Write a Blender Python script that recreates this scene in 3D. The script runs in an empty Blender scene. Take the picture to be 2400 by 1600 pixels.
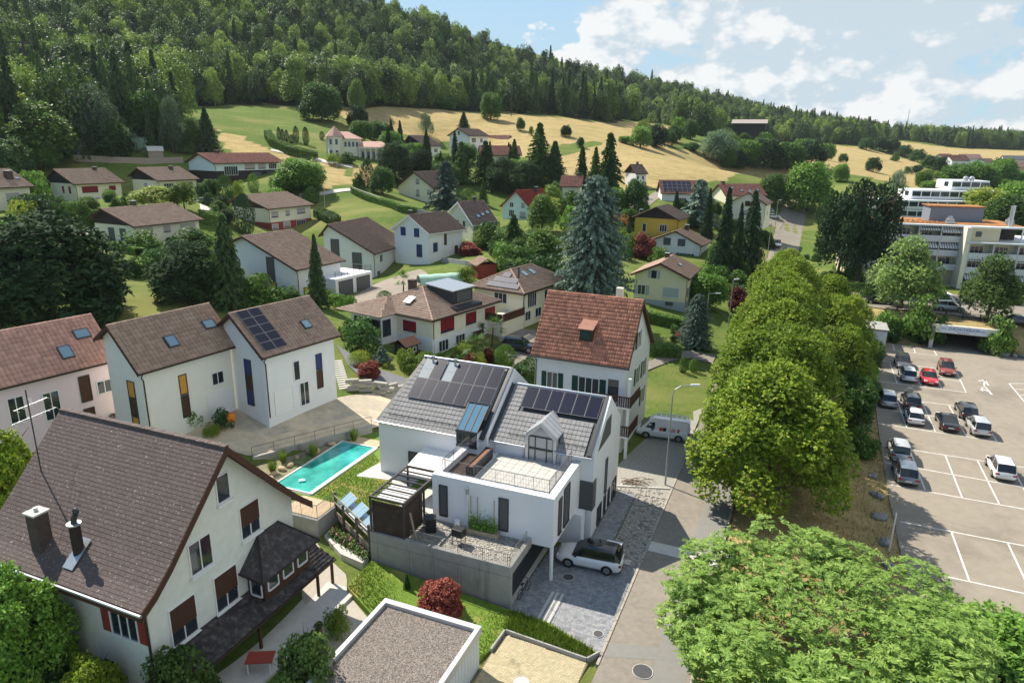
import bpy, math, random
import numpy as np
from mathutils import Vector, Matrix

sc = bpy.context.scene
# ---------------------------------------------------------------- camera, sky, sun, exposure
cam_d = bpy.data.cameras.new("camera")
cam = bpy.data.objects.new("camera", cam_d)
sc.collection.objects.link(cam)
sc.camera = cam
cam_d.sensor_fit = 'HORIZONTAL'; cam_d.sensor_width = 36.0
cam_d.lens = 36.0*1600/2400
cam_d.clip_start = 0.5; cam_d.clip_end = 9000
PITCH = math.atan((800-340)/1600)
cam.rotation_mode = 'XYZ'
cam.matrix_world = (Matrix.Translation((0, 0, 29)) @ Matrix.Rotation(math.pi/2-PITCH, 4, 'X')
     @ Matrix.Rotation(math.radians(0.8), 4, 'Z'))
SUN_AZ = math.radians(137)        # direction the light comes from, measured from +X
SUN_EL = math.radians(50)
sun_d = bpy.data.lights.new("sun", 'SUN'); sun_d.energy = 4.6; sun_d.angle = math.radians(0.53)
sun_d.color = (1.0, 0.92, 0.79)
sun = bpy.data.objects.new("sun", sun_d); sc.collection.objects.link(sun)
_sd = Vector((math.cos(SUN_AZ)*math.cos(SUN_EL), math.sin(SUN_AZ)*math.cos(SUN_EL), math.sin(SUN_EL)))
sun.rotation_euler = _sd.to_track_quat('Z', 'Y').to_euler(); sun.location = (0, 0, 200)

world = bpy.data.worlds.new("World"); sc.world = world; world.use_nodes = True
CL_OFF = (0.31, 0.0)
def build_world():
 nt = world.node_tree; N = nt.nodes; L = nt.links
 N.clear()
 out = N.new('ShaderNodeOutputWorld'); bg = N.new('ShaderNodeBackground')
 sky = N.new('ShaderNodeTexSky'); sky.sky_type = 'NISHITA'; sky.sun_disc = False
 sky.sun_elevation = SUN_EL; sky.sun_rotation = math.pi/2-SUN_AZ
 sky.air_density = 1.0; sky.dust_density = 0.2; sky.ozone_density = 2.0; sky.altitude = 400
 tc = N.new('ShaderNodeTexCoord')
 sep = N.new('ShaderNodeSeparateXYZ'); L.new(tc.outputs['Generated'], sep.inputs[0])
 def math_(op, a, b=None, c=None):
  m = N.new('ShaderNodeMath'); m.operation = op
  for i, v in enumerate((a, b, c)):
   if v is None: continue
   if isinstance(v, (int, float)): m.inputs[i].default_value = v
   else: L.new(v, m.inputs[i])
  return m.outputs[0]
 def ramp(v, a, b):
  m = N.new('ShaderNodeMapRange'); m.interpolation_type = 'SMOOTHSTEP'
  L.new(v, m.inputs[0]); m.inputs[1].default_value = a; m.inputs[2].default_value = b
  return m.outputs[0]
 az = math_('ARCTAN2', sep.outputs[0], sep.outputs[1])
 el = math_('ARCSINE', sep.outputs[2])
 def dens(daz, delv, det, fine):
  cb = N.new('ShaderNodeCombineXYZ')
  L.new(math_('ADD', az, daz+CL_OFF[0]), cb.inputs[0])
  L.new(math_('MULTIPLY', math_('ADD', el, delv+CL_OFF[1]), 1.7), cb.inputs[1])
  n1 = N.new('ShaderNodeTexNoise'); n1.noise_dimensions = '2D'; n1.inputs['Scale'].default_value = 3.3
  n1.inputs['Detail'].default_value = det; n1.inputs['Roughness'].default_value = 0.55
  L.new(cb.outputs[0], n1.inputs['Vector'])
  n2 = N.new('ShaderNodeTexVoronoi'); n2.voronoi_dimensions = '2D'; n2.feature = 'F1'; n2.inputs['Scale'].default_value = 9.0
  n2.inputs['Detail'].default_value = fine; n2.inputs['Roughness'].default_value = 0.62; n2.inputs['Lacunarity'].default_value = 2.3
  L.new(cb.outputs[0], n2.inputs['Vector'])
  return math_('SUBTRACT', n1.outputs[0], math_('MULTIPLY', math_('SUBTRACT', n2.outputs[0], 0.35), 0.30))
 d0 = dens(0, 0, 7, 3.5); d1 = dens(-0.016, 0.026, 5, 2.5); d2 = dens(-0.05, 0.08, 3, 1)
 cover = math_('MULTIPLY', ramp(az, 0.02, 0.13), 0.36)
 top = math_('ADD', d0, cover)
 mask = ramp(top, 0.49, 0.58)
 lit = math_('MULTIPLY', math_('SUBTRACT', d0, d1), 4.6)
 lit2 = math_('MULTIPLY', math_('SUBTRACT', d0, d2), 3.0)
 s_ = math_('ADD', math_('ADD', lit, lit2), 0.62)
 cl = N.new('ShaderNodeMapRange'); L.new(s_, cl.inputs[0]); cl.inputs[1].default_value = 0.0; cl.inputs[2].default_value = 1.0
 mixc = N.new('ShaderNodeMix'); mixc.data_type = 'RGBA'
 L.new(cl.outputs[0], mixc.inputs['Factor'])
 mixc.inputs['A'].default_value = (2.9, 3.4, 3.75, 1)     # shaded base of the clouds
 mixc.inputs['B'].default_value = (4.6, 4.6, 4.55, 1)     # sunlit towers
 # a pale band of thin haze and far cloud along the horizon
 hz = math_('MULTIPLY', ramp(el, 0.42, 0.10), 0.85)
 mixh = N.new('ShaderNodeMix'); mixh.data_type = 'RGBA'; L.new(hz, mixh.inputs['Factor'])
 tint = N.new('ShaderNodeMix'); tint.data_type = 'RGBA'; tint.blend_type = 'MULTIPLY'; tint.inputs['Factor'].default_value = 1; tint.inputs['B'].default_value = (.58, .76, .84, 1); L.new(sky.outputs[0], tint.inputs['A'])
 L.new(tint.outputs['Result'], mixh.inputs['A']); mixh.inputs['B'].default_value = (2.35, 3.2, 3.75, 1)
 mx = N.new('ShaderNodeMix'); mx.data_type = 'RGBA'
 L.new(math_('MULTIPLY', mask, 0.94), mx.inputs['Factor'])
 L.new(mixh.outputs['Result'], mx.inputs['A']); L.new(mixc.outputs['Result'], mx.inputs['B'])
 L.new(mx.outputs['Result'], bg.inputs[0]); bg.inputs[1].default_value = 0.12
 L.new(bg.outputs[0], out.inputs[0])
build_world()
world.cycles.sampling_method = 'MANUAL'; world.cycles.sample_map_resolution = 256
sc.view_settings.view_transform = 'Standard'; sc.view_settings.look = 'None'
sc.view_settings.gamma = 1; sc.view_settings.use_curve_mapping = False
sc.view_settings.exposure = 0.8
sc.render.engine = 'CYCLES'
sc.cycles.max_bounces = 6; sc.cycles.diffuse_bounces = 3; sc.cycles.glossy_bounces = 3
sc.cycles.transmission_bounces = 4; sc.cycles.transparent_max_bounces = 6
sc.cycles.use_denoising = True
CTRL = [(-39.3,50.9,5.7),(-29.2,55.1,6.1),(-21.9,60.5,5.9),(7.8,63.5,1.9),(-20.2,34.3,3.3),(-38.3,107.0,6.9),(-32.9,136.7,3.5),(-16.9,136.0,6.9),(-9.2,148.5,9.8),(4.0,184.1,9.9),(-24.7,197.9,14.0),(-56.0,156.2,10.3),(-68.3,125.9,12.1),(-103.1,166.7,14.7),(-89.6,177.0,15.6),(-109.9,142.4,15.2),(-77.0,194.7,19.7),(-36.3,267.0,25.3),(-18.8,288.4,25.0),(39.0,226.2,16.3),(36.8,151.4,5.2),(25.8,113.8,4.0),(71.1,221.4,9.9),(4.9,30.4,1.4),(0.2,31.6,1.4),(-5.3,37.8,1.5),(-9.8,37.1,1.9),(-12.6,40.6,2.0),(-11.7,35.4,1.9),(-15.4,29.5,1.9),(-26.6,29.6,2.4),(6.2,47.7,1.5),(12.3,59.4,1.6),(20.4,76.9,1.9),(30.8,94.8,2.2),(-16.8,49.0,3.4),(-13.4,52.1,3.4),(-20.6,54.7,4.9),(-18.3,59.7,4.9),(-14.3,61.5,4.7),(-25.4,53.8,5.0),(-17.6,70.4,5.6),(-14.3,72.7,5.4),(-10.1,77.5,5.0),(1.6,79.3,4.6),(4.0,90.0,5.0),(1.5,72.5,3.2),(-21.2,51.0,4.2),(-17.1,54.3,4.2),(-12.8,57.9,4.3),(-18.7,48.4,3.2),(-15.2,50.3,3.2),(-12.4,53.4,3.2),(-23.8,50.5,4.3),(-60.0,40.0,7.0),(-60.0,20.0,6.0),(-40.0,20.0,3.0),(0.0,10.0,1.2),(30.0,10.0,0.0),(60.0,20.0,0.0),(90.0,60.0,0.0),(-30.0,5.0,2.0),(-100.0,0.0,8.0),(60.0,-20.0,0.0),(-20.0,-20.0,1.0),(-46.1,80.0,11.2),(-58.4,92.0,11.4),(-52.5,74.0,9.9),(-53.8,104.0,11.9),(-23.7,100.0,6.6),(-22.5,110.0,7.2),(-31.4,98.0,6.9),(31.1,93.6,1.9),(46.5,131.1,2.4),(64.2,171.5,3.0),(84.4,220.9,3.8),(120.5,304.1,5.5),(57.8,106.1,3.6),(71.4,108.3,3.6),(76.6,99.9,3.4),(65.7,129.5,3.0),(78.1,122.7,3.0),(97.4,130.0,2.5),(79.4,169.7,3.5),(112.4,201.6,4.0),(179.6,279.1,5.0),(190.5,258.1,4.0),(-27.3,145.0,13.1),(-37.9,160.0,14.3),(-42.4,185.0,17.6),(-7.9,235.0,20.7),(3.4,150.0,9.3),(12.9,165.0,11.5),(12.5,215.0,16.6),(21.6,180.0,14.4),(-8.3,128.0,8.8),(35.3,195.0,14.5),(46.2,190.0,13.9),(65.3,215.0,13.4),(40.8,150.0,9.8),(-64.1,138.0,16.7),(-81.2,165.0,19.2),(-57.0,185.0,19.6),(-52.8,215.0,23.3),(-51.1,225.0,25.4),(-107.0,185.0,24.3),(-134.6,300.0,43.4),(-93.2,310.0,44.5),(-85.6,235.0,29.2),(-66.8,250.0,32.4),(-102.2,265.0,36.7),(-58.3,320.0,43.7),(-22.3,350.0,43.7),(-10.2,300.0,32.3),(21.9,400.0,47.1),(49.2,430.0,46.4),(-1.0,275.0,27.4),(34.8,300.0,31.2),(95.9,470.0,43.7),(42.8,240.0,21.2),(57.6,240.0,18.6),(80.9,270.0,20.7),(94.0,260.0,18.1),(78.1,330.0,28.1),(63.0,360.0,36.1),(124.1,420.0,33.1),(132.2,340.0,22.9),(31.0,265.0,24.8),(114.8,270.0,11.5),(140.3,290.0,15.6),(169.1,310.0,13.1),(173.1,300.0,12.0),(229.2,480.0,26.5),(227.4,420.0,17.4),(201.6,340.0,13.8),(253.0,560.0,32.4),(305.8,620.0,34.9),(308.6,560.0,21.8),(317.9,480.0,16.5),(333.6,460.0,12.0),(441.6,640.0,20.1),(476.1,760.0,31.0),(479.8,850.0,40.3),(603.1,850.0,34.7),(641.8,980.0,38.8),(-116.3,165.0,19.7),(-115.2,190.0,26.9),(-102.9,195.0,27.1),(-139.8,215.0,32.1),(-134.6,250.0,40.0),(-175.7,260.0,47.2),(-296.9,440.0,122.6),(-254.2,450.0,121.4),(-207.3,455.0,114.1),(-158.8,460.0,106.6),(-121.7,465.0,99.9),(-93.2,480.0,97.0),(-56.2,510.0,95.1),(-16.5,550.0,85.6),(29.4,600.0,81.0),(109.5,690.0,78.9),(174.2,760.0,75.5),(238.1,820.0,68.8),(302.6,880.0,60.5),(374.4,950.0,50.9),(439.8,1010.0,46.1),(537.9,1080.0,39.7),(642.9,1150.0,40.1),(732.6,1180.0,45.9),(851.5,1200.0,49.3),(-178.0,340.0,59.2),(-130.3,370.0,58.6),(-92.5,390.0,57.7),(-52.4,430.0,54.1),(-2.4,480.0,46.9),(61.2,540.0,42.0),(139.2,600.0,41.6),(209.3,650.0,35.9),(-370.5,440.0,121.7),(-800.0,700.0,150.0),(-300.0,700.0,140.0),(0.0,800.0,130.0),(300.0,1100.0,90.0),(700.0,1500.0,40.0),(1200.0,1500.0,30.0),(-500.0,200.0,70.0),(-350.0,60.0,30.0),(-300.0,-80.0,20.0),(200.0,60.0,0.0),(300.0,200.0,0.0),(300.0,-80.0,0.0),(500.0,500.0,8.0),(900.0,800.0,20.0)]
import math
import numpy as np
_cp=np.array(CTRL,float)
_sc=100.0
def _ker(r): return np.sqrt(r*r+0.02)          # smooth conic radial basis
_A=_cp[:,:2]/_sc
_K=_ker(np.hypot(_A[:,None,0]-_A[None,:,0],_A[:,None,1]-_A[None,:,1]))
_n=len(_cp)
_M=np.zeros((_n+3,_n+3)); _M[:_n,:_n]=_K-np.eye(_n)*0.012
_M[:_n,_n]=1;_M[:_n,_n+1:]=_A;_M[_n,:_n]=1;_M[_n+1:,:_n]=_A.T
_Wt=np.linalg.solve(_M,np.concatenate([_cp[:,2],[0,0,0]]))
FO=(5.9,43.9)
_ca,_sa=math.cos(math.radians(-23)),math.sin(math.radians(-23))
def ss(a,b,x):
 t=np.clip((x-a)/(b-a),0,1); return t*t*(3-2*t)
def ground(x,y):
 x=np.atleast_1d(np.asarray(x,float));y=np.atleast_1d(np.asarray(y,float))
 r=_ker(np.hypot(x[...,None]/_sc-_A[:,0],y[...,None]/_sc-_A[:,1]))
 z=r@_Wt[:_n]+_Wt[_n]+x/_sc*_Wt[_n+1]+y/_sc*_Wt[_n+2]
 s=(x-FO[0])*_ca+(y-FO[1])*_sa; t=-(x-FO[0])*_sa+(y-FO[1])*_ca
 zs=1.5+0.4*ss(15,60,t)+1.1*ss(60,140,t)
 # street band
 k=ss(-1.5,3.0,s)*(1-ss(135,175,t)); z=z*(1-k)+zs*k
 far=ss(75.5,82,t)
 # bank down to the parking lot
 b=ss(11.5,21.3,s); z2=zs*(1-b)
 q=(s>9)*1.0*(1-far); z=z*(1-q)+z2*q
 # east of the street beyond the lot
 q=ss(9,14,s)*far*(1-ss(95,140,t)); z=z*(1-q)+3.6*q
 return z
def g1(x,y): return float(ground(x,y)[0])
# ---------------------------------------------------------------- helpers
COL = sc.collection
RNG = np.random.default_rng(7)
random.seed(5)
MATS = {}
def _nodes(name):
 m = bpy.data.materials.new(name); m.use_nodes = True
 nt = m.node_tree; b = nt.nodes['Principled BSDF']
 MATS[name] = m
 return m, nt, b
def mat(name, col, rough=0.8, var=0.10, scale=3.0, bump=0.0, bscale=None, metal=0.0, island=0.0, spec=0.3,
  col2=None, scale2=0.6, amt2=0.0, streak=0.0, coat=0.0, alpha_t=0.0):
 """plain procedural surface: base colour, fine mottling, optional second patchy colour, relief"""
 if name in MATS: return MATS[name]
 m, nt, b = _nodes(name); N = nt.nodes; L = nt.links
 b.inputs['Roughness'].default_value = rough; b.inputs['Metallic'].default_value = metal
 b.inputs['Specular IOR Level'].default_value = spec
 if coat: b.inputs['Coat Weight'].default_value = coat; b.inputs['Coat Roughness'].default_value = 0.05
 geo = N.new('ShaderNodeNewGeometry')
 tc = N.new('ShaderNodeTexCoord')
 src = tc.outputs['Object'] if not island else geo.outputs['Position']
 n = N.new('ShaderNodeTexNoise'); n.inputs['Scale'].default_value = scale; n.inputs['Detail'].default_value = 6
 n.inputs['Roughness'].default_value = 0.65
 L.new(src, n.inputs['Vector'])
 hsv = N.new('ShaderNodeHueSaturation'); hsv.inputs['Color'].default_value = (*col, 1)
 mr = N.new('ShaderNodeMapRange'); mr.inputs[1].default_value = 0.3; mr.inputs[2].default_value = 0.7
 mr.inputs[3].default_value = 1-var; mr.inputs[4].default_value = 1+var
 L.new(n.outputs[0], mr.inputs[0])
 val = mr.outputs[0]
 if island:
  mi = N.new('ShaderNodeMapRange'); mi.inputs[3].default_value = 1-island; mi.inputs[4].default_value = 1+island
  L.new(geo.outputs['Random Per Island'], mi.inputs[0])
  oi = N.new('ShaderNodeObjectInfo'); mo = N.new('ShaderNodeMapRange')
  mo.inputs[3].default_value = 1-island*.6; mo.inputs[4].default_value = 1+island*.6; L.new(oi.outputs['Random'], mo.inputs[0])
  mm = N.new('ShaderNodeMath'); mm.operation = 'MULTIPLY'; L.new(mi.outputs[0], mm.inputs[0]); L.new(val, mm.inputs[1])
  mm2 = N.new('ShaderNodeMath'); mm2.operation = 'MULTIPLY'; L.new(mm.outputs[0], mm2.inputs[0]); L.new(mo.outputs[0], mm2.inputs[1])
  val = mm2.outputs[0]
 L.new(val, hsv.inputs['Value'])
 last = hsv.outputs[0]
 if col2 is not None:
  n2 = N.new('ShaderNodeTexNoise'); n2.inputs['Scale'].default_value = scale2; n2.inputs['Detail'].default_value = 8
  n2.inputs['Roughness'].default_value = 0.7
  if streak:
   mp = N.new('ShaderNodeMapping'); mp.inputs['Scale'].default_value = (1, 1, streak); L.new(src, mp.inputs[0]); L.new(mp.outputs[0], n2.inputs['Vector'])
  else: L.new(src, n2.inputs['Vector'])
  r2 = N.new('ShaderNodeMapRange'); r2.interpolation_type = 'SMOOTHSTEP'; r2.inputs[1].default_value = 0.62-0.25*amt2; r2.inputs[2].default_value = 0.75-0.12*amt2
  L.new(n2.outputs[0], r2.inputs[0])
  mx = N.new('ShaderNodeMix'); mx.data_type = 'RGBA'; L.new(r2.outputs[0], mx.inputs['Factor'])
  L.new(last, mx.inputs['A']); mx.inputs['B'].default_value = (*col2, 1)
  last = mx.outputs['Result']
 L.new(last, b.inputs['Base Color'])
 if bump:
  nb = N.new('ShaderNodeTexNoise'); nb.inputs['Scale'].default_value = bscale or scale*4; nb.inputs['Detail'].default_value = 4
  L.new(src, nb.inputs['Vector'])
  bp = N.new('ShaderNodeBump'); bp.inputs['Strength'].default_value = min(1, bump*8); bp.inputs['Distance'].default_value = bump
  L.new(nb.outputs[0], bp.inputs['Height']); L.new(bp.outputs[0], b.inputs['Normal'])
 return m
def glassmat(name, col=(0.02, 0.03, 0.04), rough=0.05):
 if name in MATS: return MATS[name]
 m, nt, b = _nodes(name)
 b.inputs['Base Color'].default_value = (*col, 1); b.inputs['Roughness'].default_value = rough
 b.inputs['Specular IOR Level'].default_value = 0.8
 return m
def leafmat(name, c1, c2, c3, trans=0.35, rough=0.55, ov=0.30):
 """leaf colour differs from leaf to leaf, clump to clump and tree to tree"""
 m, nt, b = _nodes(name); N = nt.nodes; L = nt.links
 geo = N.new('ShaderNodeNewGeometry'); oi = N.new('ShaderNodeObjectInfo'); tc = N.new('ShaderNodeTexCoord')
 nz = N.new('ShaderNodeTexNoise'); nz.inputs['Scale'].default_value = 0.55; nz.inputs['Detail'].default_value = 3
 L.new(geo.outputs['Position'], nz.inputs['Vector'])
 cr = N.new('ShaderNodeValToRGB'); e = cr.color_ramp
 e.elements[0].color = (*c1, 1); e.elements[0].position = 0.22
 e.elements[1].color = (*c3, 1); e.elements[1].position = 0.82
 x = e.elements.new(0.5); x.color = (*c2, 1)
 def mt(op, a, bb):
  q = N.new('ShaderNodeMath'); q.operation = op
  for i, v in enumerate((a, bb)):
   if isinstance(v, (int, float)): q.inputs[i].default_value = v
   else: L.new(v, q.inputs[i])
  return q.outputs[0]
 f = mt('ADD', mt('MULTIPLY', geo.outputs['Random Per Island'], 0.38), mt('MULTIPLY', nz.outputs[0], 0.42))
 f = mt('ADD', f, mt('MULTIPLY', oi.outputs['Random'], ov))
 f = mt('SUBTRACT', f, ov*.5-.09)
 L.new(f, cr.inputs[0])
 hs = N.new('ShaderNodeHueSaturation'); L.new(cr.outputs[0], hs.inputs['Color'])
 hs.inputs['Hue'].default_value = 0.5
 L.new(mt('ADD', mt('MULTIPLY', oi.outputs['Random'], ov*1.6), 1.02-ov*.8), hs.inputs['Value'])
 L.new(hs.outputs[0], b.inputs['Base Color'])
 b.inputs['Roughness'].default_value = rough; b.inputs['Specular IOR Level'].default_value = 0.25
 tr = N.new('ShaderNodeBsdfTranslucent'); L.new(hs.outputs[0], tr.inputs[0])
 ms = N.new('ShaderNodeMixShader'); ms.inputs[0].default_value = trans
 out = N['Material Output']
 L.new(b.outputs[0], ms.inputs[1]); L.new(tr.outputs[0], ms.inputs[2]); L.new(ms.outputs[0], out.inputs[0])
 return m

def put(o, label=None, cat=None, group=None, kind=None, parent=None):
 if o.name not in COL.objects: COL.objects.link(o)
 if parent is not None: o.parent = parent
 if label: o['label'] = label
 if cat: o['category'] = cat
 if group: o['group'] = group
 if kind: o['kind'] = kind
 return o
def thing(name, label, cat, loc=(0, 0, 0), rot=0.0, group=None):
 o = bpy.data.objects.new(name, None); o.empty_display_size = 0.3
 o.location = loc; o.rotation_euler = (0, 0, math.radians(rot))
 return put(o, label, cat, group)
def new_mesh(name, V, Fs, mats, mi=None, smooth=False):
 me = bpy.data.meshes.new(name)
 me.from_pydata([tuple(map(float, v)) for v in V], [], [tuple(int(i) for i in f) for f in Fs]); 
 for m in (mats if isinstance(mats, (list, tuple)) else [mats]): me.materials.append(m)
 if mi is not None: me.polygons.foreach_set('material_index', np.array(mi, np.int32))
 if smooth: me.polygons.foreach_set('use_smooth', np.ones(len(me.polygons), bool))
 me.update(); return me
def quad_mesh(name, Q, mats, mi=None, smooth=False):
 """Q: (n,4,3) array of separate quads"""
 n = len(Q); me = bpy.data.meshes.new(name)
 me.vertices.add(n*4); me.vertices.foreach_set('co', np.ascontiguousarray(Q, np.float32).reshape(-1))
 me.loops.add(n*4); me.loops.foreach_set('vertex_index', np.arange(n*4, dtype=np.int32))
 me.polygons.add(n); me.polygons.foreach_set('loop_start', np.arange(n, dtype=np.int32)*4)
 for m in (mats if isinstance(mats, (list, tuple)) else [mats]): me.materials.append(m)
 if mi is not None: me.polygons.foreach_set('material_index', np.array(mi, np.int32))
 me.update(calc_edges=True)
 return me
class MB:
 """collects boxes, prisms, tubes; .obj links them as ONE mesh object"""
 def __init__(s): s.V = []; s.F = []; s.MI = []; s.m = 0
 def add(s, V, F):
  k = len(s.V); s.V += [tuple(v) for v in V]; s.F += [tuple(i+k for i in f) for f in F]; s.MI += [s.m]*len(F); return s
 def box(s, x0, x1, y0, y1, z0, z1):
  if x0 > x1: x0, x1 = x1, x0
  if y0 > y1: y0, y1 = y1, y0
  return s.add([(x0, y0, z0), (x1, y0, z0), (x1, y1, z0), (x0, y1, z0), (x0, y0, z1), (x1, y0, z1), (x1, y1, z1), (x0, y1, z1)],
              [(3, 2, 1, 0), (4, 5, 6, 7), (0, 1, 5, 4), (1, 2, 6, 5), (2, 3, 7, 6), (3, 0, 4, 7)])
 def prism(s, poly, z0, z1):
  n = len(poly); a = sum(poly[i][0]*poly[(i+1) % n][1]-poly[(i+1) % n][0]*poly[i][1] for i in range(n))
  if a < 0: poly = poly[::-1]
  zf = z1 if callable(z1) else (lambda x, y: z1); z0f = z0 if callable(z0) else (lambda x, y: z0)
  V = [(p[0], p[1], z0f(*p[:2])) for p in poly]+[(p[0], p[1], zf(*p[:2])) for p in poly]
  return s.add(V, [tuple(range(n))[::-1], tuple(range(n, 2*n))]+[(i, (i+1) % n, n+(i+1) % n, n+i) for i in range(n)])
 def hull8(s, bot, top):
  """bot, top: 4 points each (counter-clockwise seen from above)"""
  return s.add(list(bot)+list(top), [(3, 2, 1, 0), (4, 5, 6, 7), (0, 1, 5, 4), (1, 2, 6, 5), (2, 3, 7, 6), (3, 0, 4, 7)])
 def tube(s, pts, r, n=8, cap=True):
  pts = [Vector(p) for p in pts]; rs = r if isinstance(r, (list, tuple)) else [r]*len(pts)
  V = []; F = []
  for i, p in enumerate(pts):
   d = (pts[min(i+1, len(pts)-1)]-pts[max(i-1, 0)]).normalized()
   u = d.orthogonal().normalized() if i == 0 else (u-d*u.dot(d)).normalized()
   w = d.cross(u)
   for k in range(n):
    a = 2*math.pi*k/n; V.append(p+(u*math.cos(a)+w*math.sin(a))*rs[i])
  for i in range(len(pts)-1):
   for k in range(n):
    F.append((i*n+k, i*n+(k+1) % n, (i+1)*n+(k+1) % n, (i+1)*n+k))
  if cap: F.append(tuple(range(n))[::-1]); F.append(tuple((len(pts)-1)*n+k for k in range(n)))
  return s.add(V, F)
 def cyl(s, x, y, z0, z1, r, n=12, r2=None): return s.tube([(x, y, z0), (x, y, z1)], [r, r if r2 is None else r2], n)
 def sphere(s, c, r, nu=10, nv=7, sq=(1, 1, 1), jit=0):
  V = []; F = []
  for j in range(nv+1):
   t = math.pi*j/nv
   for i in range(nu):
    a = 2*math.pi*i/nu; q = 1+jit*(random.random()-.5)
    V.append((c[0]+r*sq[0]*q*math.sin(t)*math.cos(a), c[1]+r*sq[1]*q*math.sin(t)*math.sin(a), c[2]+r*sq[2]*q*math.cos(t)))
  for j in range(nv):
   for i in range(nu): F.append((j*nu+i, (j+1)*nu+i, (j+1)*nu+(i+1) % nu, j*nu+(i+1) % nu))
  return s.add(V, F)
 def mesh(s, name, mats, smooth=False): return new_mesh(name, s.V, s.F, mats, s.MI if isinstance(mats, (list, tuple)) else None, smooth)
 def obj(s, name, mats, parent=None, label=None, cat=None, group=None, kind=None, smooth=False, loc=None, rot=None, bevel=0):
  o = bpy.data.objects.new(name, s.mesh(name, mats, smooth))
  if loc is not None: o.location = loc
  if rot is not None: o.rotation_euler = (0, 0, math.radians(rot))
  put(o, label, cat, group, kind, parent)
  if bevel:
   b = o.modifiers.new('bevel', 'BEVEL'); b.width = bevel; b.segments = 2; b.limit_method = 'ANGLE'
  return o
def copy_tree(o, parent=None):
 c = o.copy(); COL.objects.link(c)
 if parent is not None: c.parent = parent
 for ch in list(o.children): copy_tree(ch, c)
 return c
class FR:
 def __init__(s, o, rot, z=0.0):
  a = math.radians(rot); s.o = o; s.rot = rot; s.c = math.cos(a); s.s = math.sin(a); s.z = z
 def __call__(s, a, b, z=None):
  p = (s.o[0]+a*s.c-b*s.s, s.o[1]+a*s.s+b*s.c)
  return p if z is None else (*p, z+s.z)
 def inv(s, x, y): dx, dy = x-s.o[0], y-s.o[1]; return dx*s.c+dy*s.s, -dx*s.s+dy*s.c
FF = FR(FO, -23)      # frame of the street and the parking lot
FH = FR(FO, -22)      # frame of the modern white house and its garden
def text_mesh(txt, size, m, depth=0.01):
 cu = bpy.data.curves.new('lettering', 'FONT'); cu.body = txt; cu.size = size; cu.extrude = depth; cu.align_x = 'CENTER'; cu.align_y = 'CENTER'
 cu.resolution_u = 2
 o = bpy.data.objects.new('lettering_tmp', cu); COL.objects.link(o)
 dg = bpy.context.evaluated_depsgraph_get(); me = bpy.data.meshes.new_from_object(o.evaluated_get(dg))
 bpy.data.objects.remove(o); me.materials.clear(); me.materials.append(m); return me
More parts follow.
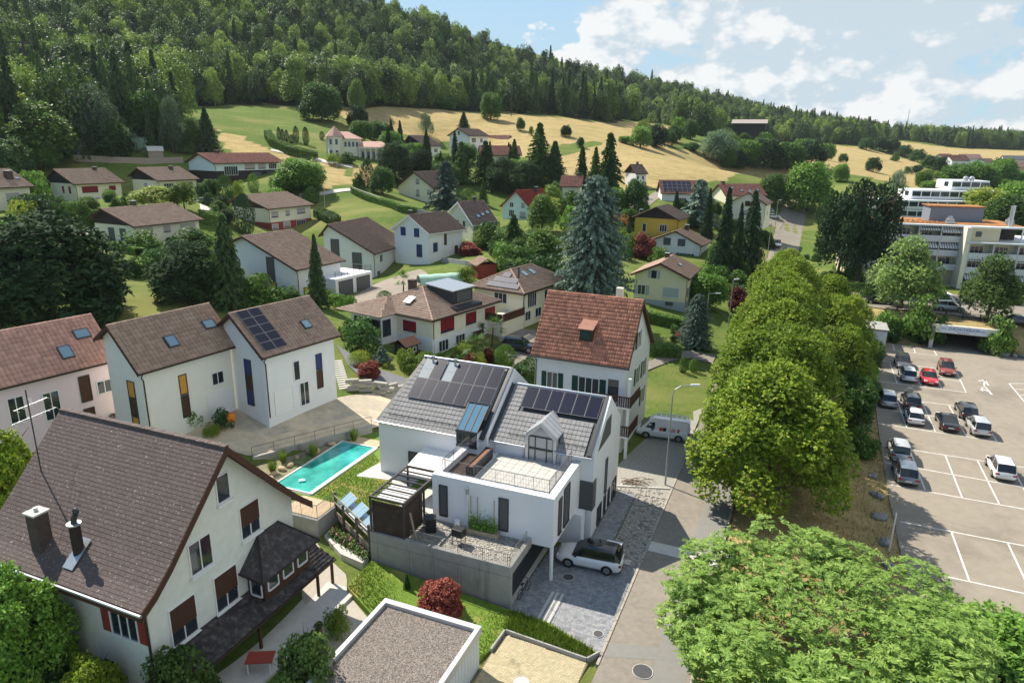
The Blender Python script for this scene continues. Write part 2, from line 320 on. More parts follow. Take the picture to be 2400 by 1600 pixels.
# ---------------------------------------------------------------- terrain
def inpoly(x, y, poly):
 x = np.asarray(x, float); y = np.asarray(y, float); r = np.zeros(x.shape, bool); n = len(poly)
 for i in range(n):
  x0, y0 = poly[i]; x1, y1 = poly[(i+1) % n]
  if y0 == y1: continue
  r ^= ((y0 > y) != (y1 > y)) & (x < (x1-x0)*(y-y0)/(y1-y0)+x0)
 return r
def ground_material():
 m, nt, b = _nodes('meadow_ground'); N = nt.nodes; L = nt.links
 at = N.new('ShaderNodeAttribute'); at.attribute_name = 'cover'; at.attribute_type = 'GEOMETRY'
 geo = N.new('ShaderNodeNewGeometry')
 def noise(s, d=6, mp=None, r=.6):
  n = N.new('ShaderNodeTexNoise'); n.inputs['Scale'].default_value = s; n.inputs['Detail'].default_value = d; n.inputs['Roughness'].default_value = r
  if mp:
   q = N.new('ShaderNodeMapping'); q.inputs['Scale'].default_value = mp; q.inputs['Rotation'].default_value = (0, 0, 0.5); L.new(geo.outputs['Position'], q.inputs[0]); L.new(q.outputs[0], n.inputs['Vector'])
  else: L.new(geo.outputs['Position'], n.inputs['Vector'])
  return n.outputs[0]
 def mix(f, a, b_):
  x = N.new('ShaderNodeMix'); x.data_type = 'RGBA'; L.new(f, x.inputs['Factor'])
  for k, v in (('A', a), ('B', b_)):
   if isinstance(v, tuple): x.inputs[k].default_value = (*v, 1)
   else: L.new(v, x.inputs[k])
  return x.outputs['Result']
 def rr(v, a, b_):
  q = N.new('ShaderNodeMapRange'); q.inputs[1].default_value = a; q.inputs[2].default_value = b_; L.new(v, q.inputs[0]); return q.outputs[0]
 n1 = noise(1.3, 9, None, .72); n2 = noise(0.045, 7, (1, 2.4, 1)); n3 = noise(0.22, 7, (1, 3.2, 1), .7)
 green = mix(rr(n1, .3, .7), (0.065, 0.105, 0.018), (0.13, 0.19, 0.04))
 green = mix(rr(n2, .45, .65), green, (0.19, 0.20, 0.06))
 hay = mix(rr(n1, .3, .7), (0.34, 0.255, 0.11), (0.50, 0.39, 0.185))
 hay = mix(rr(n3, .42, .66), hay, (0.27, 0.21, 0.09))
 hay = mix(rr(n2, .55, .72), hay, (0.23, 0.22, 0.08))
 soil = mix(rr(n1, .3, .7), (0.03, 0.035, 0.015), (0.06, 0.07, 0.025))
 sp = N.new('ShaderNodeSeparateColor'); L.new(at.outputs['Color'], sp.inputs[0])
 nb = noise(0.6, 6)
 def edge(v):
  q = N.new('ShaderNodeMath'); q.operation = 'ADD'; L.new(v, q.inputs[0]); r = N.new('ShaderNodeMath'); r.operation = 'MULTIPLY_ADD'
  L.new(nb, r.inputs[0]); r.inputs[1].default_value = .6; r.inputs[2].default_value = -.3; L.new(r.outputs[0], q.inputs[1]); return rr(q.outputs[0], .35, .65)
 c = mix(edge(sp.outputs[0]), green, hay)
 c = mix(edge(sp.outputs[1]), c, soil)
 L.new(c, b.inputs['Base Color']); b.inputs['Roughness'].default_value = 0.95; b.inputs['Specular IOR Level'].default_value = .1
 bp = N.new('ShaderNodeBump'); bp.inputs['Distance'].default_value = .25; bp.inputs['Strength'].default_value = .8
 L.new(noise(2.2, 8, None, .75), bp.inputs['Height']); L.new(bp.outputs[0], b.inputs['Normal'])
 return m
HAY_POLYS = [[(-76.0,314.8),(-66.8,315.4),(-53.5,332.4),(-35.2,350.4),(-7.1,358.4),(7.7,366.6),(41.5,369.5),(77.4,422.6),(93.9,438.9),(86.1,365.6),(67.7,318.2),(89.1,341.7),(130.3,334.2),(126.8,323.2),(75.6,251.3),(39.7,220.0),(26.4,222.1),(17.3,227.9),(5.3,256.8),(-22.6,297.8),(-43.2,292.3),(-60.5,292.3),(-73.7,296.9)],[(243.6,561.7),(288.5,600.1),(308.9,574.0),(252.2,427.2),(213.9,342.7),(189.9,312.5),(174.8,324.7),(154.3,337.9),(141.7,337.6),(207.5,505.7)],[(431.9,813.3),(472.2,769.0),(534.5,779.2),(574.5,788.5),(435.3,593.3),(349.5,583.7),(362.7,669.2)],[(-102.3,242.2),(-92.4,238.4),(-76.3,223.6),(-53.4,211.9),(-43.3,191.5),(-48.7,178.8),(-69.4,202.3),(-87.9,215.8)],[(-49.5,211.7),(-41.0,221.6),(-37.0,201.8),(-40.7,187.6)]]
GREEN_POLYS = [[(6.3, 272.0), (34.8, 300.3), (37.8, 294.7), (16.4, 261.3)]]
def cover(x, y):
 hay = np.zeros(x.shape); soil = np.zeros(x.shape)
 for p in HAY_POLYS: hay[inpoly(x, y, p)] = 1
 s = (x-FO[0])*_ca+(y-FO[1])*_sa; t = -(x-FO[0])*_sa+(y-FO[1])*_ca
 hay[(s > 9) & (s < 22) & (t < 60) & (t > -40)] = .85
 hay[(s > 9) & (s < 90) & (t >= 75) & (t < 84)] = .7
 for p in FOREST_POLYS: soil[inpoly(x, y, p)] = 1
 for p in GREEN_POLYS: hay[inpoly(x, y, p)] = 0
 return hay, soil
FOREST_POLYS = [[(-129.1,144.8),(-122.4,166.9),(-122.7,176.8),(-118.5,185.9),(-110.3,191.5),(-103.9,199.3),(-103.4,219.1),(-133.7,288.4),(-118.1,307.9),(-94.4,307.8),(-79.2,312.8),(-66.8,315.4),(-53.8,334.1),(-35.5,353.2),(-7.3,367.4),(7.9,374.3),(41.9,373.3),(54.1,378.6),(109.6,598.8),(97.2,455.0),(102.8,396.9),(217.6,644.7),(266.4,605.9),(290.7,605.0),(340.2,665.2),(594.8,1130.0),(452.9,1040.0),(309.4,900.0),(181.1,790.0),(113.4,715.0),(30.7,625.0),(-17.2,575.0),(-58.9,535.0),(-98.0,505.0),(-140.4,485.0),(-218.7,480.0),(-317.1,470.0),(-408.9,470.0)],[(444.9,838.2),(472.0,827.0),(475.7,774.7),(542.6,791.4),(584.0,801.8),(730.0,1002.25),(556.125,1047.75)]]
def build_terrain():
 ys = [-60.0]; 
 while ys[-1] < 1500: ys.append(ys[-1]+(1.25 if 22 < ys[-1] < 125 else 1.8 if ys[-1] < 125 else min(2+(ys[-1]-125)*.012, 14) if ys[-1] > 0 else 8))
 ux = np.concatenate([np.linspace(-1.0, 1.0, 230)])
 ux = np.sign(ux)*np.abs(ux)**1.25
 Y = np.array(ys); W = 85+np.clip(Y, 0, None)*1.05
 X = ux[None, :]*W[:, None]; YY = np.repeat(Y[:, None], len(ux), 1)
 Zs = np.zeros_like(X)
 for i in range(len(Y)): Zs[i] = ground(X[i], YY[i])
 s = (X-FO[0])*_ca+(YY-FO[1])*_sa; t = -(X-FO[0])*_sa+(YY-FO[1])*_ca
 pave = ((s > 21.0) & (t < 75)) | ((s > 3.6) & (s < 9.6) & (t < 160))
 Zs = np.where(pave, Zs-0.12, Zs)
 gp = [FH(*q) for q in ((-27.2, -3.9), (-24.6, -7.2), (-19.9, -8.65), (-10, -9), (-10, -.4), (-17.2, -.4), (-15.5, 9.8), (-20.2, 8.6), (-23.4, 4.0))]
 Zs = np.where(inpoly(X, YY, gp), np.minimum(Zs, 3.2), Zs)
 tun = (s > 31.0) & (s < 40.2) & (t > 74.5) & (t < 92.5)
 Zs = np.where(tun, -0.25, Zs)
 n, k = X.shape; V = np.stack([X, YY, Zs], -1).reshape(-1, 3)
 idx = np.arange(n*k).reshape(n, k)
 Fq = np.stack([idx[:-1, :-1], idx[:-1, 1:], idx[1:, 1:], idx[1:, :-1]], -1).reshape(-1, 4)
 me = bpy.data.meshes.new('ground'); me.vertices.add(len(V)); me.vertices.foreach_set('co', V.astype(np.float32).reshape(-1))
 me.loops.add(Fq.size); me.loops.foreach_set('vertex_index', Fq.astype(np.int32).reshape(-1))
 me.polygons.add(len(Fq)); me.polygons.foreach_set('loop_start', np.arange(len(Fq), dtype=np.int32)*4)
 me.update(calc_edges=True); me.polygons.foreach_set('use_smooth', np.ones(len(Fq), bool))
 h, so = cover(V[:, 0], V[:, 1])
 ca = me.color_attributes.new('cover', 'FLOAT_COLOR', 'POINT')
 ca.data.foreach_set('color', np.stack([h, so, h*0, h*0+1], -1).astype(np.float32).reshape(-1))
 me.materials.append(ground_material())
 put(bpy.data.objects.new('ground', me), kind='structure')
build_terrain()
def drape(name, pts_l, pts_r, m, dz=0.05, step=1.5, kind='structure', nx=3, skirt=0.0, flatz=None):
 """strip between two polylines laid on the ground"""
 def resample(p, n):
  p = np.array(p, float); d = np.r_[0, np.cumsum(np.hypot(*np.diff(p, axis=0).T))]; t = np.linspace(0, d[-1], n)
  return np.stack([np.interp(t, d, p[:, 0]), np.interp(t, d, p[:, 1])], -1)
 ln = max(sum(math.dist(pts_l[i], pts_l[i+1]) for i in range(len(pts_l)-1)), sum(math.dist(pts_r[i], pts_r[i+1]) for i in range(len(pts_r)-1)))
 n = max(2, int(ln/step)+1); A = resample(pts_l, n); B = resample(pts_r, n)
 t = np.linspace(0, 1, nx+1)[None, :, None]; G = A[:, None]*(1-t)+B[:, None]*t
 Z = ground(G[..., 0], G[..., 1])+dz if flatz is None else np.full(G.shape[:2], flatz)
 V = np.concatenate([G, Z[..., None]], -1).reshape(-1, 3); idx = np.arange(n*(nx+1)).reshape(n, nx+1)
 Fq = np.stack([idx[:-1, :-1], idx[:-1, 1:], idx[1:, 1:], idx[1:, :-1]], -1).reshape(-1, 4)
 a = V[Fq[0]]; nz = np.cross(a[1]-a[0], a[2]-a[0])[2]
 if nz < 0: Fq = Fq[:, ::-1]
 o = bpy.data.objects.new(name, new_mesh(name, V, Fq, m)); put(o, kind=kind); return o
ASPH = mat('asphalt_street', (0.225, 0.20, 0.165), .93, .16, 2.5, .004, 90, col2=(0.26, 0.235, 0.195), scale2=.35, amt2=.5)
ASPH2 = mat('asphalt_lot', (0.265, 0.232, 0.185), .93, .10, 1.2, .004, 90, col2=(0.20, 0.175, 0.14), scale2=.12, amt2=.55)
ASPH3 = mat('asphalt_patch', (0.215, 0.208, 0.19), .9, .06, 3, .003, 90)
CONC = mat('concrete', (0.33, 0.325, 0.305), .85, .12, 1.6, .004, 40, col2=(0.20, 0.20, 0.19), scale2=.9, amt2=.35, streak=.12)
CONCL = mat('concrete_light', (0.50, 0.48, 0.44), .85, .1, 2, .003, 40)
WHITEP = mat('road_paint', (0.60, 0.59, 0.56), .8, .25, 2)
GRAVEL = mat('gravel', (0.27, 0.255, 0.225), .95, .35, 9, .03, 14, col2=(0.42, 0.40, 0.36), scale2=7, amt2=.6)
STONEM = mat('river_stone', (0.36, 0.34, 0.30), .85, .3, 5, .01, 14, island=.4)
# street
Lf = [FF(s, t) for s, t in ((4.1, -45), (4.15, 2), (4.15, 22), (3.7, 40), (3.2, 56), (3.4, 90), (3.8, 140), (3.6, 200), (2.5, 232))]
Rt = [FF(s, t) for s, t in ((8.9, -45), (8.9, 2), (8.9, 22), (9.0, 40), (9.3, 56), (9.8, 90), (10.7, 140), (10.9, 200), (11.5, 232))]
drape('street', Lf, Rt, ASPH, 0.03, 2.0)
drape('street_band', [FF(4.15, .2), FF(8.9, .2)], [FF(4.15, 1.5), FF(8.9, 1.5)], CONCL, 0.044, 1.0)
drape('street_repair', [FF(6.9, -14), FF(6.9, 24)], [FF(8.75, -14), FF(8.75, 24)], ASPH3, 0.034, 2.0)
drape('street_repair', [FF(4.25, -11.2), FF(8.9, -9.6)], [FF(4.25, -10.0), FF(8.9, -8.6)], ASPH3, 0.038, 2.0)
CUR = mat('kerb_stone', (0.35, 0.31, 0.26), .85, .2, 6, .003)
kb = MB()
for s0, a, b in ((3.97, -12, 24), (8.92, -20, 70)):
 k = a
 while k < b:
  z = g1(*FF(s0, k)); p = [FF(s0, k), FF(s0+.16, k), FF(s0+.16, k+.96), FF(s0, k+.96)]
  kb.prism(p, z-.1, z+.085); k += 1.0
kb.obj('kerb', CUR, kind='structure')
# parking lot
lotp = [FF(*q) for q in ((21.0, -60), (21.2, 3), (21.2, 21), (21.6, 37), (22.1, 52), (24, 66), (25.5, 75.3), (44, 74.6), (110, 72), (110, -60))]
MB().prism(lotp, -.5, 0.0).obj('parking_lot', ASPH2, kind='structure')
def line(a, b, w=.13, z=.006):
 ax, ay = FF(*a); bx, by = FF(*b); d = math.hypot(bx-ax, by-ay); nx, ny = -(by-ay)/d*w/2, (bx-ax)/d*w/2
 return [(ax+nx, ay+ny, z), (ax-nx, ay-ny, z), (bx-nx, by-ny, z), (bx+nx, by+ny, z)]
LQ = []
def LL(a, b, w=.13, z=.006): LQ.append(line(a, b, w, z))
LL((26.21, 70.82), (31.72, 70.5))
LL((26.37, 74.77), (26.22, 70.87))
LL((29.17, 74.83), (28.99, 70.91))
LL((31.77, 74.8), (31.78, 70.65))
LL((23.44, 64.22), (33.04, 63.15))
LL((24.99, 63.97), (25.03, 53.98))
LL((27.57, 63.89), (27.76, 54.18))
LL((30.17, 63.79), (30.07, 54.1))
LL((33.04, 63.15), (32.66, 53.79))
LL((22.91, 53.8), (32.69, 53.8))
LL((23.28, 58.9), (32.83, 58.38))
LL((22.91, 47.42), (32.47, 47.86))
LL((24.35, 47.13), (24.45, 37.84))
LL((27.09, 47.33), (27.16, 37.7))
LL((29.87, 47.54), (30.03, 37.68))
LL((32.5, 47.87), (32.74, 37.63))
LL((21.82, 42.71), (32.57, 43.08))
LL((21.62, 37.76), (32.78, 37.65))
LL((21.5, 31.42), (34.37, 31.5))
LL((21.5, 27.05), (33.24, 26.62))
LL((21.57, 22.08), (32.15, 21.95))
LL((24.06, 31.54), (24.3, 22.26))
LL((27.16, 31.37), (27.09, 22.14))
LL((29.87, 31.23), (29.82, 22.01))
LL((32.62, 31.28), (32.48, 23.35))
LL((21.66, 15.24), (30.59, 15.24))
LL((21.55, 8.18), (28.95, 8.17))
LL((25.24, 15.18), (25.28, 8.29))
LL((28.99, 15.17), (28.94, 9.09))
LL((24.85, 1.0), (27.31, 1.14))
LL((25.96, 0.96), (26.02, -1.81))
LL((38.54, 60.31), (42.4, 62.04))
LL((38.54, 60.35), (38.58, 44.56))
LL((38.67, 57.9), (42.22, 59.41))
LL((38.68, 55.69), (41.6, 56.9))
LL((35.48, 54.25), (35.31, 57.89), .2, .008)
LL((35.28, 57.71), (35.91, 60.6), .2, .008)
LL((35.0, 59.67), (35.94, 60.62), .2, .008)
LL((35.91, 60.6), (35.86, 58.15), .2, .008)
LL((35.29, 55.41), (34.53, 56.68), .2, .008)
LL((34.5, 56.51), (35.41, 57.14), .2, .008)
LL((34.6, 56.83), (34.72, 55.33), .2, .008)
me = quad_mesh('parking_marking', np.array(LQ), WHITEP)
put(bpy.data.objects.new('parking_marking', me), kind='structure')
# ---------------------------------------------------------------- shared building materials
WALLW = mat('render_white', (0.75, 0.755, 0.76), .9, .03, 1.2, .002, 60, col2=(0.70, 0.70, 0.68), scale2=.35, amt2=.3)
WALLC = mat('render_cream', (0.76, 0.72, 0.56), .9, .04, 1.2, .002, 60, col2=(0.66, 0.62, 0.48), scale2=.4, amt2=.2)
WALLY = mat('render_pale_yellow', (0.76, 0.70, 0.48), .9, .04, 1.2, .002, 60)
WALLC2 = mat('render_offwhite', (0.80, 0.78, 0.71), .9, .03, 1.2, .002, 60)
WALLP = mat('render_pink', (0.78, 0.64, 0.68), .9, .03, 1.2, .002, 60)
WALLB = mat('render_pale_blue', (0.66, 0.76, 0.78), .9, .03, 1.2, .002, 60)
WALLG = mat('render_rough', (0.70, 0.72, 0.66), .95, .06, 2.2, .012, 11, col2=(0.58, 0.60, 0.55), scale2=.5, amt2=.2)
WALLK = mat('render_mustard', (0.55, 0.38, 0.06), .9, .06, 1.2)
WALLR = mat('timber_red', (0.28, 0.05, 0.035), .8, .1, 4)
BROWN = mat('timber_brown', (0.075, 0.035, 0.022), .75, .2, 4, .003)
DKWOOD = mat('timber_dark', (0.035, 0.026, 0.024), .8, .2, 4)
OCHRE = mat('shutter_ochre', (0.62, 0.30, 0.05), .7, .1, 3)
WHITEF = mat('frame_white', (0.78, 0.78, 0.77), .45, .02)
GREYF = mat('frame_grey', (0.045, 0.048, 0.052), .45, .05)
BLIND = mat('blind_grey', (0.42, 0.39, 0.37), .6, .06, 6)
BLINDD = mat('blind_dark', (0.10, 0.105, 0.11), .5, .08, 6)
REDB = mat('blind_red', (0.22, 0.012, 0.018), .65, .06, 5)
BLUES = mat('shutter_blue', (0.03, 0.045, 0.16), .6, .06, 5)
GREENS = mat('shutter_green', (0.012, 0.055, 0.045), .55, .15, 5)
LGREYS = mat('shutter_grey', (0.42, 0.45, 0.47), .6, .06, 5)
GLASS = glassmat('window_glass'); GLASSB = glassmat('skylight_glass', (0.10, 0.20, 0.28), .03)
ZINC = mat('zinc', (0.42, 0.44, 0.45), .4, .08, 5, metal=.6)
COPPER = mat('gutter_brown', (0.05, 0.032, 0.025), .5, .1, 4, metal=.3)
ALU = mat('brushed_metal', (0.55, 0.56, 0.57), .35, .05, 5, metal=.8)
PV = mat('solar_cell', (0.010, 0.012, 0.028), .28, .05, 2, spec=.22)
BRICKC = mat('chimney_render', (0.085, 0.062, 0.055), .9, .3, 5, .006)
def tilem(n, c, c2=None, amt=.4, isl=.15, rough=.8, s2=.8): return mat(n, c, rough, .12, 2.0, island=isl, col2=c2, scale2=s2, amt2=amt)
T_BROWN = tilem('tile_brown', (0.30, 0.195, 0.14), (0.36, 0.27, 0.19), .5)
T_PINKB = tilem('tile_pinkbrown', (0.50, 0.29, 0.235), (0.38, 0.22, 0.175), .4)
T_GREYB = tilem('tile_greybrown', (0.32, 0.225, 0.17), (0.38, 0.30, 0.23), .5)
T_DARK = tilem('tile_dark', (0.17, 0.12, 0.10), (0.23, 0.17, 0.14), .4)
T_RED = tilem('tile_red', (0.46, 0.20, 0.125), (0.30, 0.15, 0.10), .5, .3, s2=.7)
T_RED2 = tilem('tile_deep_red', (0.24, 0.035, 0.022), (0.15, 0.03, 0.02), .4, .3)
T_OLDRED = tilem('tile_faded_red', (0.30, 0.13, 0.10), (0.20, 0.12, 0.095), .5, .3)
T_FLAT = tilem('slate_fibre', (0.105, 0.080, 0.073), (0.55, 0.53, 0.50), .2, .06, .85, 9.0)
T_GREY = tilem('tile_grey', (0.23, 0.228, 0.226), (0.19, 0.188, 0.186), .3, .08, .8)

def tile_field(p0, U, V, nu, nv, m, prof=.045, lip=.05, name='roof_tiles', parent=None, keep=None, wavy=True):
 """tiles laid in courses on a slope: p0 lower-left, U along the eave, V up the slope (unit), nu x nv tiles"""
 p0 = np.array(p0, float); U = np.array(U, float); V = np.array(V, float)
 un = U/np.linalg.norm(U); vn = V/np.linalg.norm(V); Nn = np.cross(un, vn)
 if Nn[2] < 0: Nn = -Nn
 du = np.linalg.norm(U)/nu; dv = np.linalg.norm(V)/nv
 ii, jj = np.meshgrid(np.arange(nu), np.arange(nv)); ii = ii.ravel(); jj = jj.ravel()
 off = (jj % 2)*.5*du*(0 if wavy else 1)
 C0 = p0+un*((ii*du+off)[:, None])+vn*((jj*dv)[:, None])
 if keep is not None:
  k = np.array([keep(*c) for c in C0+un*du*.5+vn*dv*.5]); C0 = C0[k]
 n = len(C0); jit = (RNG.random(n)-.5)*.012
 g = .02*du
 def P(a, b, h): return C0+un*a+vn*b+Nn*((h+jit)[:, None] if np.ndim(h) else (h+jit)[:, None])
 if wavy:
  xs = [g, du*.3, du*.62, du-g]; hs = [.0, prof, prof*.9, .0]
 else: xs = [g, du-g]; hs = [0., 0.]
 L = len(xs); lo = [P(x, 0, h+lip) for x, h in zip(xs, hs)]; hi = [P(x, dv+.01, h+.004) for x, h in zip(xs, hs)]; bt = [P(x, 0, -.01) for x in xs]
 A = np.stack(lo+hi+bt, 1); K = A.shape[1]
 faces = []
 for q in range(L-1): faces.append((q, q+1, L+q+1, L+q)); faces.append((2*L+q, 2*L+q+1, q+1, q))
 Fq = (np.array(faces)[None]+(np.arange(n)*K)[:, None, None]).reshape(-1, 4)
 me = bpy.data.meshes.new(name); me.vertices.add(n*K); me.vertices.foreach_set('co', A.astype(np.float32).reshape(-1))
 me.loops.add(Fq.size); me.loops.foreach_set('vertex_index', Fq.astype(np.int32).reshape(-1))
 me.polygons.add(len(Fq)); me.polygons.foreach_set('loop_start', np.arange(len(Fq), dtype=np.int32)*4)
 me.update(calc_edges=True); me.materials.append(m)
 o = bpy.data.objects.new(name, me); put(o, kind='stuff', parent=parent); return o

def window(parent, c, u, w, h, kind='w', fm=None):
 """c: bottom-centre on the wall plane, u: unit vector along the wall, outward normal = u rotated -90 deg. kinds:
       w glass, b grey blind, d dark blind, r red blind, g garage door, D door, S open shutters (green), o ochre panel, B blue shutter"""
 ux, uy = u; nx, ny = uy, -ux
 def P(a, z, dn): return (c[0]+ux*a+nx*dn, c[1]+uy*a+ny*dn, c[2]+z)
 def slab(mb, a0, a1, z0, z1, d0, d1):
  mb.hull8([P(a0, z0, d1), P(a1, z0, d1), P(a1, z0, d0), P(a0, z0, d0)], [P(a0, z1, d1), P(a1, z1, d1), P(a1, z1, d0), P(a0, z1, d0)])
 name = {'g': 'garage_door', 'D': 'door'}.get(kind[0], 'window')
 mb = MB(); t = .07; d = .06; k = kind[0]
 fmat = fm or (WHITEF if k in 'wSbrgDl' else GREYF)
 a = w/2
 slab(mb, -a-t, -a, -t, h+t, 0, d); slab(mb, a, a+t, -t, h+t, 0, d); slab(mb, -a, a, h, h+t, 0, d); slab(mb, -a, a, -t, 0, 0, d+(.05 if k != 'g' else 0))
 if k in 'wS' or k == 'f':
  n = max(1, round(w/.62))
  for i in range(1, n): x = -a+w*i/n; slab(mb, x-.03, x+.03, 0, h, 0, d*.8)
 wo = mb.obj(name, fmat, parent)
 pm = {'w': GLASS, 'S': GLASS, 'f': GLASS, 'b': BLIND, 'd': BLINDD, 'r': REDB, 'g': WHITEF, 'G': BLINDD, 'D': BROWN, 'o': OCHRE, 'B': BLUES, 'n': BROWN, 'l': LGREYS, 's': GREENS}[k]
 p = MB(); zb = 0
 if k in 'br' and len(kind) == 1 and h > .9: zb = h*.16
 if k in 'brdGg' and w > .5:                                  # slats / panels of the blind
  n = max(4, int((h-zb)/.09)) if k in 'brd' else 5
  for i in range(n):
   z0 = zb+(h-zb)*i/n; z1 = zb+(h-zb)*(i+1)/n
   slab(p, -a, a, z0, z1-.012, 0, .028)
  slab(p, -a, a, zb, h, 0, .018)
  p.obj('blind' if k in 'brd' else 'door_leaf', pm, wo)
  if zb: q = MB(); slab(q, -a, a, 0, zb, 0, .012); q.obj('pane', GLASS, wo)
 else:
  slab(p, -a, a, 0, h, 0, .015); p.obj('pane' if pm is GLASS else ('door_leaf' if k == 'D' else 'shutter'), pm, wo)
 if k == 'S' or (len(kind) > 1 and kind[1] in 'SLR'):
  sm = {'S': GREENS, 'L': LGREYS, 'R': WALLR}[kind[1] if len(kind) > 1 else 'S']
  for sg in (-1, 1):
   q = MB(); x0 = sg*(a+t+.02); x1 = sg*(a+t+.02+min(w*.5, .6))
   x0, x1 = min(x0, x1), max(x0, x1)
   slab(q, x0, x1, -.03, h+.03, .0, .03)
   for i in range(int(h/.1)): z = .05+i*.1; slab(q, x0+.05, x1-.05, z, z+.06, .03, .045)
   q.obj('shutter', sm, wo)
 return wo

def solar(parent, F, n, m, w=1.05, h=1.7, gap=.03, name='solar_panel', skip=(), mt=None, lift=.1):
 """F(a, b, lift) -> point on the slope; n x m panels"""
 for i in range(n):
  for j in range(m):
   if (i, j) in skip: continue
   a0 = i*(w+gap); b0 = j*(h+gap); mb = MB()
   P = lambda a, b, l: F(a0+a, b0+b, l+lift)
   mb.hull8([P(0, 0, .08), P(w, 0, .08), P(w, h, .08), P(0, h, .08)], [P(0, 0, .12), P(w, 0, .12), P(w, h, .12), P(0, h, .12)])
   o = mb.obj(name, mat('panel_frame', (.30, .29, .28), .6, .02), parent)
   g = MB(); e = .018; g.hull8([P(e, e, .118), P(w-e, e, .118), P(w-e, h-e, .118), P(e, h-e, .118)], [P(e, e, .124), P(w-e, e, .124), P(w-e, h-e, .124), P(e, h-e, .124)])
   g.obj('solar_cells', mt or PV, o)

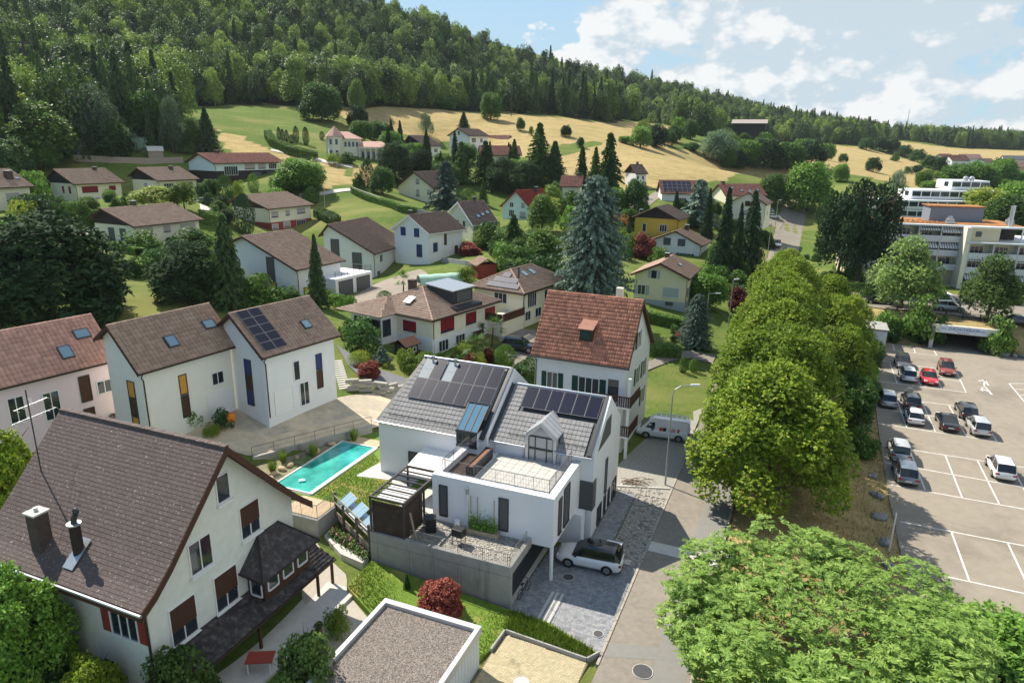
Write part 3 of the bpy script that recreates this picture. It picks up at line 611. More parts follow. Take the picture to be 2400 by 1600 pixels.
def house(name, label, p, wall, tile, wins=(), o=.6, cat='house', group=None, lower=None, tw=.34, tr=.40, fascia=BROWN, wavy=True,
          chim=(), sky=(), hip=None, gutter=COPPER, solars=(), depth_below=2.5, clad=None):
 x, y, z0, rot, L, wf, wb, he, heb, hr = [p[k] for k in ('x', 'y', 'z0', 'rot', 'L', 'wf', 'wb', 'he', 'heb', 'hr')]
 T = thing(name, label, cat, (x, y, z0), rot, group)
 h2 = L/2; e, eb, r = he, heb, he+hr
 # walls: pentagon prism
 of = r-(r-e)*(wf-o)/wf; ob = r-(r-eb)*(wb-o)/wb
 def sect(s): return [(s, -wf+o, -depth_below), (s, wb-o, -depth_below), (s, wb-o, ob-.12), (s, 0, r-.12), (s, -wf+o, of-.12)]
 W = MB(); A = sect(-h2+o); B = sect(h2-o)
 W.add(A+B, [(4, 3, 2, 1, 0), (5, 6, 7, 8, 9)]+[(i, (i+1) % 5, 5+(i+1) % 5, 5+i) for i in range(5)])
 W.obj('wall', wall, T)
 if clad:
  q = MB(); z_ = min(of, ob)-.25; A2 = [(-wf+o, z_), (wb-o, z_), (wb-o, ob-.13), (0, r-.13), (-wf+o, of-.13)]
  q.add([(-h2+o-.03, y_, zz) for y_, zz in A2]+[(-h2+o+.01, y_, zz) for y_, zz in A2], [(4, 3, 2, 1, 0), (5, 6, 7, 8, 9)]+[(i, (i+1) % 5, 5+(i+1) % 5, 5+i) for i in range(5)]); q.obj('gable_cladding', clad, T)
 if lower:
  lw, lh = lower; q = MB(); q.box(-h2+o-.04, h2-o+.04, -wf+o-.04, wb-o+.04, -depth_below, lh); q.obj('base_wall', lw, T)
 # roof slabs
 th = .16
 R = MB()
 for sgn, w_, ze in ((-1, wf, e), (1, wb, eb)):
  a = [(-h2, sgn*w_, ze-th), (h2, sgn*w_, ze-th), (h2, 0, r-th), (-h2, 0, r-th)]; b = [(-h2, sgn*w_, ze), (h2, sgn*w_, ze), (h2, 0, r), (-h2, 0, r)]
  if sgn > 0: a = [a[1], a[0], a[3], a[2]]; b = [b[1], b[0], b[3], b[2]]
  R.hull8(a, b)
 ro = R.obj('roof', fascia, T)
 for sgn, w_, ze in ((-1, wf, e), (1, wb, eb)):
  sl = math.hypot(w_, r-ze); nu = max(4, int((L)/tw)); nv = max(3, int(sl/tr))
  if sgn < 0: tile_field((-h2, -w_-.03, ze+.012), (L, 0, 0), (0, w_, r-ze), nu, nv, tile, parent=ro, wavy=wavy)
  else: tile_field((h2, w_+.03, ze+.012), (-L, 0, 0), (0, -w_, r-ze), nu, nv, tile, parent=ro, wavy=wavy)
 rc = MB(); n = max(3, int(L/.42))
 for i in range(n): a = -h2+L*i/n; rc.tube([(a, 0, r+.015), (a+L/n*.96, 0, r+.035)], .11, 8)
 rc.obj('ridge_tiles', tile, ro, kind='stuff')
 # verge boards
 for s in (-h2-.03, h2):
  V = MB()
  for sgn, w_, ze in ((-1, wf, e), (1, wb, eb)):
   a = [(s, sgn*w_, ze-.26), (s+.03, sgn*w_, ze-.26), (s+.03, 0, r-.26), (s, 0, r-.26)]; b = [(s, sgn*w_, ze+.05), (s+.03, sgn*w_, ze+.05), (s+.03, 0, r+.05), (s, 0, r+.05)]
   if sgn > 0: a = [a[1], a[0], a[3], a[2]]; b = [b[1], b[0], b[3], b[2]]
   V.hull8(a, b)
  V.obj('verge_board', fascia, ro)
 for sgn, w_, ze in ((-1, wf, e), (1, wb, eb)):
  MB().tube([(-h2, sgn*(w_+.07), ze-.05), (h2, sgn*(w_+.07), ze-.05)], .07, 6).obj('gutter', gutter, ro)
 MB().tube([(-h2+.35, -wf-.05, e-.08), (-h2+.5, -wf+o-.02, e-.55), (-h2+o+.12, -wf+o-.06, e-.8), (-h2+o+.12, -wf+o-.06, 0)], .05, 6).obj('downpipe', gutter, T)
 # windows
 for w in wins:
  f, a, z, ww, hh, k = w[:6]
  if f == 'F': window(T, (a, -wf+o-(.04 if lower and z < lower[1] else 0), z), (1, 0), ww, hh, k)
  elif f == 'B': window(T, (a, wb-o, z), (-1, 0), ww, hh, k)
  elif f == '0': window(T, (-h2+o-(.04 if lower and z < lower[1] else 0), a, z), (0, -1), ww, hh, k)
  elif f == '1': window(T, (h2-o, a, z), (0, 1), ww, hh, k)
 # chimneys: (s, side t, height above ridge, size)
 for s, t, hh, sz in chim:
  c = MB(); zb = r-(abs(t)/(wf if t < 0 else wb))*(r-(e if t < 0 else eb))-.3
  c.box(s-sz, s+sz, t-sz, t+sz, zb, r+hh); co = c.obj('chimney', BRICKC, ro)
  MB().box(s-sz-.07, s+sz+.07, t-sz-.07, t+sz+.07, r+hh, r+hh+.08).obj('chimney_cap', ZINC, co)
 def slope(t0):
  w_, ze = (wf, e) if t0 < 0 else (wb, eb); sl = math.hypot(w_, r-ze); c_, s_ = w_/sl, (r-ze)/sl; sg = -1 if t0 < 0 else 1
  return lambda a, b, l: (a, sg*(w_-b*c_)+sg*l*s_, ze+b*s_+l*c_)      # b measured up from the eave
 for s, b, w_, h_, side in sky:
  f = slope(side); q = MB()
  q.hull8([f(s, b, 0), f(s+w_, b, 0), f(s+w_, b+h_, 0), f(s, b+h_, 0)] if side < 0 else [f(s+w_, b, 0), f(s, b, 0), f(s, b+h_, 0), f(s+w_, b+h_, 0)],
    [f(s, b, .24), f(s+w_, b, .24), f(s+w_, b+h_, .24), f(s, b+h_, .24)] if side < 0 else [f(s+w_, b, .24), f(s, b, .24), f(s, b+h_, .24), f(s+w_, b+h_, .24)])
  so = q.obj('skylight', GREYF, ro); g = MB(); e_ = .09
  g.add([f(s+e_, b+e_, .245), f(s+w_-e_, b+e_, .245), f(s+w_-e_, b+h_-e_, .245), f(s+e_, b+h_-e_, .245)], [(0, 1, 2, 3) if side < 0 else (3, 2, 1, 0)]); g.obj('pane', GLASSB, so)
 for s, b, n_, m_, w_, h_ in solars:
  f = slope(-1); solar(ro, lambda a, bb, l: f(s+a, b+bb, l), n_, m_, w_, h_)
 return T
HP = {'pink': {'x': -39.34,'y': 50.89,'z0': 5.72,'rot': 57.5,'L': 13.0,'wf': 3.33,'wb': 2.1,'he': 5.52,'heb': 7.42,'hr': 3.41},'cream': {'x': -29.23,'y': 55.12,'z0': 6.13,'rot': 60.85,'L': 9.29,'wf': 3.29,'wb': 2.02,'he': 5.6,'heb': 7.6,'hr': 3.36},'white6': {'x': -21.94,'y': 60.48,'z0': 5.86,'rot': 57.72,'L': 8.93,'wf': 4.0,'wb': 2.08,'he': 5.66,'heb': 7.47,'hr': 3.25},'red3': {'x': 7.79,'y': 63.53,'z0': 1.87,'rot': -23.97,'L': 9.47,'wf': 4.18,'wb': 5.88,'he': 8.13,'heb': 8.04,'hr': 5.36},'big1': {'x': -20.23,'y': 34.33,'z0': 3.27,'rot': -22.38,'L': 12.4,'wf': 5.73,'wb': 5.68,'he': 5.05,'heb': 4.75,'hr': 5.69},'shed9': {'x': -38.29,'y': 107.0,'z0': 6.89,'rot': 61.35,'L': 10.3,'wf': 10.88,'wb': 3.0,'he': 4.36,'heb': 7.36,'hr': 4.07},'shed10': {'x': -32.87,'y': 136.74,'z0': 3.54,'rot': 72.78,'L': 15.2,'wf': 9.81,'wb': 2.07,'he': 5.63,'heb': 8.33,'hr': 4.96},'blue11': {'x': -16.94,'y': 136.04,'z0': 6.9,'rot': 54.03,'L': 10.98,'wf': 5.39,'wb': 5.02,'he': 5.83,'heb': 5.85,'hr': 3.15},'cream12': {'x': -9.2,'y': 148.51,'z0': 9.79,'rot': 38.82,'L': 6.95,'wf': 5.49,'wb': 3.84,'he': 3.15,'heb': 5.14,'hr': 4.38},'redroof13': {'x': 3.98,'y': 184.13,'z0': 9.89,'rot': 52.22,'L': 11.96,'wf': 5.18,'wb': 5.2,'he': 3.49,'heb': 3.53,'hr': 4.35},'gable14': {'x': -24.67,'y': 197.92,'z0': 13.98,'rot': 66.22,'L': 14.14,'wf': 6.34,'wb': 6.0,'he': 3.5,'heb': 3.34,'hr': 4.1},'y15': {'x': -56.02,'y': 156.19,'z0': 10.3,'rot': 62.84,'L': 13.95,'wf': 8.17,'wb': 4.0,'he': 4.98,'heb': 5.83,'hr': 2.52},'flat16': {'x': -68.27,'y': 125.87,'z0': 12.1,'rot': 64.31,'L': 14.38,'wf': 8.04,'wb': 4.0,'he': 2.74,'heb': 3.59,'hr': 2.61},'flat17': {'x': -103.14,'y': 166.71,'z0': 14.7,'rot': 62.63,'L': 12.3,'wf': 7.0,'wb': 4.0,'he': 4.39,'heb': 5.08,'hr': 3.09},'flat18': {'x': -89.57,'y': 177.01,'z0': 15.55,'rot': 62.2,'L': 12.03,'wf': 7.28,'wb': 4.0,'he': 4.02,'heb': 4.71,'hr': 2.83},'flat19': {'x': -109.86,'y': 142.45,'z0': 15.15,'rot': 64.33,'L': 14.0,'wf': 7.45,'wb': 4.0,'he': 4.22,'heb': 4.91,'hr': 3.34},'long20': {'x': -77.04,'y': 194.67,'z0': 19.72,'rot': 58.03,'L': 22.95,'wf': 6.63,'wb': 6.13,'he': 3.7,'heb': 3.67,'hr': 2.4},'dark21': {'x': -36.3,'y': 266.97,'z0': 25.34,'rot': 58.04,'L': 10.64,'wf': 7.63,'wb': 2.75,'he': 2.96,'heb': 3.83,'hr': 3.61},'white22': {'x': -18.8,'y': 288.35,'z0': 24.99,'rot': 55.4,'L': 14.0,'wf': 5.92,'wb': 5.36,'he': 7.27,'heb': 7.26,'hr': 2.79},'chalet25': {'x': 39.0,'y': 226.23,'z0': 16.31,'rot': 20.8,'L': 4.46,'wf': 4.15,'wb': 3.77,'he': 4.46,'heb': 4.61,'hr': 2.78},'white29': {'x': 36.81,'y': 151.4,'z0': 5.17,'rot': 60.06,'L': 8.1,'wf': 6.06,'wb': 5.91,'he': 3.79,'heb': 4.06,'hr': 2.75},'cream30': {'x': 25.81,'y': 113.8,'z0': 4.05,'rot': 65.94,'L': 10.64,'wf': 4.87,'wb': 4.7,'he': 4.89,'heb': 4.86,'hr': 2.14},'red27': {'x': 71.09,'y': 221.36,'z0': 9.89,'rot': 12.95,'L': 14.5,'wf': 5.09,'wb': 5.0,'he': 4.97,'heb': 4.97,'hr': 3.26}}
# ---------------------------------------------------------------- village houses
WALLWR = WALLW
G1 = 'houses climbing the slope'
def H(k): return HP[k]
house('terraced_house', 'pink terraced house at the left edge with a pinkish tile roof', H('pink'), WALLP, T_PINKB, o=.5, group='row of terraced houses above the courtyard',
      wins=(('F', 1.2, 1.9, 1.1, 2.2, 'w'), ('F', 3.8, 2.6, .75, 2.1, 'n'), ('F', 3.8, .3, .75, 1.6, 'n'), ('F', 5.3, 2.9, 1.1, 1.0, 'w'), ('F', -1.2, 2.4, 1.0, 2.0, 'w')),
      sky=((2.6, 1.1, .95, 1.2, -1), (4.3, 2.6, 1.2, .9, -1)), chim=((-2.5, .6, .9, .4),))
house('terraced_house', 'cream terraced house in the middle of the row with tall ochre panels', H('cream'), WALLC2, T_GREYB, o=.5, group='row of terraced houses above the courtyard',
      wins=(('0', -1.3, 3.2, .8, 1.3, 'o'), ('0', -1.3, 1.6, .8, 1.5, 'n'), ('0', -1.3, .0, .8, 1.5, 'o'), ('F', -.7, 2.7, .6, 1.6, 'o'), ('F', -.7, .7, .6, 1.8, 'n'), ('F', 2.6, 2.6, 1.1, 1.0, 'w'), ('F', 2.6, -.2, 2.4, 2.1, 'g')),
      sky=((-1.2, 1.4, .95, 1.1, -1), (2.7, 2.2, 1.1, .9, -1)))
house('terraced_house', 'white terraced house at the right end of the row carrying a column of solar panels', H('white6'), WALLW, T_GREYB, o=.5, group='row of terraced houses above the courtyard',
      wins=(('0', -1.3, 3.6, .8, 1.3, 'B'), ('0', -1.3, 2.2, .8, 1.3, 'n'), ('0', -1.3, .8, .8, 1.3, 'B'), ('F', -2.2, .0, 1.9, 2.1, 'g'), ('F', .1, .0, .95, 2.1, 'w'), ('F', -.6, 2.6, .6, 1.7, 'w'), ('F', 2.0, 2.9, .6, 1.4, 'B'), ('F', 2.0, 1.1, .6, 1.6, 'n')),
      sky=((1.3, 1.6, .85, .95, -1),), solars=((-3.9, .45, 2, 5, 1.15, .9),))
house('house', 'white house with dark panel strip and ochre shutter behind the narrow spruce', H('shed9'), WALLW, T_GREYB, o=.6, tw=.33, tr=.36,
      wins=(('0', -5.0, 2.0, 1.5, 3.6, 'G'), ('0', -5.3, .6, 1.0, 1.3, 'o'), ('0', -5.9, .6, .4, 1.3, 'w'), ('F', -2.5, .5, 1.8, .9, 'o'), ('F', 3.4, .3, 1.2, 1.7, 'o')))
house('house', 'white house with two dark window strips beside a pair of grey garages', H('shed10'), WALLW, T_DARK, o=.7,
      wins=(('0', -1.0, 3.6, 1.7, 4.2, 'G'), ('0', -1.0, 2.6, 1.7, 1.4, 'b'), ('0', -5.6, 1.9, 1.9, 3.6, 'G'), ('0', -5.6, 1.9, 1.9, 1.4, 'b'), ('F', -4, 3.6, 1.1, 1.3, 'w'), ('F', -5.2, .7, 1.2, 1.3, 'w'), ('F', 1.2, .1, 1.0, 2.1, 'd'), ('F', 3.6, .7, 1.6, 1.5, 'w')))
house('house', 'white house with four blue shutters and a brown tiled gable roof', H('blue11'), WALLW, T_DARK, o=.6, fascia=WHITEF, gutter=WHITEF,
      wins=(('0', 2.0, 5.0, 1.2, 1.5, 'B'), ('0', -1.6, 5.0, 1.2, 1.5, 'B'), ('0', -2.2, 1.2, 1.3, 2.3, 'B'), ('F', -3.2, 2.3, 1.1, 1.6, 'B'), ('F', -.3, 3.3, .6, 2.0, 'n'), ('F', -2.4, -.8, 1.9, 2.0, 'g'), ('F', 2.9, .7, 1.1, 2.1, 'D')), chim=((-4.3, .5, .8, .28),))
house('house', 'pale cream house with three small skylights in a dark roof', H('cream12'), WALLC, T_DARK, o=.5, fascia=WHITEF, gutter=WHITEF,
      wins=(('0', -1.7, 2.3, .9, 1.4, 'w'), ('0', .6, 2.3, .9, 1.4, 'w'), ('0', -2.6, -1.6, 1.6, 1.3, 'b'), ('F', -1.5, -.2, .9, 2.1, 'w'), ('F', 1.2, .2, 1.3, 1.3, 'w')),
      sky=((-1.2, 2.0, .9, .8, -1), (.2, 2.4, .9, .9, -1), (1.7, 2.9, .9, .9, -1)), chim=((1.0, .2, .9, .3),))
house('house', 'pale blue house under a deep red tiled gable roof', H('redroof13'), WALLB, T_RED2, o=.6, fascia=WALLR,
      wins=(('0', 1.6, 1.2, 1.6, 1.6, 'w'), ('0', -2.1, 1.0, 2.0, 1.6, 'b'), ('0', 1.6, 3.6, 1.1, 1.1, 'w'), ('0', -2.1, 3.6, 1.1, 1.2, 'b')), chim=((2, -.8, .7, .4),))
house('house', 'tall cream gable house standing behind a blue cedar', H('gable14'), WALLC, T_DARK, o=.6,
      wins=(('0', -.9, 4.4, 1.2, 1.5, 'b'), ('0', -.9, 1.1, 1.2, 1.9, 'b'), ('0', -4.5, 1.6, 1.4, 1.5, 'b'), ('F', 0, 1, 1.4, 1.3, 'w')))
house('house', 'pale yellow house on a red brick-coloured basement storey', H('y15'), WALLC, T_GREYB, clad=DKWOOD, o=.7, lower=(WALLR, 2.0),
      wins=(('F', -4.6, 3.0, 2.0, 1.3, 'b'), ('F', -.9, 3.1, 1.3, 1.2, 'b'), ('F', 3.2, 3.2, 2.6, 1.3, 'b'), ('F', -4.8, .5, 1.6, 1.1, 'b'), ('F', -1.4, .6, 1.9, 1.2, 'b'), ('F', 2.9, .5, 2.6, 1.3, 'w')))
house('bungalow', 'long brown-roofed bungalow with dark gable and cream walls above leafy shrubs', H('flat16'), WALLC, T_GREYB, clad=DKWOOD, o=.7,
      wins=(('F', -4.4, 1.0, 2.4, 1.3, 'b'), ('F', -.4, 1.1, 1.5, 1.2, 'b'), ('F', 4.0, 1.0, 3.4, 1.3, 'b'), ('0', -4.0, .0, 1.4, 2.1, 'd'), ('0', -1.0, .0, 1.4, 2.1, 'd')), chim=((-.5, .6, .9, .35),))
house('house', 'house with dark red blinds and a brown roof near the left wood', H('flat17'), WALLC, T_GREYB, clad=DKWOOD, o=.7,
      wins=(('F', -2.2, 2.3, 3.8, 1.5, 'r'), ('F', 3.2, 2.6, 1.7, 1.1, 'r'), ('0', -1.5, 2.2, .9, 1.6, 'r'), ('0', -4.0, 2.2, .9, 1.6, 'r'), ('F', 1.6, -.4, 2.5, 1.5, 'r'), ('F', -.8, -.6, 1.2, 1.8, 'b')), chim=((3.0, -.8, .4, .35),))
house('house', 'brown-roofed house with recessed balcony and garage right of the red-blind house', H('flat18'), WALLC, T_GREYB, clad=DKWOOD, o=.7,
      wins=(('F', -2.6, 2.1, 2.6, 1.1, 'w'), ('F', 2.6, 2.2, 2.6, 1.1, 'd'), ('F', 1.8, -.6, 2.6, 2.2, 'g'), ('0', -1.8, 2.1, 1.2, 1.2, 'b')), chim=((2.2, -1.6, .3, .4),))
house('house', 'brown-roofed house cut by the left edge of the picture', H('flat19'), WALLC, T_GREYB, clad=DKWOOD, o=.7,
      wins=(('F', 2.8, 1.4, 2.6, 1.7, 'b'), ('F', -2.6, 1.4, 2.0, 1.6, 'w')), chim=((4.2, -4.0, -.2, .6),), sky=((5.2, 3.2, .9, .7, -1),))
house('house', 'long dark timber house with faded red and blue-grey roof and glazed porch', H('long20'), WALLB, T_OLDRED, o=.8,
      wins=(('F', -6, .6, 4.0, 2.2, 'w'), ('F', 0, 2.0, 3.4, 1.4, 'b'), ('F', 4.0, 2.0, 2.6, 1.4, 'b'), ('F', 7.6, 2.0, 2.6, 1.4, 'w'), ('F', 2, -.4, 3, 1.6, 'd'), ('F', 7, -.4, 3, 1.6, 'd')), lower=(DKWOOD, 1.7), chim=((-5.5, .2, .8, .45),))
house('bungalow', 'small dark-roofed bungalow left of the tall white house', H('dark21'), WALLW, T_DARK, clad=DKWOOD, o=.7, wins=(('F', -2, .7, 1.6, 1.2, 'w'), ('F', 1.8, .7, 2.0, 1.2, 'w')), chim=((2.6, -3, -.2, .25),))
house('apartment_house', 'tall white three-storey house with balconies below the golden field', H('white22'), WALLW, T_DARK, o=.7,
      wins=(('0', 2.2, 5.2, 1.5, 1.5, 'b'), ('0', 2.2, 2.4, 1.5, 1.5, 'b'), ('0', -.2, 7.6, 1.0, 1.3, 'w'), ('F', -3.2, 4.8, 2.6, 1.6, 'w'), ('F', 1.8, 4.9, 1.6, 1.4, 'w'), ('F', -3.2, 1.6, 2.6, 1.6, 'w'), ('F', 1.8, 1.8, 1.6, 1.4, 'w'), ('F', -1, -.6, 2.6, 1.4, 'w')))
def kaux(x, y, z0, rot, L, wf, wb, he, hr): return dict(x=x, y=y, z0=z0, rot=rot, L=L, wf=wf, wb=wb, he=he, heb=he, hr=hr)
for (lab, w_, kk) in (('yellow gabled house with balconies beside the tall white house', WALLY, (-6.17, 300.0, 25.27, 155, 10, 4, 4, 5.2, 2.3)), ('smaller yellow gabled house at the right of the balcony house', WALLY, (-0.02, 306.0, 25.28, 155, 9, 3.4, 3.4, 5.0, 2.2))):
 house('house', lab, kaux(*kk), w_, T_OLDRED, o=.5, wins=(('0', 0, 3.2, 2.2, 1.7, 'w'), ('0', 0, .6, 2.4, 1.8, 'w')))
house('house', 'small cream house with a brown pyramid-like roof behind the big blue spruce', kaux(*(15.75, 190.0, 15.56, -10, 6, 4, 4, 3.0, 2.6)), WALLC, T_OLDRED, o=.6, wins=(('F', 0, .8, 1.4, 1.2, 'w'),), chim=((1.5, .3, .8, .3),))
house('house', 'pinkish-roofed house half hidden among the conifers', kaux(*(-5.19, 240.0, 21.67, 10, 14, 5, 5, 4, 3.0)), WALLC, T_OLDRED, o=.6, wins=(('F', 0, .8, 1.4, 1.2, 'w'),))
house('chalet', 'dark gabled chalet with white lower wall at the edge of the golden field', H('chalet25'), WALLW, T_DARK, clad=DKWOOD, o=.5, wins=(('F', -1.2, .6, .7, 1.2, 'w'), ('F', .6, .6, .7, 1.2, 'w'), ('F', -1.2, 2.8, .7, 1.0, 'w'), ('F', .6, 2.8, .7, 1.0, 'w')), chim=((.5, .1, .8, .3),))
house('house', 'house whose dark red roof carries a field of solar panels beside the lane', kaux(*(47.35, 200.0, 13.35, -3, 12, 5, 4, 3.2, 3.4)), WALLW, T_OLDRED, o=.5, wins=(('F', 0, .8, 2.4, 1.2, 'w'),), solars=((-5.2, .8, 6, 3, 1.3, 1.5),))
house('apartment_house', 'wide house with old red roof and four roof windows at the end of the street', H('red27'), WALLC, T_OLDRED, o=.6,
      wins=(('F', -4, 1.2, 1.3, 1.3, 'w'), ('F', 0, 1.2, 1.3, 1.3, 'w'), ('F', 4.2, 1.2, 1.3, 1.3, 'w')), sky=((-4, 3.4, .9, .9, -1), (-1.2, 2.0, .9, .9, -1), (1.6, 2.0, .9, .9, -1), (4.4, 2.2, .9, .9, -1)), chim=((-5.6, .3, .9, .5),))
house('house', 'brown-roofed gable house just before the wide red-roofed house', kaux(*(64.05, 188.0, 10.9, 60, 9, 5, 5, 4.0, 3.0)), WALLC, T_GREYB, o=.5, wins=(('0', 0, 3.4, 1.2, 1.2, 'n'), ('0', 0, 1.0, 2.2, 1.3, 'b'), ('F', 0, 1.0, 1.2, 1.2, 'b')))
house('house', 'mustard yellow house with a dark gable near the blue conifers', kaux(*(34.24, 160.0, 9.88, 62, 10, 5.5, 5.5, 3.6, 2.6)), WALLK, T_DARK, clad=DKWOOD, o=.6, wins=(('0', 2.6, .5, .8, 1.8, 'w'), ('0', -1.8, .8, 1.6, 1.5, 'w')))
house('house', 'white gable house with dark square windows and a satellite dish', H('white29'), WALLW, T_BROWN, o=.6,
      wins=(('0', 1.8, 3.4, 1.5, 1.4, 'd'), ('0', -1.4, 3.4, 1.5, 1.4, 'd'), ('0', -2.4, .4, 2.4, 1.4, 'wS'), ('F', -.8, .6, 1.0, 1.4, 'wS'), ('F', 1.8, .6, 1.0, 1.4, 'wS')), chim=((2.0, -.8, .8, .4),))
house('house', 'pale yellow gable house with grey shutters beside the street hedge', H('cream30'), WALLY, T_BROWN, o=.55, lower=(LGREYS, .9),
      wins=(('0', 1.0, 4.4, .9, 1.3, 'wL'), ('0', 2.9, 1.6, 1.2, 1.5, 'wL'), ('0', -1.9, 1.5, 2.6, 1.6, 'l'), ('0', -1.8, .3, 1.1, .4, 'd'), ('F', -2.6, 1.6, 1.0, 1.4, 'wS'), ('F', 1.2, 1.6, 1.0, 1.4, 'wS')), chim=((1.4, .3, .7, .35),), sky=((-.6, 2.6, 1.0, .7, -1),))
# the old house with the red tiled roof, green shutters and corner balconies
p = H('red3')
RH = house('town_house', 'tall old white house with a big red tile roof, green shutters and corner balconies', p, WALLW, T_RED, o=.35, tw=.24, tr=.36,
      wins=(('F', -2.6, 5.0, 1.0, 1.6, 'wS'), ('F', 1.0, 5.0, 1.9, 1.6, 'wS'), ('F', -2.6, 2.2, 1.0, 1.6, 'wS'), ('F', 1.0, 2.2, 1.9, 1.6, 'wS'), ('1', -1.5, 8.9, .8, 1.5, 'S'), ('1', .4, 8.9, .8, 1.5, 'S'), ('1', .6, 5.2, .9, 1.6, 'S'), ('1', 3.2, 5.2, .9, 1.6, 'S'), ('1', 3.4, 2.2, .9, 1.6, 'S')), gutter=GREYF)
_h2 = p['L']/2; _s0 = _h2-2.7; _f = -p['wf']+.35
for zz, mt_, nm in ((4.7, BROWN, 'balcony'), (1.9, BROWN, 'balcony')):
 b = MB(); b.box(_s0, _h2+.55, _f-1.1, _f+2.2, zz-.18, zz); bo = b.obj(nm, WALLW, RH)
 q = MB(); n = 16
 for i in range(n+1):
  a = _s0+(_h2+.55-_s0)*i/n; q.box(a-.06, a+.06, _f-1.1, _f-1.06, zz, zz+.95)
  c_ = _f-1.1+3.3*i/n; q.box(_h2+.51, _h2+.55, c_-.07, c_+.07, zz, zz+.95)
 q.box(_s0, _h2+.58, _f-1.14, _f-1.02, zz+.92, zz+1.0); q.box(_h2+.47, _h2+.59, _f-1.1, _f+2.2, zz+.92, zz+1.0)
 q.obj('balcony_railing', mt_, bo)
 MB().box(_h2-1.9, _h2-.9, _f-.02, _f+.05, zz+.02, zz+2.1).obj('balcony_door', GLASS, RH)
MB().box(_h2+.2, _h2+.45, _f-1.0, _f-.75, -.3, 7.4).obj('corner_post', WALLW, RH)
dm = MB()      # small roof dormer
sl = math.hypot(p['wf'], p['hr']); cc, s_ = p['wf']/sl, p['hr']/sl
yb = -p['wf']+2.0*cc; zb = p['he']+2.0*s_
dm.box(-.35, .85, yb-.1, yb+1.3, zb+.1, zb+1.25); do = dm.obj('dormer', BROWN, RH)
MB().box(-.2, .7, yb-.14, yb-.1, zb+.3, zb+1.1).obj('dormer_shutter', GREENS, do)
q = MB(); q.hull8([(-.5, yb-.35, zb+1.22), (1.0, yb-.35, zb+1.22), (1.0, yb+1.9, zb+1.95), (-.5, yb+1.9, zb+1.95)], [(-.5, yb-.35, zb+1.3), (1.0, yb-.35, zb+1.3), (1.0, yb+1.9, zb+2.03), (-.5, yb+1.9, zb+2.03)]); q.obj('dormer_roof', tilem('tile_old_dormer', (0.28, 0.14, 0.10), None, 0), do)
cz = p['he']+p['hr']; MB().box(2.0, 2.6, .2, .8, cz-.6, cz+.9).obj('chimney', WALLC, RH)

# ---------------------------------------------------------------- hipped houses with red blinds and with solar panels
def clip_tri(poly):
 def keep(x, y, z): return bool(inpoly(np.array([x]), np.array([y]), poly)[0])
 return keep
def hip(name, label, o3, rot, E, L, D, rs, re, rt, rh, wall, tile, wins, ov=.6, lower=None):
 T = thing(name, label, 'house', o3, rot)
 W = MB(); W.box(ov, L-ov, ov, D-ov, -2.5, E-.1); W.obj('wall', wall, T)
 if lower: q = MB(); q.box(ov-.12, L-ov+.12, ov-.12, D-ov+.12, -2.5, lower[1]); q.obj('base_wall', lower[0], T)
 A, B, C_, D_ = (0, 0, E), (L, 0, E), (L, D, E), (0, D, E); P, Q = (rs, rt, E+rh), (re, rt, E+rh)
 R = MB(); R.box(0, L, 0, D, E-.22, E-.02); R.add([A, B, C_, D_, P, Q], [(0, 1, 5, 4), (1, 2, 5), (2, 3, 4, 5), (3, 0, 4), (3, 2, 1, 0)]); ro = R.obj('roof', BROWN, T)
 def face(a, b, apex, poly):
  a = np.array(a, float); b = np.array(b, float); U = b-a; un = U/np.linalg.norm(U); v = np.array(apex, float)-a; V = v-un*(v@un)
  nu = int(np.linalg.norm(U)/.34); nv = int(np.linalg.norm(V)/.38)
  tile_field(a+np.array([0, 0, .02]), U, V, nu, nv, tile, parent=ro, keep=clip_tri(poly))
 xy = lambda *p: [q[:2] for q in p]
 face(A, B, P, xy(A, B, Q, P)); face(B, C_, Q, xy(B, C_, Q)); face(C_, D_, P, xy(C_, D_, P, Q)); face(D_, A, P, xy(D_, A, P))
 r = MB()
 for a, b in ((A, P), (B, Q), (C_, Q), (D_, P), (P, Q)): r.tube([(a[0], a[1], a[2]+.05), (b[0], b[1], b[2]+.05)], .1, 8)
 r.obj('ridge_tiles', tile, ro)
 g = MB()
 for a, b in ((A, B), (B, C_), (C_, D_), (D_, A)): g.tube([(a[0], a[1], E-.05), (b[0], b[1], E-.05)], .08, 6)
 g.obj('gutter', COPPER, ro)
 MB().tube([(.3, -.02, E-.1), (ov+.15, ov-.08, E-.6), (ov+.15, ov-.08, 0)], .05, 6).obj('downpipe', COPPER, T)
 for f, a, z, w, h, k in wins:
  d = .13 if lower and z < lower[1] else 0
  if f == 'F': window(T, (a, ov-d, z), (1, 0), w, h, k)
  else: window(T, (ov-d, a, z), (0, -1), w, h, k)
 return T, ro
HA, HAr = hip('house', 'hip-roofed house with dark red blinds and a black dormer box', (-9.2, 76.5, 5.2), 55.5, 4.15, 13.6, 12, 5, 8.6, 6, 2.4, WALLC, T_GREYB,
 (('F', 3.3, 2.0, 2.6, 1.75, 'r'), ('F', 7.9, 2.0, 2.2, 1.6, 'r'), ('F', 11.9, 2.0, 2.3, 1.5, 'r'), ('F', 2.4, -.1, 1.7, 1.3, 'w'), ('F', 5.6, -.1, 1.7, 1.3, 'w'), ('F', 9.2, -1.3, 2.4, 2.3, 'D'), ('0', 4.2, 2.0, 2.2, 1.4, 'r'), ('0', 4.6, .5, .4, .5, 'd'), ('0', 3.9, .5, .4, .5, 'd')), lower=(WALLW, 1.65))
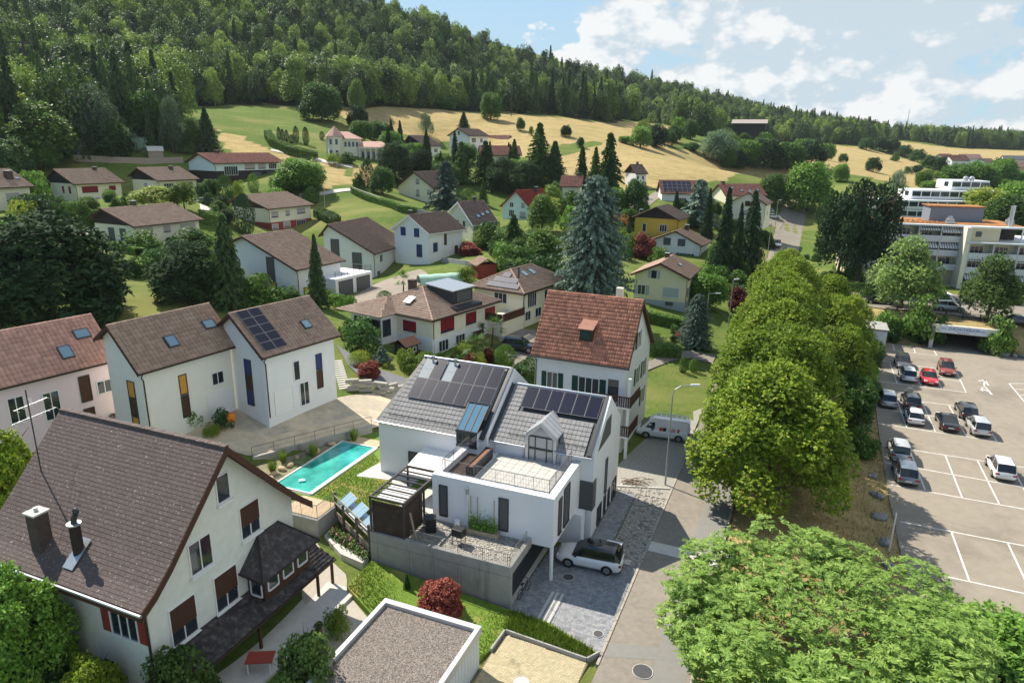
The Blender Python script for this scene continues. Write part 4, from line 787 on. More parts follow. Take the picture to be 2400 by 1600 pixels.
d = MB(); d.hull8([(5.4, 1.5, 4.3), (9.4, 1.5, 4.3), (9.4, 5.6, 4.3), (5.4, 5.6, 4.3)], [(5.4, 1.5, 6.5), (9.4, 1.5, 6.5), (9.4, 5.6, 6.9), (5.4, 5.6, 6.9)]); do = d.obj('dormer', GREYF, HAr)
MB().box(6.2, 9.0, 1.42, 1.5, 5.0, 6.3).obj('dormer_window', BLINDD, do)
MB().hull8([(5.1, 1.2, 6.5), (9.7, 1.2, 6.5), (9.7, 5.8, 6.95), (5.1, 5.8, 6.95)], [(5.1, 1.2, 6.62), (9.7, 1.2, 6.62), (9.7, 5.8, 7.07), (5.1, 5.8, 7.07)]).obj('dormer_roof', ZINC, do)
MB().box(4.6, 9.6, .1, 1.6, 4.2, 4.75).obj('dormer_apron', GREYF, do)
c = MB(); c.box(4.3, 5.1, 7.0, 7.8, 5.5, 7.4); c.obj('chimney', BRICKC, HAr)
s = MB(); s.hull8([(1.6, 6.0, 5.2), (1.6, 5.0, 5.2), (2.7, 5.0, 5.72), (2.7, 6.0, 5.72)], [(1.5, 6.0, 5.32), (1.5, 5.0, 5.32), (2.6, 5.0, 5.85), (2.6, 6.0, 5.85)][::1]); s.obj('skylight', ZINC, HAr)
# the lower wing on its left
wgn = MB(); wgn.box(-2.0, 1.5, 6.3, 11.5, -1.5, 4.0); wg = wgn.obj('glazed_wing', WALLW, HA)
for k in range(3): window(wg, (-2.0, 7.2+k*1.5, 1.6), (0, -1), 1.3, 1.9, 'f')
window(wg, (-1.2, 6.3, 1.6), (1, 0), 1.2, 1.9, 'f')
w = MB(); E_ = 4.05; V = [(-2.6, 5.9, E_), (1.8, 5.7, E_+.1), (1.8, 14, E_), (-2.6, 14, E_), (2.2, 9.4, 5.5)]
w.add(V, [(0, 1, 4), (1, 2, 4), (2, 3, 4), (3, 0, 4), (3, 2, 1, 0)]); wr = w.obj('wing_roof', BROWN, HA)
def wface(a, b, ap):
 a = np.array(a); b = np.array(b); U = b-a; un = U/np.linalg.norm(U); v = np.array(ap)-a; Vv = v-un*(v@un)
 tile_field(a+np.array([0, 0, .02]), U, Vv, int(np.linalg.norm(U)/.34), int(np.linalg.norm(Vv)/.38), T_GREYB, parent=wr, keep=clip_tri([tuple(a[:2]), tuple(b[:2]), tuple(ap[:2])]))
wface(V[3], V[0], V[4]); wface(V[0], V[1], V[4])
HB, HBr = hip('house', 'hip-roofed house with eight grey solar panels and two skylights', (1.56, 88.43, 4.9), 57, 5.2, 12.5, 9.2, 3.6, 9, 4.6, 2.3, WALLC, T_GREYB,
 (('F', 2.9, 2.9, 2.2, 1.9, 'w'), ('F', 7.0, 3.0, 1.5, 1.6, 'w'), ('F', 1.9, 1.2, 1.3, 1.2, 'w'), ('F', 4.6, 1.2, 1.5, 1.2, 'w'), ('0', 4.2, 3.4, 2.0, 1.3, 'w'), ('0', 2.4, -.6, 2.2, 2.2, 'g')))
a = np.array([0, 9.2, 5.2]); 
def fB(u, v, l):   # left slope of the second hip roof
 s_ = 2.3/3.6; n_ = math.hypot(1, s_); return (v/n_+(-l*s_/n_), 9.0-u, 5.2+v*s_/n_+l/n_)
for r_, (u0, n_) in enumerate(((2.6, 4), (3.1, 3), (4.0, 1))):
 solar(HBr, lambda a, b, l, u0=u0, r_=r_: fB(u0+a, .5+r_*1.0+b, l), n_, 1, 1.25, .9, mt=mat('solar_cell_grey', (.10, .10, .125), .6, .1, 6, spec=.2))
def fF(u, v, l):
 s_ = 2.3/4.6; n_ = math.hypot(1, s_); return (u, v/n_-l*s_/n_, 5.2+v*s_/n_+l/n_)
for u0 in (4.6, 6.6):
 q = MB(); q.hull8([fF(u0, 3.0, 0), fF(u0+1, 3.0, 0), fF(u0+1, 4.3, 0), fF(u0, 4.3, 0)], [fF(u0, 3.0, .12), fF(u0+1, 3.0, .12), fF(u0+1, 4.3, .12), fF(u0, 4.3, .12)]); so = q.obj('skylight', GREYF, HBr)
 MB().add([fF(u0+.1, 3.1, .125), fF(u0+.9, 3.1, .125), fF(u0+.9, 4.2, .125), fF(u0+.1, 4.2, .125)], [(0, 1, 2, 3)]).obj('pane', GLASSB, so)
MB().cyl(2.6, 2.6, 5.5, 8.2, .11, 8).obj('flue_pipe', GREYF, HBr)
b = MB(); b.box(-4.6, .6, .4, 3.6, -1, 2.3); bo = b.obj('garage_block', WALLC, HB)
q = MB()
for i in range(22): q.box(-4.7+i*.24, -4.52+i*.24, .22, .28, 2.3, 3.3)
for i in range(14): q.box(-4.76, -4.7, .3+i*.24, .5+i*.24, 2.3, 3.3)
q.box(-4.8, .55, .2, .3, 3.25, 3.33); q.obj('balcony_railing', BROWN, bo)

# garages between the two white shed-roofed houses, garden shed, play house, polytunnel
gb = MB(); GO = (-24.44, 103.78, 6.72)
tg = thing('garage', 'double garage with grey doors under a fenced roof terrace', 'garage', GO, 62)
MB().box(-4.2, 4.2, 0, 6, -2, 2.7).obj('wall', WALLW, tg)
window(tg, (-2, 0, 0), (1, 0), 3.0, 2.2, 'G'); window(tg, (2, 0, 0), (1, 0), 3.0, 2.2, 'G')
q = MB()
for i in range(7): q.box(-4.1+i*1.37, -4.06+i*1.37, .1, .14, 2.7, 3.8)
for z in (3.0, 3.3, 3.55, 3.8): q.box(-4.15, 4.15, .1, .13, z-.015, z+.015)
q.obj('railing', GREYF, tg)
sh = thing('garden_shed', 'dark red wooden garden shed with a ridged roof', 'shed', (-4.92, 113.26, 7.75), 25)
MB().box(-1.7, 1.7, -1.4, 1.4, -.3, 2.2).obj('wall', WALLR, sh)
q = MB(); q.hull8([(-2, -1.8, 2.0), (0, -1.8, 3.1), (0, 1.8, 3.1), (-2, 1.8, 2.0)], [(-2, -1.8, 2.12), (0, -1.8, 3.22), (0, 1.8, 3.22), (-2, 1.8, 2.12)]); q.hull8([(0, -1.8, 3.1), (2, -1.8, 2.0), (2, 1.8, 2.0), (0, 1.8, 3.1)], [(0, -1.8, 3.22), (2, -1.8, 2.12), (2, 1.8, 2.12), (0, 1.8, 3.22)])
ro = q.obj('roof', T_BROWN, sh); tile_field((-2, 1.8, 2.13), (0, -3.6, 0), (2, 0, 1.1), 12, 6, T_BROWN, parent=ro)
ph = thing('play_house', 'little black wooden play house with white windows', 'play house', (-12.27, 75.99, 5.27), 55)
MB().box(-1.0, 1.0, -.9, .9, -.3, 1.5).obj('wall', DKWOOD, ph)
q = MB(); q.hull8([(-1.3, -1.2, 1.4), (1.3, -1.2, 1.4), (1.3, 0, 2.1), (-1.3, 0, 2.1)], [(-1.3, -1.2, 1.48), (1.3, -1.2, 1.48), (1.3, 0, 2.18), (-1.3, 0, 2.18)]); q.hull8([(-1.3, 0, 2.1), (1.3, 0, 2.1), (1.3, 1.2, 1.4), (-1.3, 1.2, 1.4)], [(-1.3, 0, 2.18), (1.3, 0, 2.18), (1.3, 1.2, 1.48), (-1.3, 1.2, 1.48)]); q.obj('roof', BROWN, ph)
for a in (-.5, .4): window(ph, (a, -.9, .6), (1, 0), .4, .5, 'w')
pt_ = MB(); V = []
for j in range(9):
 for i in range(9):
  a = math.pi*i/8; V.append((j*.9, 1.3*math.cos(a), 1.5*math.sin(a)+.06*math.sin(j*2.3)))
pt_.add(V, [(j*9+i, j*9+i+1, j*9+10+i, j*9+9+i) for j in range(8) for i in range(8)])
pt_.obj('polytunnel', mat('netting_pale_green', (.36, .55, .45), .7, .1, 4), label='pale green netting tunnel on the terrace below the shed', cat='tunnel', loc=(-15.15, 107.94, 7.29), rot=25, smooth=True)

# ---------------------------------------------------------------- turreted villa
vo = (-51.78, 228.0, 24.6)
V_ = thing('villa', 'cream villa with arched loggia and a turret under the green meadow', 'villa', vo, 3)
PINKR = tilem('tile_rose', (0.42, 0.26, 0.21), (0.34, 0.22, 0.18), .4)
MB().box(-8, 2, -4, 4, -1.5, 5.6).obj('wall', WALLC, V_)
t = MB(); t.cyl(-5, -4.2, -1.5, 6.4, 2.4, 8); t.obj('turret', WALLC, V_)
t = MB(); t.tube([(-5, -4.2, 6.3), (-5, -4.2, 9.4)], [3.0, .05], 8); t.obj('turret_roof', PINKR, V_)
r = MB(); r.add([(-8.6, -4.6, 5.6), (2.6, -4.6, 5.6), (2.6, 4.6, 5.6), (-8.6, 4.6, 5.6), (-4, 0, 7.8), (-1.5, 0, 7.8)], [(0, 1, 5, 4), (1, 2, 5), (2, 3, 4, 5), (3, 0, 4), (3, 2, 1, 0)]); r.obj('roof', PINKR, V_)
MB().box(2, 11, -3.6, 3, -1.5, 3.2).obj('wing', WALLC, V_)
r = MB(); r.add([(1.9, -5, 3.2), (11.8, -5, 3.2), (11.8, 3.6, 3.2), (1.9, 3.6, 3.2), (3, -.8, 4.9), (9, -.8, 4.9)], [(0, 1, 5, 4), (1, 2, 5), (2, 3, 4, 5), (3, 0, 4), (3, 2, 1, 0)]); r.obj('wing_roof', PINKR, V_)
for k in range(6): MB().cyl(2.6+k*1.7, -4.7, -.8, 3.1, .22, 8).obj('column', WALLC, V_)
q = MB(); q.box(2.3, 11.5, -4.9, -4.5, 2.6, 3.2); q.obj('arcade', WALLC, V_)
for k in range(5): window(V_, (-1.8+0, -4.0, .2) if k == 0 else (-3.0+k*1.2, -4.0, 3.2), (1, 0), .8, 1.5, 'w')
for k in range(5): window(V_, (3.5+k*1.7, -3.6, -.4), (1, 0), .9, 2.2, 'w')
for a in (-.9, .9): window(V_, (-5+a, -6.5, 3.8), (1, 0), .8, 1.6, 'w'); window(V_, (-5+a, -6.5, .3), (1, 0), .8, 1.8, 'w')
MB().box(-11, -8, -6, 2, -2.5, -.2).obj('terrace', WALLC, V_)
# ---------------------------------------------------------------- modern white house (frame FH: s right, t away)
HO = (FO[0], FO[1], 0.0)
MH = thing('modern_house', 'modern white two-wing house with dark solar roofs and a roof terrace', 'house', (HO[0], HO[1], 0), -22)
WH = mat('render_smooth_white', (0.76, 0.77, 0.79), .85, .03, .8, .001, 60)
def ring(n, V): return n
def gable(name, x0, x1, y0, y1, zb, e0, e1, yr, zr, x0b=None, x0r=None, parent=MH):
 """pentagon block; x0b lets the left end run askew"""
 xb = x0 if x0b is None else x0b; xr = (x0+xb)/2 if x0r is None else x0r
 A = [(x0, y0, zb), (xb, y1, zb), (xb, y1, e1), (xr, yr, zr), (x0, y0, e0)]
 B = [(x1, y0, zb), (x1, y1, zb), (x1, y1, e1), (x1, yr, zr), (x1, y0, e0)]
 W = MB(); W.add(A+B, [(4, 3, 2, 1, 0), (5, 6, 7, 8, 9)]+[(i, (i+1) % 5, 5+(i+1) % 5, 5+i) for i in range(5)])
 return W.obj(name, WH, parent)
RV = dict(x0=-7.75, x1=0, y0=0, y1=7.9, e=7.95, yr=4.2, zr=11.0)
gable('right_wing_wall', -8.2, -.28, .0, 7.9, .8, 7.85, 7.85, 4.2, 10.75)
# raised white parapet on the street gable
W = MB()
for (a, b, c_, d_) in (((0, 8.15), (4.2, 11.12), 0, 0), ((4.2, 11.12), (7.9, 8.15), 0, 0)):
 W.hull8([(-.28, a[0], .8), (0, a[0], .8), (0, b[0], .8), (-.28, b[0], .8)], [(-.28, a[0], a[1]), (0, a[0], a[1]), (0, b[0], b[1]), (-.28, b[0], b[1])])
W.obj('gable_parapet', WH, MH)
gable('left_wing_wall', -17.35, -8.25, -.6, 9.9, 1.0, 8.05, 8.05, 4.75, 11.75, x0b=-15.2, x0r=-16.1)
W = MB()
for a, b in (((-.6, 8.35), (4.75, 12.0)), ((4.75, 12.0), (9.9, 8.35))):
 W.hull8([(-8.25, a[0], 4.0), (-8.0, a[0], 4.0), (-8.0, b[0], 4.0), (-8.25, b[0], 4.0)], [(-8.25, a[0], a[1]), (-8.0, a[0], a[1]), (-8.0, b[0], b[1]), (-8.25, b[0], b[1])])
W.obj('gable_parapet', WH, MH)
# roofs
def roof_slopes(name, x0, x1, ye0, ze, yr, zr, ye1, x0b=None, xr0=None, par=MH):
 xb = x0 if x0b is None else x0b; xr = x0 if xr0 is None else xr0
 R = MB()
 R.hull8([(x0, ye0, ze-.12), (x1, ye0, ze-.12), (x1, yr, zr-.12), (xr, yr, zr-.12)], [(x0, ye0, ze), (x1, ye0, ze), (x1, yr, zr), (xr, yr, zr)])
 R.hull8([(xr, yr, zr-.12), (x1, yr, zr-.12), (x1, ye1, ze-.12), (xb, ye1, ze-.12)], [(xr, yr, zr), (x1, yr, zr), (x1, ye1, ze), (xb, ye1, ze)])
 return R.obj(name, GREYF, par)
rL = roof_slopes('left_roof', -17.5, -8.28, -.8, 8.12, 4.75, 11.93, 10.1, x0b=-15.2, xr0=-16.1)
rR = roof_slopes('right_roof', -7.98, -.3, -.25, 8.0, 4.2, 10.95, 8.1)
TG = T_GREY
_tile = None
def tile_mesh(w, h):
 mb = MB(); mb.hull8([(0.012, 0, 0), (w-.012, 0, 0), (w-.012, h+.0, -.02), (0.012, h+.0, -.02)], [(0.012, 0, .05), (w-.012, 0, .05), (w-.012, h+.0, .012), (0.012, h+.0, .012)])
 return mb.mesh('roof_tile', TG)
def lay_tiles(parent, x0, x1, y0, z0, y1, z1, w, h, skip, tmesh, limit=300, shift=False, name='roof_tile', jit=0.0):
 """single tiles, each its own object, on the slope from (y0,z0) up to (y1,z1)"""
 sl = math.hypot(y1-y0, z1-z0); c_, s_ = (y1-y0)/sl, (z1-z0)/sl; ang = math.atan2(s_, c_)
 n = 0; rest = []; half = []
 nv = max(1, round(sl/h)); h = sl/nv; nu = int((x1-x0)/w+.01)
 for j in range(nv):
  for i in range(nu):
   x = x0+(i+(.5*(j % 2) if shift else 0))*w; b = j*h
   if x+w > x1+.01:
    if shift and j % 2: half.append((x, b))
    continue
   if shift and j % 2 and i == 0: half.append((x0, b))
   if skip(x+w/2, b+h/2): continue
   if n < limit:
    o = bpy.data.objects.new(name, tmesh); o.location = (x, y0+b*c_-.02*s_, z0+b*s_+.02*c_); o.rotation_euler = (ang+jit*(random.random()-.5), 0, jit*(random.random()-.5)); put(o, parent=parent); n += 1
   else: rest.append((x, b))
 for x, b in half:
  o = bpy.data.objects.new(name, tmesh); o.location = (x, y0+b*c_-.02*s_, z0+b*s_+.02*c_); o.rotation_euler = (ang, 0, 0); o.scale = (.5, h/.22 if name == 'shingle' else 1, 1); put(o, parent=parent)
 if rest:
  base = [tuple(v.co) for v in tmesh.vertices]; fs = [tuple(p.vertices) for p in tmesh.polygons]; V = []; F_ = []
  for x, b in rest:
   k = len(V); V += [(x+v[0], y0+(b+v[1])*c_-v[2]*s_-.02*s_, z0+(b+v[1])*s_+v[2]*c_+.02*c_) for v in base]; F_ += [tuple(q+k for q in f) for f in fs]
  put(bpy.data.objects.new(name+'s', new_mesh(name+'s', V, F_, list(tmesh.materials))), kind='stuff', parent=parent)
tm = tile_mesh(.33, .42)
slL = math.hypot(5.55, 3.81); slR = math.hypot(4.45, 2.95)
def skL(x, b):
 left = -17.45+(b/slL)*1.4
 if x < left+.16: return True
 if -15.5+.05*0 < x < -8.9 and b > 2.35: return x > -15.75+(b-2.35)*.0
 return -10.35 < x < -8.0 and b < 1.75 or x > -8.45
lay_tiles(rL, -17.48, -8.3, -.83, 8.14, 4.75, 11.95, .33, .42, skL, tm)
def skR(x, b): return (-6.6 < x < -.75 and b > 3.05) or (-5.05 < x < -2.85 and b < 1.75) or x > -.6
lay_tiles(rR, -7.95, -.3, -.28, 8.02, 4.2, 10.97, .33, .42, skR, tm)
MB().tube([(-16.1, 4.75, 12.0), (-8.3, 4.75, 12.0)], .1, 8).obj('ridge_cap', ALU, rL)
MB().tube([(-7.9, 4.2, 11.02), (-.35, 4.2, 11.02)], .1, 8).obj('ridge_cap', ALU, rR)
for nm, P_, x, y0, z0, y1, z1 in (('verge_trim', rL, -8.42, -.85, 8.2, 4.75, 12.03), ('verge_trim', rR, -.46, -.3, 8.08, 4.2, 11.05), ('verge_trim', rR, -7.98, -.3, 8.05, 4.2, 11.0)):
 MB().hull8([(x, y0, z0-.05), (x+.30, y0, z0-.05), (x+.30, y1, z1-.05), (x, y1, z1-.05)], [(x, y0, z0+.09), (x+.30, y0, z0+.09), (x+.30, y1, z1+.09), (x, y1, z1+.07)]).obj(nm, GREYF, P_)
def fL(a, b, l): c_, s_ = 5.55/slL, 3.81/slL; return (a, -.8+b*c_-l*s_, 8.12+b*s_+l*c_)
def fR(a, b, l): c_, s_ = 4.45/slR, 2.95/slR; return (a, -.25+b*c_-l*s_, 8.0+b*s_+l*c_)
SKP = ((0, 1), (2, 1))
solar(rL, lambda a, b, l: fL(-15.75+a, 2.5+b, l), 7, 2, .98, 2.02, .03, skip=SKP)
for i, j in SKP:
 q = MB(); a0 = -15.75+i*1.01; b0 = 2.5+2.05
 for k in range(2): q.hull8([fL(a0, b0+k*1.0, .05), fL(a0+.98, b0+k*1.0, .05), fL(a0+.98, b0+k*1.0+.98, .05), fL(a0, b0+k*1.0+.98, .05)], [fL(a0, b0+k*1.0, .1), fL(a0+.98, b0+k*1.0, .1), fL(a0+.98, b0+k*1.0+.98, .1), fL(a0, b0+k*1.0+.98, .1)])
 q.obj('grey_roof_panel', mat('panel_grey', (.30, .33, .35), .75, .03, 2), rL)
 p0 = fL(a0+.7, b0+1.7, .1); v = MB(); v.cyl(p0[0], p0[1], p0[2]-.1, p0[2]+.45, .1, 10); v.cyl(p0[0], p0[1], p0[2]+.45, p0[2]+.55, .16, 10); v.obj('roof_vent', ZINC, rL)
solar(rR, lambda a, b, l: fR(-6.55+a, 3.2+b, l), 6, 1, .98, 1.95, .03)
def guards(parent, f, x0, x1, b, skip=lambda x: False):
 g = MB(); x = x0
 while x < x1:
  if not skip(x): g.tube([f(x, b, .05), f(x, b+.02, .25), f(x, b+.2, .05)], .014, 4)
  x += .58
 for l in (.12, .22):
  seg = [x0, x1]
  if not skip((x0+x1)/2): g.tube([f(x0, b, l), f(x1, b, l)], .013, 4)
 g.obj('snow_guard', GREYF, parent)
guards(rL, fL, -16.6, -10.5, .75)
guards(rR, fR, -6.6, -5.2, .7); guards(rR, fR, -2.7, -.7, .7)
for P_, x0, x1, y, z in ((rL, -17.5, -8.3, -.88, 8.08), (rR, -7.9, -5.1, -.34, 7.96), (rR, -2.8, -.1, -.34, 7.96)):
 MB().tube([(x0, y, z), (x1, y, z)], .075, 8).obj('gutter', ALU, P_)
for x, y, z1, z0 in ((-7.6, -.12, 7.9, 6.95), (-5.3, -.12, 7.9, 6.95), (-2.5, -.12, 7.9, 6.95)): MB().cyl(x, y, z0, z1, .045, 8).obj('downpipe', ALU, MH)
# glass roof window of the left wing
g = MB(); x0, x1 = -10.3, -8.65
for k in range(4): x = x0+(x1-x0)*k/3; g.hull8([(x-.04, -1.0, 8.62), (x+.04, -1.0, 8.62), (x+.04, 1.2, 10.0), (x-.04, 1.2, 10.0)], [(x-.04, -1.0, 8.74), (x+.04, -1.0, 8.74), (x+.04, 1.2, 10.12), (x-.04, 1.2, 10.12)])
g.box(x0-.05, x1+.05, -1.08, -.96, 8.5, 8.74); g.box(x0-.05, x1+.05, 1.15, 1.25, 9.9, 10.15)
for k in range(4): x = x0+(x1-x0)*k/3; g.box(x-.035, x+.035, -1.05, -.98, 7.55, 8.6)
g.box(x0-.04, x1+.04, -1.06, -.97, 7.4, 7.58); g.box(x0-.04, x1+.04, -1.06, -.97, 7.85, 7.92)
gw = g.obj('glass_bay', GREYF, MH)
MB().add([(x0, -1.0, 8.7), (x1, -1.0, 8.7), (x1, 1.2, 10.08), (x0, 1.2, 10.08)], [(0, 1, 2, 3)]).obj('sloping_pane', GLASSB, gw)
MB().box(x0, x1, -1.03, -1.0, 7.5, 8.6).obj('front_pane', GLASS, gw)
q = MB(); q.box(x0-.06, x0, -1.05, 1.2, 7.5, 8.6); q.box(x1, x1+.06, -1.05, 1.2, 7.5, 8.6); q.box(x0, x1, -.96, -.6, 4.3, 7.4); q.obj('bay_side', WH, gw)
# gabled zinc dormer with terrace door on the right wing
dx0, dx1, dm_ = -5.1, -2.75, -3.93
D = MB(); zf = 6.85; ze_ = 8.95; za = 9.95; y0 = -.28
for sx in (dx0, dx1-.22): D.hull8([(sx, y0, zf), (sx+.22, y0, zf), (sx+.22, 1.9, zf), (sx, 1.9, zf)], [(sx, y0, ze_), (sx+.22, y0, ze_), (sx+.22, 1.9, ze_), (sx, 1.9, ze_)])
D.add([(dx0, y0, ze_-.02), (dx0+.22, y0, ze_-.1), (dm_, y0, za-.24), (dm_, y0, za), (dx0, y0+.2, ze_-.02), (dx0+.22, y0+.2, ze_-.1), (dm_, y0+.2, za-.24), (dm_, y0+.2, za)], [(0, 1, 2, 3), (7, 6, 5, 4), (1, 5, 6, 2)])
D.add([(dx1, y0, ze_-.02), (dx1-.22, y0, ze_-.1), (dm_, y0, za-.24), (dm_, y0, za), (dx1, y0+.2, ze_-.02), (dx1-.22, y0+.2, ze_-.1), (dm_, y0+.2, za-.24), (dm_, y0+.2, za)], [(3, 2, 1, 0), (4, 5, 6, 7), (2, 6, 5, 1)])
ZW = mat('zinc_light', (0.52, 0.53, 0.54), .45, .05, 3, metal=.35)
do = D.obj('dormer', ZW, MH)
R = MB()
for sg, xe in ((-1, dx0-.05), (1, dx1+.05)):
 P0 = [(xe, y0-.03, ze_), (dm_, y0-.03, za+.02), (dm_, 2.75, za+.02), (xe, 1.3, ze_)]
 if sg > 0: P0 = P0[::-1]
 R.hull8([(p[0], p[1], p[2]) for p in (P0 if sg > 0 else P0)], [(p[0], p[1], p[2]+.05) for p in P0])
 for k in range(5):
  y = y0+.1+k*.55; 
  if y > 2.6: continue
  t = min(1, max(0, (y-1.3)/1.45)); R.tube([(xe+(dm_-xe)*t, y, ze_+(za-ze_)*t+.07), (dm_, y, za+.09)], .018, 4)
R.obj('dormer_roof', ZW, do)
G = MB(); a0, a1 = dx0+.24, dx1-.24
for x in (a0, a0+.5, a1-.5, a1): G.box(x-.035, x+.035, y0+.05, y0+.12, zf, ze_)
G.box(a0, a1, y0+.05, y0+.12, zf, zf+.07); G.box(a0, a1, y0+.05, y0+.12, ze_-.12, ze_)
G.tube([(a0, y0+.08, ze_), (dm_, y0+.08, za-.28), (a1, y0+.08, ze_)], .04, 4)
go = G.obj('terrace_door', GREYF, do)
MB().add([(a0, y0+.09, zf), (a1, y0+.09, zf), (a1, y0+.09, ze_), (dm_, y0+.09, za-.3), (a0, y0+.09, ze_)], [(0, 1, 2, 3, 4)]).obj('pane', glassmat('curtain_glass', (.34, .35, .36), .12), go)
q = MB(); q.box(dx1-.02, dx1+.02, .2, 1.4, 7.9, 8.8); q.obj('side_pane', GLASS, do)

# the terrace block cantilevered over the drive
TB = (-9.7, -.95, -5.9, 0.0)
b = MB(); b.box(TB[0], TB[1], TB[2], -.62, 3.95, 7.0)
b.box(TB[0], TB[1], TB[2], TB[2]+.62, 7.0, 7.5); b.box(TB[1]-.55, TB[1], TB[2]+.62, -.01, 7.0, 7.5); b.box(TB[0], TB[0]+.45, TB[2]+.62, -.62, 7.0, 7.5); b.box(TB[0], -8.02, -.62, -.6+.0, 7.0, 7.5)
b.box(TB[0], TB[1], -.62, -.02, 3.95, 6.95)
b.obj('terrace_block', WH, MH)
WALKM = mat('terrace_slab', (0.46, 0.445, 0.41), .8, .06, 3, island=.05)
tp = MB().box(.012, .588, .012, .588, 0, .035).mesh('terrace_slab', WALKM)
for i in range(9):
 for j in range(8):
  x = -7.2+i*.62; y = -5.15+j*.62
  if x+.6 > TB[1]-.6: continue
  o = bpy.data.objects.new('terrace_slab', tp); o.location = (x, y, 7.0); o.scale = (1.03, 1.03, 1); put(o, parent=MH)
MB().box(TB[0]+.5, -7.3, TB[2]+.68, -1.2, 7.0, 7.10).obj('planting_substrate', mat('dark_soil', (0.07, 0.045, 0.035), 1, .3, 8, .03, 20), MH)
MB().box(TB[0]+.75, -8.9, TB[2]+.68, -1.0, 7.10, 7.14).obj('planting_substrate', MATS['dark_soil'], MH) if False else None
pl = MB(); pl.box(-7.9, -7.35, -4.4, -4.33, 7.02, 7.75); pl.box(-7.9, -7.35, -1.05, -.98, 7.02, 7.75); pl.box(-7.9, -7.83, -4.33, -1.05, 7.02, 7.75); pl.box(-7.42, -7.35, -4.33, -1.05, 7.02, 7.75)
plo = pl.obj('planter', GREYF); 
pr_ = thing('planter_box', 'long anthracite planter with bare soil on the roof terrace', 'planter', (HO[0], HO[1], 0), -22); put(plo, parent=pr_)
MB().box(-7.83, -7.42, -4.33, -1.05, 7.1, 7.66).obj('soil', mat('soil_brown', (0.22, 0.11, 0.065), 1, .3, 8, .03, 20), pr_)
def railing(x_, parent, pts, zt, zb, gap=.11, name='railing', m=GREYF, r=.022):
 q = MB()
 for a, b_ in zip(pts[:-1], pts[1:]):
  d = math.dist(a, b_); n = max(1, int(d/gap))
  q.tube([(*a, zt), (*b_, zt)], r, 6); q.tube([(*a, zb+.08), (*b_, zb+.08)], r*.6, 4)
  for i in range(n+1):
   x = a[0]+(b_[0]-a[0])*i/n; y = a[1]+(b_[1]-a[1])*i/n
   q.tube([(x, y, zb), (x, y, zt)], .022 if i in (0, n) or i % 12 == 0 else .0085, 4)
 return q.obj(name, m, parent)
RLc = mat('rail_grey', (.20, .20, .20), .4, .05, 5, metal=.5)
railing(0, MH, [(TB[0]+.5, -1.0), (TB[0]+.5, TB[2]+.6), (TB[1]-.55, TB[2]+.6), (TB[1]-.55, -.5)], 8.42, 7.45, m=RLc)
e = MB(); e.box(TB[0]+.46, TB[1]-.5, TB[2]+.62, TB[2]+.68, 7.0, 7.53); e.box(TB[1]-.6, TB[1]-.54, TB[2]+.62, -.3, 7.0, 7.53); e.obj('terrace_edge', GREYF, MH)
MB().cyl(-1.05, -5.78, 1.45, 3.96, .13, 16).obj('support_post', WALLW, MH)
# windows: front of the block, its street side, the corner window and the street wall
for a, z, w, h in ((-8.85, 4.55, .52, 2.2), (-4.4, 4.5, .58, 2.25)): window(MH, (a, TB[2], z), (1, 0), w, h, 'd')
for a, z, w, h in ((-4.6, 4.4, .55, 2.45), (-3.2, 4.35, 1.15, 2.75)): window(MH, (TB[1], a, z), (0, 1), w, h, 'd')
for a, z, w, h, k in ((3.75, 3.5, .5, 2.7, 'd'), (2.15, 1.75, 1.1, 1.35, 'f'), (3.75, 1.75, .5, 1.35, 'f'), (5.0, 1.75, .5, 1.35, 'f'), (6.7, 1.6, 1.2, 1.5, 'f')): window(MH, (0, a, z), (0, 1), w, h, k)
q = MB(); q.box(-1.22, .03, -.05, .0, 3.8, 6.05); q.box(-.03, .03, 0, .75, 3.8, 6.05)
for i in range(24): z = 3.82+i*.093; q.box(-1.24, .06, -.09, -.05, z, z+.07); q.box(.03, .06, -.05, .78, z, z+.07)
q.obj('corner_blind', BLINDD, MH)
MB().box(-.0, .012, 1.6, 4.9, 7.9, 9.3).obj('gable_glazing', BLINDD, MH) if False else None
q = MB(); q.add([(.012, .9, 7.95), (.012, 4.6, 7.95), (.012, 4.6, 9.6), (.012, 3.1, 9.6)], [(0, 1, 2, 3)]); q.obj('gable_window', BLINDD, MH)
window(MH, (-14.1, -.6, 4.1), (1, 0), 1.1, 1.8, 'd'); window(MH, (-11.4, -.6, 3.8), (1, 0), 2.6, 2.2, 'd')
# retractable awning, lights, hose
aw = thing('awning', 'white terrace awning stretched out from the house wall', 'awning', (HO[0], HO[1], 0), -22)
MB().hull8([(-13.3, -4.0, 6.0), (-10.0, -4.0, 6.0), (-10.0, -.62, 6.55), (-13.3, -.62, 6.55)], [(-13.3, -4.0, 6.03), (-10.0, -4.0, 6.03), (-10.0, -.62, 6.58), (-13.3, -.62, 6.58)]).obj('canvas', mat('canvas_white', (.80, .78, .72), .8, .03, 2), aw)
MB().box(-13.35, -9.95, -4.07, -3.98, 5.93, 6.05).obj('front_rail', WHITEF, aw)
